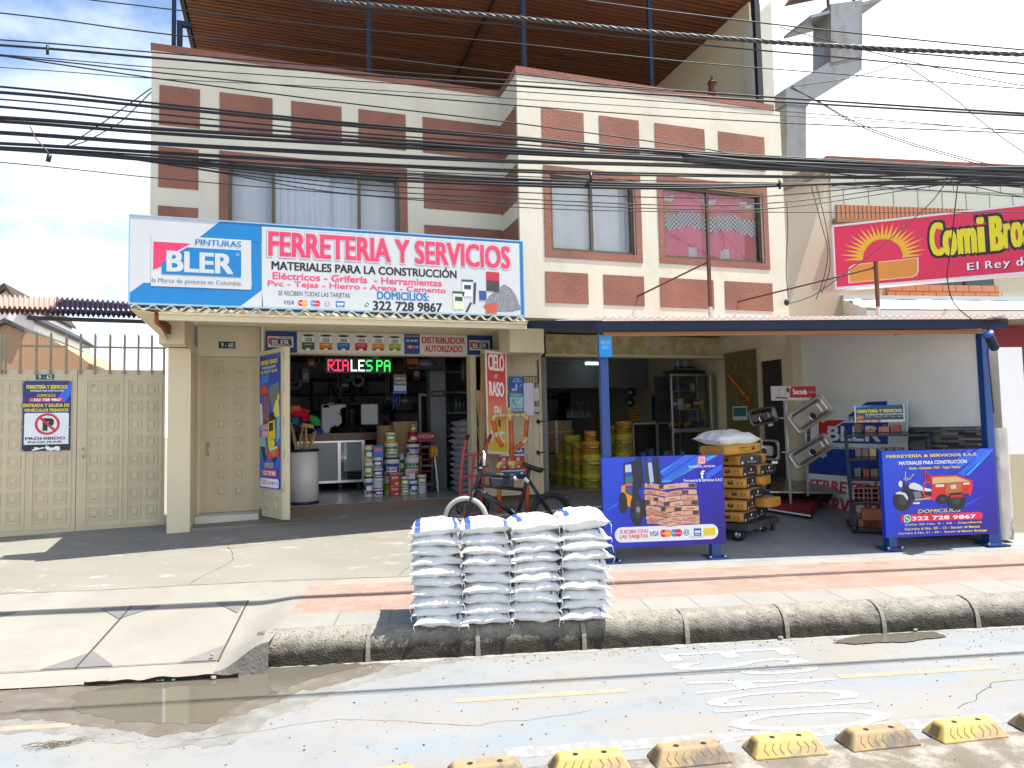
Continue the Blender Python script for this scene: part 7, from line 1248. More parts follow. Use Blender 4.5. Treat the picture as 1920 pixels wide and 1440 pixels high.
def cinst(k, loc, rz, lab, ry=0, rx=0):
    o, q = cbp[k]
    if k in cu_: c = o.copy(); col.objects.link(c); d = q.copy(); col.objects.link(d); d.parent = c
    else: c = o; cu_.add(k)
    c.location = loc; c.rotation_euler = (rx, ry, rz); tag(c, lab, 'cement bag', CG)
# front corner of the pile from the photograph: black ends turn toward the street
TY = 6.4; zt0 = onY(1370, 985, TY).z
tx1 = onY(1375, 985, TY).x
rz = R(-60); ax = Vector((math.cos(rz), math.sin(rz), 0)); ay = Vector((-math.sin(rz), math.cos(rz), 0))
corner = onY(1393, 982, TY)      # lower front corner of the lowest bag: front face meets black end
offs = (.0, .03, .09, .10, .08, .04, -.04)
zb_ = corner.z
for li in range(6):
    px_, py_ = ((1393, 982), (1400, 961), (1405, 937), (1399, 915), (1392, 891), (1385, 865))[li]; cpt = onY(px_, py_, TY-.01*li); rzi = rz+(-.05, .12, -.06, .08, -.05, -.35)[li]
    a_ = Vector((math.cos(rzi), math.sin(rzi), 0)); b_ = Vector((-math.sin(rzi), math.cos(rzi), 0)); zi = zb_+li*.1245
    cinst(li % 3, Vector((cpt.x, cpt.y, zi))-a_*cw/2+b_*cdp/2, rzi, ('lowest' if li == 0 else ORD[li]+' up')+' bag of the front pile on the trolley, dark end showing')
for li in range(6):      # rear pile: ends alternate
    px_, py_ = ((1437, 967), (1447, 948), (1449, 925), (1450, 900), (1445, 878), (1445, 852))[li]; cpt = onY(px_, py_, TY+.33); flip = li in (1, 3, 5); rzi = rz+(.05, -.1, .2, .1, -.15, .02)[li]
    a_ = Vector((math.cos(rzi), math.sin(rzi), 0)); b_ = Vector((-math.sin(rzi), math.cos(rzi), 0)); zi = zb_+li*.1245
    fx, fy = ((1393, 982), (1400, 961), (1405, 937), (1399, 915), (1392, 891), (1385, 865))[li]; cp = onY(fx, fy, TY-.01*li); ctr = Vector((cp.x, cp.y, zi))-a_*(cw/2-(.0, .03, -.03, .06, -.02, .02)[li])+b_*(cdp*1.52)
    if flip: rzi += math.pi
    cinst(li % 3, ctr, rzi, ('lowest' if li == 0 else ORD[li]+' up')+' cement bag of the rear pile on the trolley, behind the front pile')
cpt = onY(1372, 838, TY+.1); cinst(2, Vector((cpt.x, TY+.12, zb_+6*.1245)), R(14), 'topmost yellow cement bag directly under the loose white sack', -.04)
o, q = protos[2]; c = o.copy(); col.objects.link(c); d = q.copy(); col.objects.link(d); d.parent = c; cpt = onY(1362, 822, TY+.1); c.location = (cpt.x, TY+.1, zb_+7*.1245-.012); c.rotation_euler = (0, -.10, R(100)); c.scale = (1.0, 1.25, 1.35); tag(c, 'single white sack flopped on top of the yellow cement bags', 'sack', None); c['group'] = 'loose sack on the cement bags'
# trolley
tg = gz(Vector((corner.x, TY, 0)))
tr_ = T('platform_trolley', 'worn dark wooden platform trolley under the yellow cement bags', 'trolley', (corner.x-.3, TY, tg)); TW_ = M('dark_timber', (.045, .045, .05), .7, var=.3, vs=6)
b = MB(); o = Vector((corner.x, TY, 0))-ax*.95-ay*.04; o.z = zb_-.075; b.cbox(o, ax*1.03, ay*.86, Vector((0, 0, .07)), .01, TW_); b.build('platform', tr_)
for s_ in (.16, .86):
    for t_ in (.12, .70):
        wc = o+ax*s_+ay*t_; rad = (zb_-.09-tg)/2+.015; wc.z = tg+rad; b = MB(); b.lathe([(.02, -.03), (rad*.85, -.03), (rad, -.02), (rad, .02), (rad*.85, .03), (.02, .03)], wc, M('grey_wheel', (.13, .12, .105), .8, var=.3, vs=12) if s_ < .2 and t_ < .2 else BLACK, 22, axis=ay); b.lathe([(0, -.034), (.03, -.034), (.035, -.03)], wc, CHROME, 12, axis=ay); wh = b.build('wheel', tr_)
b = MB(); q = o+ax*.98+ay*.80; b.box(q.x-.02, q.x+.02, q.y-.02, q.y+.02, tg+.02, zb_-.075, TW_); b.build('leg', tr_)
# ================================================================== CANOPY
cn = T('canopy', 'navy and blue steel canopy with pale corrugated roof over the tiled forecourt', 'canopy', S(3.8, 6.85, .3)); PINKT = M('pink_grey_sheet', (.66, .56, .53), .55, var=.15, vs=3)
def yb(u): return (8.27+.2164*u)/.9763
b = MB()
def cf(i, j):
    u = 1.50+4.66*i; v = 6.50+(yb(u)-6.5)*j; p = S(u, v, 2.665+.33*j+.013*math.sin(i*4.66/.076*6.283)); return p
PINKT = glow(PINKT, .3); b.grid(cf, 620, 2, PINKT); b.grid(lambda i, j: cf(i, 0)-NN*.002+UP*(-.008+.014*j), 620, 1, PINKT); b.build('roof_sheet', cn)
b = MB(); b.obox(S(1.53, 6.56, 2.555), E*4.33, NN*.06, UP*.095, NAVY); b.build('front_beam', cn)
pA, pB = S(1.55, 6.62, 2.565), Vector((2.97, 8.24, 2.885)); b = MB(); d = pB-pA; sd_ = d.cross(UP).normalized()*.05; b.obox(pA, d, sd_, UP*.10, NAVY); b.build('side_beam', cn)
pA, pB = S(5.80, 6.62, 2.565), Vector((7.04, 8.24, 2.885)); b = MB(); d = pB-pA; b.obox(pA, d, sd_, UP*.10, NAVY); b.build('side_beam', cn)
b = MB(); b.obox(S(1.62, 6.66, 2.515), E*4.15, NN*.05, UP*.04, P('a5744c', .7)); b.obox(S(1.9, 7.4, 2.64), E*4.0, NN*.06, UP*.05, NAVY); b.build('ceiling_batten', cn)
CPV = P('e2d8ca', .5); b = MB(); b.add([S(1.60, 6.7, 2.60), S(5.85, 6.7, 2.60), S(5.85, yb(5.85)-.06, 2.90), S(1.60, yb(1.6)-.06, 2.90)], [(0, 1, 2, 3)], CPV); b.build('ceiling_sheet', cn)
for u, lab in ((1.645, 'blue square canopy post'), (5.785, None)):
    b = MB(); post(b, u, 6.83, .29, 2.565, .085); pt = b.build('post', cn, bevel=.006)
    b = MB(); b.obox(S(u-.10, 6.73, gz(S(u, 6.83))-.002), E*.2, NN*.2, UP*.012, DARKM); q = b.build('base_plate', cn)
# blue enamel tag on the post
a = onV(1125, 668, 6.72); F = Frame(a, E); b = MB(); w_ = .165/1.0; F = Frame(onV(1124, 670, 6.70), E*1.0+NN*-.35); h = onV(1130, 628, 6.70).z-F.o.z; b.fbox(F, 0, .125, 0, h, -.006, 0, P('1793d8', .3)); tg_ = b.build('blue_tag', label='bright blue hanging tag sign fixed high on the canopy post', cat='sign')
b = MB(); b.text(F, 'PINCO', .02, .105, h*.56, h*.74, P('9fd6f4', .3), 2, .02); b.text(F, 'SERVI', .025, .10, h*.36, h*.50, P('9fd6f4', .3), 2, .0); o = b.build('lettering'); o.parent = tg_; o.location = o.location-tg_.location
# two rusty poles standing on the canopy roof, each with a stay
def roofpole(x0, y0, x1, y1, Y, sx_, sy_, lab):
    p = onY(x0, y1, Y); q = onY(x1, y0, Y); p.z = 2.99-.33*0; t = T('rusty_pole', lab, 'pole', (p.x, Y, p.z-.15)); b = MB(); b.box(p.x-.018, p.x+.018, Y-.018, Y+.018, 2.80, q.z, RUST); b.build('upright', t); b = MB(); b.box(p.x-.02, p.x+.02, Y-.02, Y+.02, 2.82, 3.08, P('b8b0a6', .7)); b.build('painted_foot', t)
    w0 = onY(sx_, sy_, YR-.005); b = MB(); b.tube([Vector((p.x, Y, q.z-.08)), w0], .012, RUST, 6); b.build('stay', t)
roofpole(1333, 479, 1333, 606, 7.35, 1195, 556, 'rusty pole with stay standing on the canopy before the pink curtain window'); roofpole(1648, 490, 1644, 608, 6.9, 1383, 566, 'rusty pole with stay standing on the canopy before the pink restaurant sign')
# flood light at canopy corner
p = onV(1852, 626, 6.45); t = T('flood_light', 'blue rimmed cylindrical spotlight on the canopy corner', 'spotlight', p); b = MB(); d = (E*.35+NN*.2-UP*.35).normalized(); b.lathe([(0, 0), (.045, 0), (.045, .20), (.038, .215), (0, .215)], p, NAVY, 18, axis=d); b.build('body', t); b = MB(); b.lathe([(0, -.012), (.050, -.012), (.055, 0), (.048, .012)], p, P('2c4f9c', .4), 20, axis=d); b.build('cap', t); b = MB(); b.tube([p+d*.02+UP*.05, p+UP*.14, p+UP*.16+E*.1], .008, DARKM, 6); b.build('bracket', t); b = MB(); b.tube([p-UP*.05+E*.01, p-UP*.2-E*.02, p-UP*.45, p-UP*.8+E*.01], .006, DARKM, 6); b.build('hanging_chain', t)
b = MB(); p2 = onV(1835, 601, 6.5)
for k in range(14): q = p2+E*rnd.uniform(-.05, .28); b.tube([q, q+E*rnd.uniform(.05, .2)+UP*rnd.uniform(-.02, .05)], .005, P('2a2018', .9), 4)
b.build('dry_sticks', label='small heap of dry sticks on the canopy corner', cat='sticks')
# ================================================================== PARTY WALL, BOARDS, SINKS, BRICK RACK
pw_ = T('party_wall', 'white plastered side wall with dark mosaic stone lower part under the canopy', 'wall', (7.2, 7, .3)); WPL = M('white_plaster', (.80, .79, .77), .85, var=.05, vs=1, c2=(.70, .68, .65), c2s=1.2, c2p=(.5, .75))
MB().box(7.12, 7.2, 5.47, 8.19, .2, 2.66, WPL).build('plaster_wall', pw_); MB().box(7.12, 7.2, 6.6, 8.19, 2.66, 2.9, WPL).build('plaster_wall', pw_)
MOS = brick_mat('mosaic_stone', (.014, .014, .016), (.36, .33, .305), (.02, .02, .02), .21, .028, .002, .5, .6, .37, .35, axes='YZ'); MB().box(7.10, 7.119, 5.47, 8.19, .2, 1.54, MOS).build('stone_cladding', pw_)
# boards leaning on the wall
NVD = P('2148a4', .45); RDD = P('d82c36', .45); BW = P('eaeef0', .45)
def lean(px_bl, px_br, top_y_l, Xb, Xt, name, label, painter):
    a = onX(*px_bl, Xb); c = onX(*px_br, Xb); z0 = min(a.z, c.z); d = Vector((0, c.y-a.y, 0)); tp = onX(px_bl[0], top_y_l, Xt); Z = Vector((Xt-Xb, 0, tp.z-a.z)); F = Frame(Vector((Xb, a.y, (a.z+c.z)/2)), d, Z); w_ = d.length; h = Z.length
    t = T(name, label, 'board', F.at(w_/2, 0)); b = MB(); b.fbox(F, 0, w_, 0, h, -.02, 0, BW); b.build('sheet', t); b = MB(); painter(b, F, w_, h); b.build('printed_picture', t); return F, w_, h
def pA_(b, F, w_, h):
    b.text(F, 'FERRETERÍA', w_*.05, w_*1.1 if False else w_*.97, h*.58, h*.93, P('1c1c22', .5), 1, .07); b.text(F, 'FERRETERÍA', w_*.05, w_*.97, h*.59, h*.92, P('e6e2e0', .5), 2, .055); b.text(F, 'FERRETERÍA', w_*.05, w_*.97, h*.60, h*.91, RDD, 3, .035)
    b.text(F, 'Y SERVICIOS', w_*.03, w_*.98, h*.10, h*.46, P('1c1c22', .5), 1, .07); b.text(F, 'Y SERVICIOS', w_*.03, w_*.98, h*.11, h*.45, P('e6e2e0', .5), 2, .055); b.text(F, 'Y SERVICIOS', w_*.03, w_*.98, h*.12, h*.44, RDD, 3, .035)
def pB_(b, F, w_, h):
    b.poly(F, [(0, 0), (w_, 0), (w_, h*.36), (0, h*.34)], NVD, 1); b.poly(F, [(w_*.42, h*.8), (w_*.62, h*.985), (w_*.82, h*.985), (w_*.82, h*.8)], NVD, 1); bler(b, F, w_*.10, w_*.86, h*.32, h*.82, 2, NVD, RDD, BW); b.poly(F, [(w_*.7, 0), (w_, h*.2), (w_, 0)], BW, 2)
lean((1507, 958), (1668, 988), 884, 6.98, 7.07, 'lettered_board', 'white board with red outlined hardware lettering leaning low on the mosaic wall', pA_)
lean((1519, 890), (1700, 893), 762, 7.02, 7.09, 'paint_board', 'white and navy paint maker board standing above the red lettered board', pB_)
# sink stand
SST = M('stainless', (.46, .425, .38), .4, 1, var=.06); SSTD = M('stainless_dark', (.13, .125, .12), .33, 1, var=.05); SY = 6.85
gs = onG(1495, 975); SY = gs.y+.15; sk = T('sink_stand', 'white two post display stand with red base holding steel sinks', 'display stand', (gs.x, SY, gs.z))
b = MB(); RB = P('7a1420', .45); pl0 = onG(1440, 962); pl1 = onG(1520, 975); pl2 = onG(1545, 945); b.prism([pl0+UP*.05, pl1+UP*.05, pl2+UP*.05, pl0+(pl2-pl1)+UP*.05], UP*.09, RB); b.build('base', sk); b = MB(); b.prism([pl0+UP*.04+Vector((0, -.005, 0)), pl1+UP*.04+Vector((0, -.005, 0)), pl1+UP*.04, pl0+UP*.04], UP*.02, WHITE); b.build('base_trim', sk)
for q in (pl1, pl2, pl0): b = MB(); b.lathe([(0, -.015), (.03, -.015), (.03, .015), (0, .015)], q*.96+(pl0+(pl2-pl1))*.04+UP*.03*0+Vector((0, 0, .03-(q*.96+(pl0+(pl2-pl1))*.04).z+gz(q))), BLACK, 12, axis=(0, 1, 0)); b.build('castor', sk)
PYs = SY+.1; WP = P('b9bcc0', .4); b = MB(); b.tube([onY(1483, 948, PYs), onY(1473, 752, PYs)], .018, WP, 10); b.tube([onY(1515, 930, PYs), onY(1508, 752, PYs)], .018, WP, 10); b.tube([onY(1462, 784, PYs), onY(1512, 782, PYs)], .01, WP, 8); b.tube([onY(1466, 848, PYs), onY(1514, 848, PYs)], .01, WP, 8); b.build('post', sk)
F = Frame(onY(1447, 751, PYs-.03), (1, -.05, 0)); w_ = F.px(1531, 748)[0]; h = F.px(1447, 724)[1]; b = MB(); b.fbox(F, 0, w_, 0, h, -.015, 0, P('c9c4c4', .4)); b.poly(F, [(w_*.40, h*.02), (w_*.99, h*.02), (w_*.99, h*.98), (w_*.40, h*.98)], P('b01c34', .4), 1); b.poly(F, [(w_*.30, 0), (w_*.99, 0), (w_*.99, h*.18), (w_*.34, h*.18)], P('c9c4c4', .4), 2); b.poly(F, [(0, 0), (w_*.36, 0), (w_*.44, h), (0, h)], P('b9aeb0', .4), 3); b.line(F, (w_*.08, h*.2), (w_*.34, h*.16), .02, P('4a4446', .4), 4); b.line(F, (w_*.16, h*.3), (w_*.16, h*.85), .008, P('6a6468', .4), 4); b.disc(F, w_*.36, h*.72, .03, P('4a4446', .4), 4); b.text(F, 'Socoda', w_*.47, w_*.79, h*.42, h*.78, P('f0e8e8', .4), 3, .04); b.text(F, 'Lavaplatos', w_*.82, w_*.98, h*.5, h*.62, P('f0e8e8', .4), 3, 0); b.build('header_sign', sk)
def sink(corners, Y, dep, mat, lab, drain=(.72, .62), bowl=(.08, .92, .11, .89), nrm=None):
    # corners: pixels lower-left, lower-right, upper-right, upper-left of the rim on plane Y
    q = [onY(*c, Y+dy) for c, dy in corners]
    o, X, Z = q[0], q[1]-q[0], q[3]-q[0]; w_, h = X.length, Z.length; X.normalize(); Z = (Z-X*Z.dot(X)).normalized(); F = Frame(o, X, Z); h = (q[3]-q[0]).dot(Z)
    t = T('steel_sink', lab, 'sink', F.at(w_/2, 0)); b = MB(); nx, nz = 40, 26; x0, x1, z0, z1 = bowl
    def rr(x, z, a, bb, c, d, r):   # signed inside amount of a rounded rectangle
        cx, cz = (a+bb)/2, (c+d)/2; dx = abs(x-cx)-((bb-a)/2-r); dz = abs(z-cz)-((d-c)/2-r); return r-(math.hypot(max(dx, 0), max(dz, 0))+min(max(dx, dz), 0))
    def f(i, j):
        x, z = i*w_, j*h; s_ = rr(x, z, x0*w_, x1*w_, z0*h, z1*h, .06); dd = max(0, min(1, s_/.03)); dd = dd*dd*(3-2*dd); R0 = .045; cx = min(max(x, R0), w_-R0); cz = min(max(z, R0), h-R0); v = Vector((x-cx, z-cz))
        if v.length > R0: v = v.normalized()*R0
        e_ = rr(x, z, 0, w_, 0, h, .045); lip = .006*math.exp(-((e_-.012)/.008)**2)
        return F.at(cx+v.x, cz+v.y, lip-dep*dd)
    b.grid(f, nx, nz, mat); b.tube([f(*p) for p in [(i/16, 0) for i in range(17)]+[(1, j/10) for j in range(1, 11)]+[(1-i/16, 1) for i in range(1, 17)]+[(0, 1-j/10) for j in range(1, 11)]], .007, CHROME if mat is SST else mat, 6, False); b.build('basin', t)
    b = MB(); c = F.at(w_*drain[0], h*drain[1], -dep+.002); b.lathe([(0, 0), (.03, 0), (.042, .004), (.05, .003)], c, BLACK, 20, axis=F.N); b.lathe([(.040, .003), (.05, .005), (.055, .001)], c, CHROME, 20, axis=F.N); b.build('drain', t)
    b = MB(); b.obox(F.at(w_*.62, -.006, -.02), F.X*.08, F.Z*-.03, F.N*.004, CHROME); b.build('clip', t); return t
sink([((1500, 814), -.12), ((1564, 772), -.12), ((1538, 737), -.02), ((1470, 782), -.02)], SY, .085, SST, 'largest tilted steel sink high on the stand beside the header sign', (.62, .35))
sink([((1497, 881), -.10), ((1566, 838), -.10), ((1545, 811), -.02), ((1478, 852), -.02)], SY, .085, SST, 'tilted steel sink below the largest one, showing a dark drain', (.60, .40))
sink([((1410, 800), -.1), ((1460, 790), -.05), ((1458, 757), 0), ((1413, 768), -.05)], SY, .07, SSTD, 'small dark steel sink highest above the cement bags', (.6, .4))
sink([((1426, 862), -.02), ((1462, 864), -.05), ((1472, 828), -.05), ((1430, 824), 0)], SY, .07, SSTD, 'dark steel sink half hidden behind the cement bags', (.35, .45))
b = MB(); q = [onG(1445, 958)+UP*.235, onG(1573, 960)+UP*.235, onG(1540, 925)+UP*.235, onG(1452, 928)+UP*.235]; b.prism(q, UP*.02, SST); q2 = [p.lerp((q[0]+q[2])/2, .22)-UP*.14 for p in q]; b.add([p.lerp((q[0]+q[2])/2, .1) for p in q]+q2, [(0, 1, 5, 4), (1, 2, 6, 5), (2, 3, 7, 6), (3, 0, 4, 7), (4, 5, 6, 7)], SSTD); b.build('steel_sink', label='wide steel sink lying flat on the red base of the stand', cat='sink')
# brick rack
gr = onG(1600, 1002); rY = gr.y+.02; rx0 = onY(1604, 1000, rY).x; rw = 1.02; RD_ = E*.97+NN*.0
rk = T('brick_rack', 'navy stepped metal rack displaying sample bricks and blocks', 'rack', gr)
RX = Vector((math.cos(R(-38)), math.sin(R(-38)), 0)); Fk = Frame(Vector((rx0, rY, gr.z)), RX); g = Fk.px; NVY = M('rack_navy', (.012, .018, .04), .45, var=.1)
zs = [g(1605, y)[1] for y in (992, 944, 900, 862, 816)]
b = MB(); wd = g(1700, 980)[0]+.35
tops = []
for k, z in enumerate(zs):
    dep0 = (.0, .08, .16, .22, .28)[k]; b.obox(Fk.at(-.02, z-.025, -dep0), Fk.X*wd, -Fk.N*(.24), UP*.022, NVY); b.tube([Fk.at(-.02, z+.02, -dep0), Fk.at(wd-.02, z+.02, -dep0)], .007, NVY, 6); tops.append((z-.002, dep0))
b.build('shelf', rk)
b = MB(); [b.obox(Fk.at(x, .05, -.05), Fk.X*.035, -Fk.N*.035, Fk.Z*(zs[-1]-.0)+Fk.N*-.30, NVY) for x in (-.03, wd-.05)]; [b.obox(Fk.at(x, .05, .04), Fk.X*.035, -Fk.N*.62, UP*.04, NVY) for x in (-.03, wd-.05)]; b.build('frame', rk)
for x in (0, wd-.04):
    for d_ in (-.0, .5): b = MB(); c = Fk.at(x, .028, -d_); b.lathe([(0, -.012), (.028, -.012), (.028, .012), (0, .012)], c, BLACK, 12, axis=Fk.N); b.build('castor', rk)
Fh = Frame(Fk.at(0, 0, -.33), RX); hq = Fh.px(1603, 793); Fh = Frame(Fh.at(*hq), RX); w_ = Fh.px(1697, 790)[0]; h = Fh.px(1604, 761)[1]; Fh.o = Fh.o; b = MB(); b.fbox(Fh, 0, w_, 0, h, -.012, 0, P('1d4a74', .4)); b.rect(Fh, 0, w_, h*.0, h*.17, P('b85a3c', .4), 1); b.rect(Fh, w_*.52, w_*.98, h*.02, h*.15, P('d8d4cc', .4), 2); b.poly(Fh, [(0, h), (0, h*.85), (w_*.4, h)], P('4a9ad0', .4), 1); b.poly(Fh, [(w_*.02, h*.2), (w_*.18, h*.25), (w_*.18, h*.4), (w_*.06, h*.42)], P('c98a4a', .4), 2); b.poly(Fh, [(0, 0), (0, h), (.014, h), (.014, 0)], P('d0d4d8', .4), 3); b.poly(Fh, [(w_-.014, 0), (w_-.014, h), (w_, h), (w_, 0)], P('d0d4d8', .4), 3)
b.text(Fh, 'FERRETERÍA Y SERVICIOS', w_*.05, w_*.95, h*.58, h*.80, YEL, 2, .05); b.text(Fh, 'MATERIALES PARA CONSTRUCCIÓN', w_*.22, w_*.97, h*.42, h*.54, P('eef0f2', .4), 2, .03); b.text(Fh, 'Arena - Cemento - PVC - Tejas - Hierro', w_*.22, w_*.97, h*.28, h*.38, YEL, 2, .02); b.text(Fh, '322 728 9867', w_*.06, w_*.48, h*.04, h*.14, P('f0e8e0', .4), 2, .03); b.build('header_sign', rk)
BRK = {k: M('brick_'+k, c, .85, var=.15, vs=10, bump=.3, bs=50) for k, c in dict(terracotta=(.38, .125, .055), rust=(.30, .085, .04), brown=(.12, .085, .07), grey=(.17, .155, .135), cream=(.46, .33, .16), taupe=(.20, .15, .12), pink=(.40, .17, .11)).items()}
GB = 'sample bricks on the navy rack'
def rbrick(px0, px1, py0, py1, lv, kind, lab, dep=.2, name='sample_brick', holes=None, sk=.0):
    z, d0 = tops[lv]; Fp = Frame(Fk.at(0, 0, -d0-.012), RX); a = Fp.px(px0, py1); c = Fp.px(px1, py0); b = MB(); w_ = c[0]-a[0]; h = Fp.px(px0, py0)[1]-z
    o = Fp.at(a[0], z, 0); Dv = -Fp.N*dep+Fp.X*sk*dep
    if not holes: b.cbox(o, Fp.X*w_, Dv, UP*h, .004, BRK[kind])
    else:
        nx, nz = holes; t_ = .009; cw_ = (w_-t_)/nx; chh = (h-t_)/nz
        for i in range(nx+1): b.obox(o+Fp.X*(cw_*i), Fp.X*t_, Dv, UP*h, BRK[kind])
        for j in range(nz+1):
            for i in range(nx): b.obox(o+Fp.X*(cw_*i+t_)+UP*(chh*j)-Fp.N*.001, Fp.X*(cw_-t_), Dv, UP*t_, BRK[kind])
        b.obox(o+Dv*.6, Fp.X*w_, Dv*.02, UP*h, BRK['brown'])
    b.build(name, label=lab, cat='brick', group=GB)
for a in ((1602, 1614, 795, 814, 4, 'brown', 'dark brown block at the outer end of the top shelf'), (1622, 1641, 806, 814, 4, 'terracotta', 'flat orange brick lying second on the top shelf'), (1648, 1667, 800, 814, 4, 'pink', 'salmon brick third on the top shelf'), (1673, 1687, 797, 813, 4, 'rust', 'rusty red brick nearest the upright on the top shelf'),
          (1604, 1614, 841, 861, 3, 'taupe', 'taupe brick outermost on the second shelf from the top'), (1617, 1628, 842, 861, 3, 'taupe', 'brown brick next to the cream brick, second shelf'), (1631, 1642, 841, 861, 3, 'cream', 'only cream yellow brick on the rack'), (1650, 1660, 840, 860, 3, 'grey', 'grey paver just behind the blue panel edge'), (1664, 1675, 840, 860, 3, 'grey', 'middle grey paver peeking over the blue panel'), (1681, 1692, 840, 860, 3, 'grey', 'last grey paver peeking over the blue panel by the upright'),
          (1603, 1613, 878, 898, 2, 'grey', 'grey brown brick outermost on the middle shelf'), (1619, 1629, 880, 899, 2, 'rust', 'bright rust brick second on the middle shelf'), (1633, 1645, 880, 899, 2, 'taupe', 'pinkish brown brick third on the middle shelf')): rbrick(*a[:7], sk=.25)
for k, (x0, x1, h_, lab) in enumerate(((1601, 1619, (2, 3), 'hollow clay block with six cells, outermost on the fourth shelf'), (1620, 1634, (2, 3), 'hollow clay block with narrow cells, second on the fourth shelf'), (1635, 1647, (1, 3), 'hollow clay block with three cells, third on the fourth shelf'), (1648, 1660, (1, 2), 'hollow clay block mostly behind the blue panel'))): rbrick(x0, x1, 915 if k < 3 else 922, 942, 1, 'pink', lab, .24, 'hollow_block', h_, .25)
rbrick(1617, 1700, 955, 973, 0, 'terracotta', 'long terracotta slab upper of two at the rack foot', .12, 'clay_slab'); rbrick(1611, 1690, 974, 993, 0, 'terracotta', 'long terracotta slab lower of two at the rack foot', .2, 'clay_slab')
# ================================================================== LANE SEPARATORS
SEPY = M('separator_yellow', (.52, .345, .10), .65, var=.18, vs=6, c2=(.24, .195, .14), c2s=6, c2p=(.46, .66), stretch=(1, 1, 1.6)); SEPD = M('separator_dirty', (.40, .275, .13), .7, var=.2, vs=6, c2=(.15, .125, .10), c2s=6, c2p=(.4, .6)); SEPG = M('separator_groove', (.17, .12, .05), .8, var=.2)
def separator(m_, seed):
    w_, d, h, iw = .195, .088, .074, .025     # half lengths, height
    o = MB(); prof = [(-.195, -.085, 0), (.195, -.085, 0), (.195, .085, 0), (-.195, .085, 0), (-.15, -.035, h), (.15, -.035, h), (.15, .035, h), (-.15, .035, h)]
    o.add(prof, [(0, 1, 5, 4), (1, 2, 6, 5), (2, 3, 7, 6), (3, 0, 4, 7), (4, 5, 6, 7), (3, 2, 1, 0)], m_); ob = o.build('lane_separator', local=True, bevel=.010)
    g = MB()
    def fp(x, t, off=.0015): p0_ = Vector((x, -.085+.05*t, h*t)); n_ = Vector((0, -h, .05)).normalized(); return p0_+n_*off
    for k in range(7):
        x = -.12+.04*k; s = -1 if k < 4 else 1; tip = .016*s
        for (xa, ta, xb, tb) in ((x, .22, x+tip, .5), (x+tip, .5, x, .78)): g.add([fp(xa-.0025, ta), fp(xa+.0025, ta), fp(xb+.0025, tb), fp(xb-.0025, tb)], [(0, 1, 2, 3)], SEPG)
    q = g.build('chevron_groove', local=True); q.parent = ob
    g = MB()
    for x in (-.07, .07): g.lathe([(.014, 0), (0, -.001)], (x, -.012, h+.0012), HOLLOW, 14); g.lathe([(.0, .0012), (.011, .001)], (x, -.012, h+.0005), HOLLOW, 14)
    q2 = g.build('bolt_hole', local=True); q2.parent = ob
    g = MB(); g.add([Vector((-.188, -.04, .012)), Vector((-.188, .03, .012)), Vector((-.165, .02, .06)), Vector((-.165, -.03, .06))], [(0, 1, 2, 3)], SEPG); g.v = [v+Vector((-.004, 0, .0015)) for v in g.v]; q3 = g.build('reflector_recess', local=True); q3.parent = ob
    return ob, (q, q2, q3)
sA, sB = separator(SEPY, 1), separator(SEPD, 2); first = {0: True, 1: True}
labs = ['cut off yellow lane separator nearest the puddle side', 'low yellow separator showing only its top edge, second along the row', 'bright yellow separator with grey smears under the sacks, third along the row', 'dusty brown yellow separator, fourth along the row', 'cleanest bright yellow separator with a white scuff, fifth along the row', 'dusty separator with white patches, sixth along the row', 'bright yellow separator with dark scratches, seventh along the row', 'cut off yellow separator at the far end of the row']
for i in range(8):
    k = (0, 1, 0, 1, 0, 1, 0, 1)[i]; ob, ch = (sA, sB)[k]
    if not first[k]: 
        c = ob.copy(); col.objects.link(c)
        for x in ch: d = x.copy(); col.objects.link(d); d.parent = c
        ob = c
    first[k] = False; ob.location = S(-.505+.5*i+.195+rnd.uniform(-.006, .006), 3.362+.030*.5*i, .003); ob.rotation_euler = (0, 0, PHI+.030+rnd.uniform(-.035, .035)); tag(ob, labs[i], 'lane separator', 'yellow lane separators along the bicycle lane')
# a bit of broken plastic on the road
p = onZ(1305+30, 1416, .004); b = MB(); [b.obox(p+E*rnd.uniform(-.04, .04)+NN*rnd.uniform(-.012, .012), E*.02+NN*rnd.uniform(-.01, .01), NN*.008, UP*.006, P('2a2622', .8)) for k in range(8)]; b.build('rubber_scrap', label='dark torn rubber scrap lying before the cleanest separator', cat='scrap')
# ================================================================== NEIGHBOURS
# restaurant on the far side of the party wall
NBX = Vector((math.cos(R(-9)), math.sin(R(-9)), 0)); FN = Frame((7.08, 8.75, 2.4), NBX); g = FN.px
nb = T('restaurant_building', 'cream and green tiled restaurant building with a brick parapet beside the shop', 'building', (8.5, 8.6, .3))
NCR = M('neighbour_plaster', (.50, .44, .33), .85, var=.06, vs=1.2, c2=(.46, .41, .32), c2s=1.3, c2p=(.5, .8)); TILEG = M('pale_green_tile', (.47, .49, .40), .6, var=.05, vs=2); BRKR = brick_mat('parapet_brick', (.30, .085, .05), (.36, .12, .07), (.12, .09, .07), .24, .14, .008, .85, .5, .0, .35, axes='XZ'); SOLD = P('b5764e', .7)
W_ = 6.0; top = g(1560, 311)[1]; b = MB(); b.fbox(FN, 0, W_, -2.1, top, -.3, 0, NCR); b.build('front_wall', nb)
xt = g(1556, 350)[0]; zt_ = g(1560, 410)[1]; b = MB(); b.fbox(FN, xt, W_, zt_, top, 0, .012, TILEG)
b2 = MB(); GRT = P('6e7668', .8); zz = g(1600, 352)[1]
b2.fbox(FN, xt, W_, zz-.006, zz+.006, .012, .015, GRT); b2.fbox(FN, xt, W_, zz+.36, zz+.372, .012, .015, GRT)
k = 0
x = xt
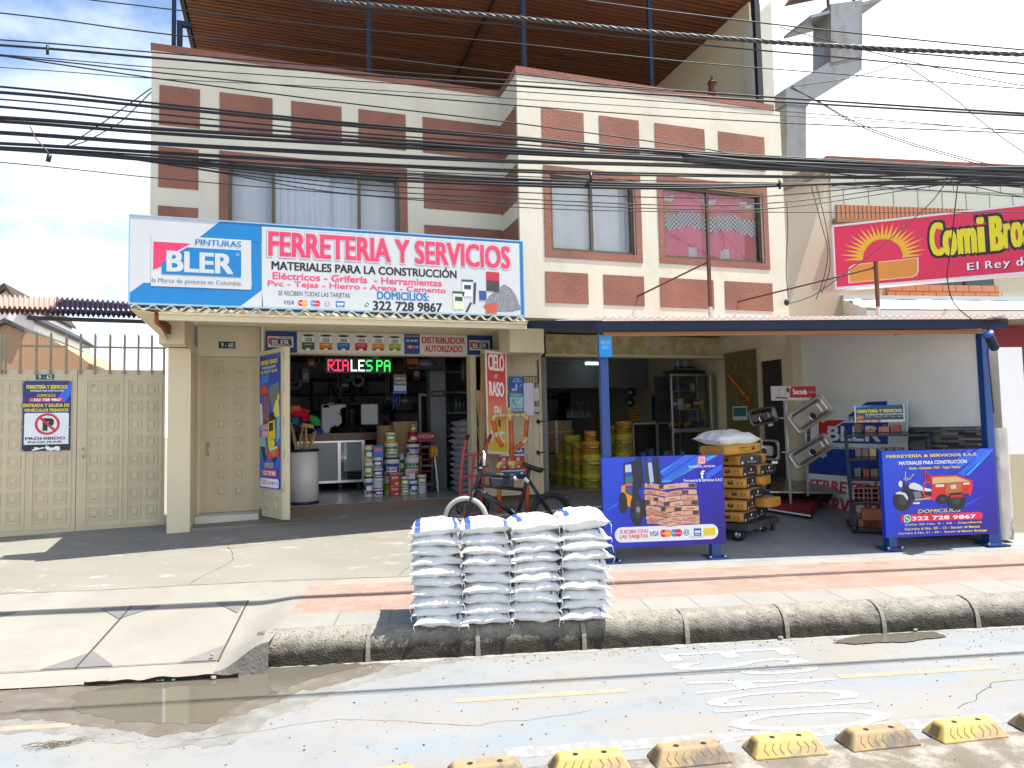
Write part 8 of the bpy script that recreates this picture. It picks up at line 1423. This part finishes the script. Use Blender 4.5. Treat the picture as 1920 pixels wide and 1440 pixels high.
while x < W_: b2.fbox(FN, x-.005, x+.005, zz+.006, zz+.36, .012, .015, GRT); b2.fbox(FN, x+.215, x+.225, zt_, zz-.006, .012, .015, GRT); x += .44
b.build('tile_cladding', nb); b2.build('tile_joint', nb)
b = MB(); za = g(1600, 414)[1]; zb2 = g(1600, 386)[1]; xs0 = g(1566, 400)[0]; b.fbox(FN, xs0, W_, za, zb2, .012, .035, SOLD); x = xs0
while x < W_: b.fbox(FN, x, x+.012, za, zb2, .035, .038, P('6b3a26', .8)); x += .075
b.build('brick_course', nb)
b = MB(); b.fbox(FN, g(1548, 300)[0], W_, top, top+.15, -.16, .03, BRKR); b.build('brick_parapet', nb)
b = MB(); b.fbox(FN, xs0-.06, W_, za-.06, za, .0, .12, P('8a7452', .8)); b.build('ledge', nb)
zs0 = g(1700, 557)[1]; zs1 = g(1700, 537)[1]; b = MB(); b.fbox(FN, g(1660, 545)[0], g(1868, 545)[0], zs0, zs1+.02, .0, .05, SOLD); zc = (zs0+zs1)/2; b.fbox(FN, g(1660, 545)[0], g(1868, 545)[0], zc-.004, zc+.004, .05, .052, P('6b3a26', .8)); x = g(1662, 545)[0]
while x < g(1866, 545)[0]: b.fbox(FN, x, x+.008, zc, zs1+.02, .05, .052, P('6b3a26', .8)); b.fbox(FN, x+.12, x+.128, zs0, zc, .05, .052, P('6b3a26', .8)); x += .24
b.build('brick_sill', nb)
b = MB(); b.fbox(FN, g(1672, 520)[0], g(1862, 520)[0], zs1+.02, zs1+.62, .004, .01, M('dark_pane', (.03, .05, .07), .08, var=.1)); b.fbox(FN, g(1805, 520)[0], g(1809, 520)[0], zs1+.02, zs1+.62, .01, .03, DARKM); b.build('window', nb)
DK = M('dark_eave', (.16, .125, .09), .9, var=.4, vs=8); b = MB(); p_ = [(0.02, g(1480, 355)[1]), (g(1545, 300)[0], top-.0), (g(1560, 303)[0], top+.0), (g(1545, 325)[0], top-.16), (0.02, g(1480, 375)[1])]
b.prism([FN.at(*q, .0) for q in p_], FN.N*.3, DK); b.build('eave_edge', nb)  # sloping eave strip in mottled dark brown
b = MB(); RW = M('red_wall', (.20, .02, .025), .8, var=.2); b.fbox(FN, .9, W_, -2.0, g(1880, 600)[1]-.1, .05, .1, RW); b.build('red_wall', nb)
# white awning of the restaurant
aw2 = T('restaurant_awning', 'creased white fabric awning under the pink restaurant sign', 'awning', FN.at(1.5, .2, .3)); FAB = M('awning_fabric', (.66, .63, .56), .7, var=.05, vs=3); za_ = g(1700, 563)[1]; zb_2 = g(1700, 610)[1]+.12
def af(i, j):
    xx = g(1575, 560)[0]-.16*j+(W_-.2)*i; s_ = math.sin(i*60)*.5+noise.noise(Vector((i*22, j*4, 0))); return FN.at(xx, za_+(zb_2-za_)*j+.05*math.sin(j*3.1)*s_, .05+.75*j+.06*s_*(1-abs(2*j-1)))
b = MB(); b.grid(af, 200, 14, FAB); b.build('fabric', aw2)
b = MB(); q0 = af(0, 0); q1 = af(0, 1); b.prism([q0, q1, q1-UP*.14, q0-UP*.45+FN.N*.05], FN.X*.006, FAB); b.grid(lambda i, j: af(i, 1)-UP*(.02+.1*j)+FN.N*.01, 120, 1, FAB); b.build('valance', aw2); b = MB(); b.fbox(FN, g(1575, 560)[0], W_, za_, za_+.06, .0, .08, P('9fb4bc', .5)); b.build('wall_bar', aw2)
# pink restaurant sign
P1 = onY(1568, 540, 8.0); P2 = onZ(1920, 511, P1.z); F = Frame(P1, Vector((P2.x-P1.x, P2.y-P1.y, 0))); g = F.px; h = g(1561, 425)[1]; W2 = g(1920, 450)[0]+.55; PK = P('df2d50', .4)
rs = T('restaurant_sign', 'pink chicken restaurant light box sign with yellow lettering and sunburst', 'sign', F.at(W2/2, 0)); b = MB(); b.fbox(F, 0, W2, 0, h, -.18, 0, PK)
for q in ((0, W2, -.02, .012), (0, W2, h-.008, h+.02), (-.015, .006, -.02, h+.02)): b.fbox(F, *q, -.19, .006, P('dcd8dc', .4))
b.build('panel', rs); b = MB(); gg = lambda x, y: g(1440+x/4, 360+y/4); YO = P('f0b42c', .4)
c = gg(860, 490)
for k in range(23):
    a = R(-4+k*8.2+2); r0_, r1_ = .25, (.50 if k % 2 else .46)*(1+.12*abs(math.cos(a))); d = Vector((math.cos(a), math.sin(a))); n_ = Vector((-d.y, d.x)); b.poly(F, [(c[0]+d.x*r0_+n_.x*.026, c[1]+d.y*r0_*1.05+n_.y*.026), (c[0]+d.x*r0_-n_.x*.026, c[1]+d.y*r0_*1.05-n_.y*.026), (c[0]+d.x*r1_, c[1]+d.y*r1_*1.0)], YO, 1)
e0, e1 = gg(603, 685), gg(1130, 500)
pts = [gg(603, 685), gg(1085, 640), gg(1120, 620), gg(1130, 590), gg(1128, 490), gg(1005, 505), gg(720, 535), gg(640, 545), gg(610, 565), gg(600, 600)]
b.poly(F, pts, P('e6d8c8', .4), 2); ctr = gg(865, 590); b.poly(F, [(ctr[0]+(p[0]-ctr[0])*.965, ctr[1]+(p[1]-ctr[1])*.93) for p in pts], P('dc9038', .4), 3); b.build('sunburst_print', rs)
b = MB()
for tx, x0, x1, y0, y1 in (('C', 1218, 1310, 480, 228), ('o', 1315, 1412, 475, 285), ('m', 1425, 1560, 462, 270), ('i', 1575, 1618, 448, 190), ('B', 1668, 1760, 438, 180), ('r', 1772, 1815, 420, 235), ('o', 1825, 1905, 415, 225), ('a', 1915, 2000, 405, 225), ('s', 2010, 2080, 400, 215)):
    a = gg(x0, y0); c_ = gg(x1, y1); b.text(F, tx, a[0], c_[0], a[1], c_[1], P('2a1a24', .4), 2, .075, 0, .03); b.text(F, tx, a[0], c_[0], a[1], c_[1], P('e8d41c', .4), 3, .06)
for tx, x0, x1, y0, y1 in (('E', 1494, 1545, 588, 530), ('l', 1566, 1578, 582, 522), ('R', 1630, 1685, 575, 514), ('e', 1698, 1748, 572, 526), ('y', 1765, 1815, 575, 518), ('d', 1862, 1908, 555, 488), ('e', 1915, 1965, 550, 500)):
    a = gg(x0, y0); c_ = gg(x1, y1); b.text(F, tx, a[0]+.012, c_[0]+.012, a[1]-.012, c_[1]-.012, P('3a1a34', .4), 2, .03); b.text(F, tx, a[0], c_[0], a[1], c_[1], P('eceaf0', .4), 3, .03)
b.build('lettering', rs)
b = MB(); [b.tube([F.at(x, h*.5, -.18), F.at(x, h*.5, -.8)], .02, DARKM, 6) for x in (.3, 1.8, 3.0)]; b.build('bracket', rs)
# pillars next to the canopy
STW = M('stained_white_pillar', (.50, .47, .42), .9, var=.12, vs=6, c2=(.07, .055, .04), c2s=6, c2p=(.55, .66), stretch=(1, 1, .4)); q = onV(1880, 1010, 6.95); zq = onV(1875, 802, 6.95).z; pl = T('stained_pillar', 'stained broken white pillar beside the blue canopy post', 'pillar', q)
b = MB(); b.grid(lambda i, j: q+E*(.085*math.copysign(abs(math.cos(i*6.283+.785))**.4, math.cos(i*6.283+.785)))+NN*(.085*math.copysign(abs(math.sin(i*6.283+.785))**.4, math.sin(i*6.283+.785)))+UP*((zq-q.z)*j)+NN*.01*noise.noise(Vector((i*5, j*7, 0))), 28, 18, STW); b.add([q+E*s*.07+NN*t*.07+UP*(zq-q.z-.004) for s, t in ((-1, -1), (1, -1), (1, 1), (-1, 1))], [(0, 1, 2, 3)], STW); b.build('shaft', pl)
q = onV(1907, 1020, 7.25); z1_ = onV(1895, 651, 7.25).z; zm_ = onV(1900, 852, 7.25).z; wp = T('white_pillar', 'white painted square pillar with beige lower half in front of the restaurant', 'pillar', q); x0 = onV(1880, 800, 7.25); o = Vector((x0.x, x0.y, q.z-.1)); b = MB(); b.obox(o, E*.30, NN*.3, UP*(zm_-o.z), P('b9ab90', .8)); b.build('lower_half', wp); b = MB(); b.obox(Vector((o.x, o.y, zm_)), E*.30, NN*.3, UP*(z1_-zm_), WHITE); b.build('upper_half', wp)
b = MB(); DKW = M('mouldy_wall', (.05, .042, .036), .95, var=.5, vs=5, c2=(.25, .23, .20), c2s=5, c2p=(.62, .75)); b.box(7.23, 7.5, 5.7, 7.2, .2, 2.35, DKW); b.build('mouldy_wall', label='dark mouldy narrow wall between the canopy post and the white pillar', cat='wall')
# galvanised duct
GAL = M('galvanised_duct', (.20, .215, .23), .55, .3, var=.12, vs=2, c2=(.12, .075, .05), c2s=2.2, c2p=(.48, .72), stretch=(1, 1, .5)); DY_ = 9.6
du = T('exhaust_duct', 'galvanised square exhaust duct with an offset bend and rusty cap', 'duct', onY(1490, 330, DY_)); Dq = lambda x, y: onY(x, y, DY_)
def duct(p0, p1, p2, p3, name, dy=-.02): MB().prism([Dq(*p)+Vector((0, dy, 0)) for p in (p0, p1, p2, p3)], (0, .42-2*dy, 0), GAL).build(name, du)
duct((1474, 345), (1510, 345), (1510, 198), (1474, 196), 'lower_duct'); duct((1470, 196), (1513, 200), (1512, 191), (1472, 168), 'joint_collar', -.03); MB().prism([Dq(1474, 194), Dq(1474, 165), Dq(1585, 98), Dq(1616, 106), Dq(1616, 131), Dq(1514, 194)], (0, .40, 0), GAL).build('offset_duct', du)
duct((1557, 118), (1616, 106), (1616, 0), (1557, 8), 'upper_duct', -.012); b = MB(); c_ = Dq(1586, 20); b.prism([Dq(1520, 34), Dq(1655, 0), Dq(1655, -6), Dq(1520, 28)], (0, .7, 0), GAL); [b.box(c_.x+sx_, c_.x+sx_+.04, DY_+.1, DY_+.14, c_.z, c_.z+.5, RUST) for sx_ in (-.3, .3)]; b.prism([Dq(1520, -30), Dq(1650, -55), Dq(1640, -66), Dq(1530, -46)], (0, .7, 0), RUST); b.build('duct_cap', du)
# houses behind the gate
PURP = M('purple_tile_sheet', (.13, .045, .065), .5, var=.15, vs=4); PNKT = M('pink_tile_sheet', (.55, .30, .24), .6, var=.1, vs=4)
hr = T('gate_roof', 'purple and pink corrugated lean-to roof hanging over the passage behind the gate', 'roof', onY(140, 600, 11.5)); 
def rf(xa, xb, yu0, yu1, yl0, yl1, m_, name, sh=0):
    b = MB(); b.grid(lambda i, j: onY(xa+(xb-xa)*i, yu0+(yu1-yu0)*i+((yl0+(yl1-yl0)*i)-(yu0+(yu1-yu0)*i))*j, 11.9-.5*j)+UP*.022*math.sin(i*(xb-xa)/9.5*6.283), 180, 3, m_); b.build(name, hr)
rf(-60, 105, 553, 558, 574, 578, PNKT, 'roof_sheet'); rf(105, 285, 558, 570, 578, 583, PURP, 'roof_sheet'); rf(-60, 92, 573, 576, 588, 590, PNKT, 'roof_sheet'); rf(92, 285, 576, 582, 590, 596, PURP, 'roof_sheet')
b = MB(); a = onY(50, 592, 11.4); c_ = onY(290, 600, 11.4); b.obox(a, c_-a, (0, .08, 0), UP*-.05, DARKM); b.build('edge_beam', hr); b = MB(); b.box(a.x-1, a.x-.9, 11.4, 11.5, .5, a.z, DARKM); b.build('support_post', hr)
OWL = M('orange_gable_wall', (.52, .30, .18), .9, var=.06, vs=2); HY = 14.5; oh = T('orange_house', 'house with a plain orange gable wall behind the gate', 'house', onY(60, 700, HY)); b = MB(); lo = onY(-120, 760, HY).z; pg = [onY(200, 705, HY), onY(150, 668, HY), onY(100, 638, HY), onY(45, 622, HY), onY(8, 606, HY), onY(-30, 628, HY), onY(-160, 690, HY)]; b.prism([Vector((pg[0].x, HY, .3))]+pg+[Vector((pg[-1].x, HY, .3))], (0, 4, 0), OWL); b.build('gable_wall', oh); b = MB(); b.prism([onY(-40, 632, HY-.1), onY(8, 604, HY-.1), onY(45, 621, HY-.1), onY(45, 614, HY-.1), onY(8, 596, HY-.1), onY(-40, 622, HY-.1)], (0, 4, 0), M('mossy_roof_tile', (.10, .095, .085), .9, var=.4, vs=8)); b.build('roof_verge', oh)
WY = 18; wh = T('white_house', 'white gabled house rising behind the orange gable wall', 'house', onY(20, 640, WY)); b = MB(); pg = [onY(62, 640, WY), onY(64, 603, WY), onY(28, 578, WY), onY(10, 535, WY), onY(-40, 570, WY), onY(-120, 640, WY)]; b.prism([Vector((pg[0].x, WY, .3))]+pg+[Vector((pg[-1].x, WY, .3))], (0, 5, 0), WHITE); b.build('wall', wh); b = MB(); b.prism([onY(66, 604, WY-.15), onY(30, 580, WY-.15), onY(40, 578, WY-.15), onY(72, 600, WY-.15)], (0, 5, 0), DARKM); b.prism([onY(-60, 580, WY-.15), onY(7, 530, WY-.15), onY(26, 556, WY-.15), onY(22, 558, WY-.15), onY(8, 541, WY-.15), onY(-60, 590, WY-.15)], (0, 5, 0), P('4a3c34', .9)); b.build('roof', wh)
# ================================================================== OVERHEAD CABLES
CBL = M('cable_black', (.005, .005, .0065), .45, var=.1); CBG = M('cable_grey', (.045, .048, .05), .45, var=.1)
GC = 'overhead cables along the street'
def cable(pts, v, r, lab, m_=None, group=GC, twist=False, Y=None):
    if pts[0][0] == -40: (xa, ya), (xb, yb_) = pts[0], pts[1]; pts = [(-900, ya+(yb_-ya)/(xb-xa)*(-900-xa)*.75)]+pts
    if pts[-1][0] > 1900: (xa, ya), (xb, yb_) = pts[-2], pts[-1]; pts = pts+[(2500, yb_+(yb_-ya)/(xb-xa)*(2500-xb)*.8)]
    w3 = [(onV(x, y, v) if Y is None else onY(x, y, Y)) for x, y in pts]; n_ = len(w3); out = []
    for i in range(n_-1):       # Catmull-Rom for a natural hang
        p0, p1, p2, p3 = w3[max(i-1, 0)], w3[i], w3[i+1], w3[min(i+2, n_-1)]
        for k in range(10):
            t = k/10; out.append(.5*((2*p1)+(p2-p0)*t+(2*p0-5*p1+4*p2-p3)*t*t+(3*p1-p0-3*p2+p3)*t**3))
    out.append(w3[-1]); b = MB()
    if twist:
        for s in range(3):
            b.tube([p+NN*(r*.9*math.cos(i*1.1+s*2.094))+UP*(r*.9*math.sin(i*1.1+s*2.094)) for i, p in enumerate([out[0].lerp(out[0], 0)]+[a.lerp(c, t) for a, c in zip(out, out[1:]) for t in (.25, .5, .75, 1)])], r*.75, m_ or CBL, 6)
    else: b.tube(out, r, m_ or CBL, 6)
    b.build('overhead_cable', label=lab, cat='cable', group=group)
V1, V2 = 5.8, 4.2
def ord_(k): return ORD[k] if k < 20 else 'twenty '+ORD[k-20]
cl = [([(-40, 20), (286, 61), (640, 100), (960, 138), (1280, 170), (1960, 214)], V2, .005), ([(-40, 72), (286, 98), (640, 127), (960, 151), (1280, 172), (1960, 216)], V1, .007), ([(-40, 82), (286, 108), (640, 137), (960, 160), (1280, 180), (1960, 219)], V1, .012),
      ([(-40, 100), (286, 126), (640, 150), (1280, 193), (1960, 250)], V1, .005), ([(-40, 101), (286, 135), (640, 170), (1280, 220), (1960, 252)], V1, .007), ([(-40, 98), (0, 104), (286, 146), (640, 192), (960, 230), (1280, 273), (1500, 302), (1960, 318)], V1, .007), ([(-40, 124), (286, 147), (640, 165), (1280, 205), (1960, 247)], V2, .003),
      ([(-40, 159), (286, 193), (640, 229), (960, 256), (1280, 283), (1960, 321)], V1, .011), ([(-40, 170), (286, 200), (640, 234), (960, 260), (1280, 287), (1960, 322)], V1, .016), ([(-40, 183), (286, 213), (640, 247), (960, 270), (1280, 291), (1960, 325)], V1, .008), ([(-40, 197), (286, 227), (640, 254), (960, 277), (1280, 295), (1960, 323)], V1, .013),
      ([(-40, 218), (286, 241), (640, 262), (960, 282), (1280, 298), (1960, 322)], V1, .019), ([(-40, 225), (286, 249), (640, 270), (960, 287), (1280, 301), (1960, 329)], V1, .017), ([(-40, 245), (286, 267), (640, 286), (960, 301), (1280, 309), (1960, 331)], V1, .013), ([(-40, 248), (286, 270), (640, 290), (960, 304), (1280, 312), (1960, 336)], V1, .013),
      ([(-40, 266), (286, 284), (640, 304), (960, 318), (1280, 326), (1600, 331), (1960, 321)], V1, .011), ([(-40, 268), (286, 287), (640, 307), (960, 322), (1280, 330), (1960, 338)], V1, .010), ([(-40, 274), (286, 292), (640, 318), (960, 335), (1280, 346), (1600, 343), (1960, 340)], V1, .011), ([(-40, 276), (286, 297), (640, 326), (960, 342), (1280, 349), (1600, 345), (1960, 347)], V1, .012),
      ([(-40, 277), (286, 301), (640, 332), (960, 347), (1280, 353), (1600, 343), (1960, 329)], V1, .015), ([(-40, 278), (286, 303), (640, 343), (960, 360), (1280, 371), (1480, 365), (1780, 335), (1960, 325)], V1, .006), ([(120, 282), (286, 304), (640, 352), (960, 372), (1280, 385), (1480, 378), (1700, 350), (1960, 327)], V1, .006), ([(200, 292), (400, 322), (640, 362), (960, 380), (1280, 392), (1480, 388), (1780, 345), (1960, 333)], V1, .006),
      ([(-40, 301), (286, 333), (640, 363), (960, 388), (1280, 397), (1960, 398)], V1, .005), ([(300, 298), (640, 314), (960, 330), (1280, 340), (1960, 350)], V1, .005), ([(300, 301), (640, 322), (960, 338), (1280, 344), (1600, 348), (1960, 372)], V1, .005), ([(1080, -2), (1280, 25), (1600, 62), (1960, 97)], V2, .006), ([(560, 8), (640, 18), (960, 48), (1280, 81), (1600, 110), (1960, 143)], V2, .006), ([(-40, -22), (213, 5), (343, 20), (640, 52), (960, 81), (1280, 115), (1600, 141), (1960, 169)], V2, .0045),
      ([(1600, 92), (1760, 104), (1960, 122)], V2, .006), ([(1280, 290), (1500, 312), (1700, 324), (1960, 336)], V1, .02), ([(1280, 297), (1500, 316), (1960, 314)], V1, .018), ([(1280, 302), (1600, 322), (1960, 318)], V1, .016), ([(1480, 315), (1700, 338), (1960, 345)], V1, .007), ([(1560, 348), (1760, 336), (1960, 356)], V1, .006), ([(1600, 330), (1800, 346), (1960, 376)], V1, .005)]
cl.sort(key=lambda c: (c[0][0][0] > 100, c[0][0][1] if c[0][0][0] < 100 else c[0][0][0]))
seen = {'thin': 0, 'medium': 0, 'thick': 0}; late = 0
for pts, v, r in cl:
    sz = 'thin' if r < .0075 else ('medium' if r < .0125 else 'thick')
    if pts[0][0] < 100: k = seen[sz]; seen[sz] += 1; lab = f'{sz} black cable, {ord_(k)} {sz} one down above the gate end of the street'
    else: lab = f'{sz} black cable joining the bundle partway, {ord_(late)} of those starting mid street'; late += 1
    cable(pts, v, r*.8, lab)
cable([(540, -12), (640, 4), (960, 33), (1280, 66), (1600, 88), (1960, 104)], V2, .010, 'thick twisted bundle cable crossing high before the terrace ceiling', CBG, twist=True)
GD = 'loose service drop wires'
for pts, lab, v in (([(1482, 165), (1535, 190), (1620, 236), (1760, 283), (1960, 330)], 'double thin wire sagging from the duct bend toward the bundle', 7.4), ([(1484, 163), (1540, 195), (1625, 242), (1765, 288), (1960, 336)], 'second thin wire just below the one sagging from the duct bend', 7.4), ([(1484, 162), (1600, 145), (1690, 117)], 'short thin wire rising from the duct bend', 7.4), ([(1690, 116), (1780, 178), (1960, 312)], 'thin wire falling steeply across the bright cloud', 7.4), ([(1460, 50), (1560, 78), (1760, 128), (1960, 168)], 'thin wire tied to the terrace end wall', 7.4),
                      ([(1768, 350), (1740, 385), (1660, 455), (1560, 530), (1520, 556), (1476, 570)], 'drop wire from the bundle down to the shop building corner', 7.2), ([(1796, 342), (1782, 470), (1776, 520), (1790, 570), (1832, 606)], 'drop wire curving down over the pink sign to the canopy corner', 6.2), ([(1475, 380), (1477, 430), (1474, 500), (1478, 560)], 'black wire running down the corner of the shop building', 8.5), ([(1520, 345), (1540, 420), (1552, 470), (1545, 520), (1530, 562)], 'tangled black wire down the restaurant plaster', 8.6), ([(1530, 345), (1550, 430), (1556, 500), (1540, 550)], 'second tangled wire beside the plaster wire', 8.6), ([(284, 165), (200, 225), (150, 258), (122, 275)], 'pale straight wire from the building corner to the bundle', 6.6), ([(284, 172), (230, 225), (190, 250), (160, 265), (130, 275)], 'pale wavy wire below the straight one by the building corner', 6.6), ([(1790, 345), (1775, 333), (1770, 340), (1768, 352)], 'pale short wire loop tied on the cable bundle', 5.7)):
    cable(pts, v, .0055, lab, CBG if 'pale' in lab else CBL, GD)
b = MB(); p0, p1 = onV(56, 236, V1-.03), onV(93, 290, V1-.03); b.tube([p0, p0.lerp(p1, .4)-E*.02, p1.lerp(p0, .1), p1], .005, CBG, 6); dn = b.build('dangling_connector', label='loose connector dangling from the cable bundle above the gate', cat='connector'); b = MB(); q = onV(90, 303, V1-.03); b.tube([p1, q], .018, CBL, 8); o = b.build('plug'); o.parent = dn; o.location = o.location-dn.location
for k, (x, y) in enumerate(((89, 93), (1108, 332), (1462+0, 345))): b = MB(); p = onV(x, y-8, V1-.02); q = onV(x, y+9, V1-.02); b.tube([p, q], .012, CBL, 6); b.build('cable_clamp', label=('small clamp on the upper cables above the gate', 'small clamp on the cables before the curtained window', 'small clamp on the cables by the duct')[k], cat='clamp')
b = MB(); p = onY(1475, 567, 8.2); b.grid(ell(p, .04, .03, .05), 10, 8, BLACK); b.build('wire_junction', label='small black junction box on the building corner', cat='junction box')
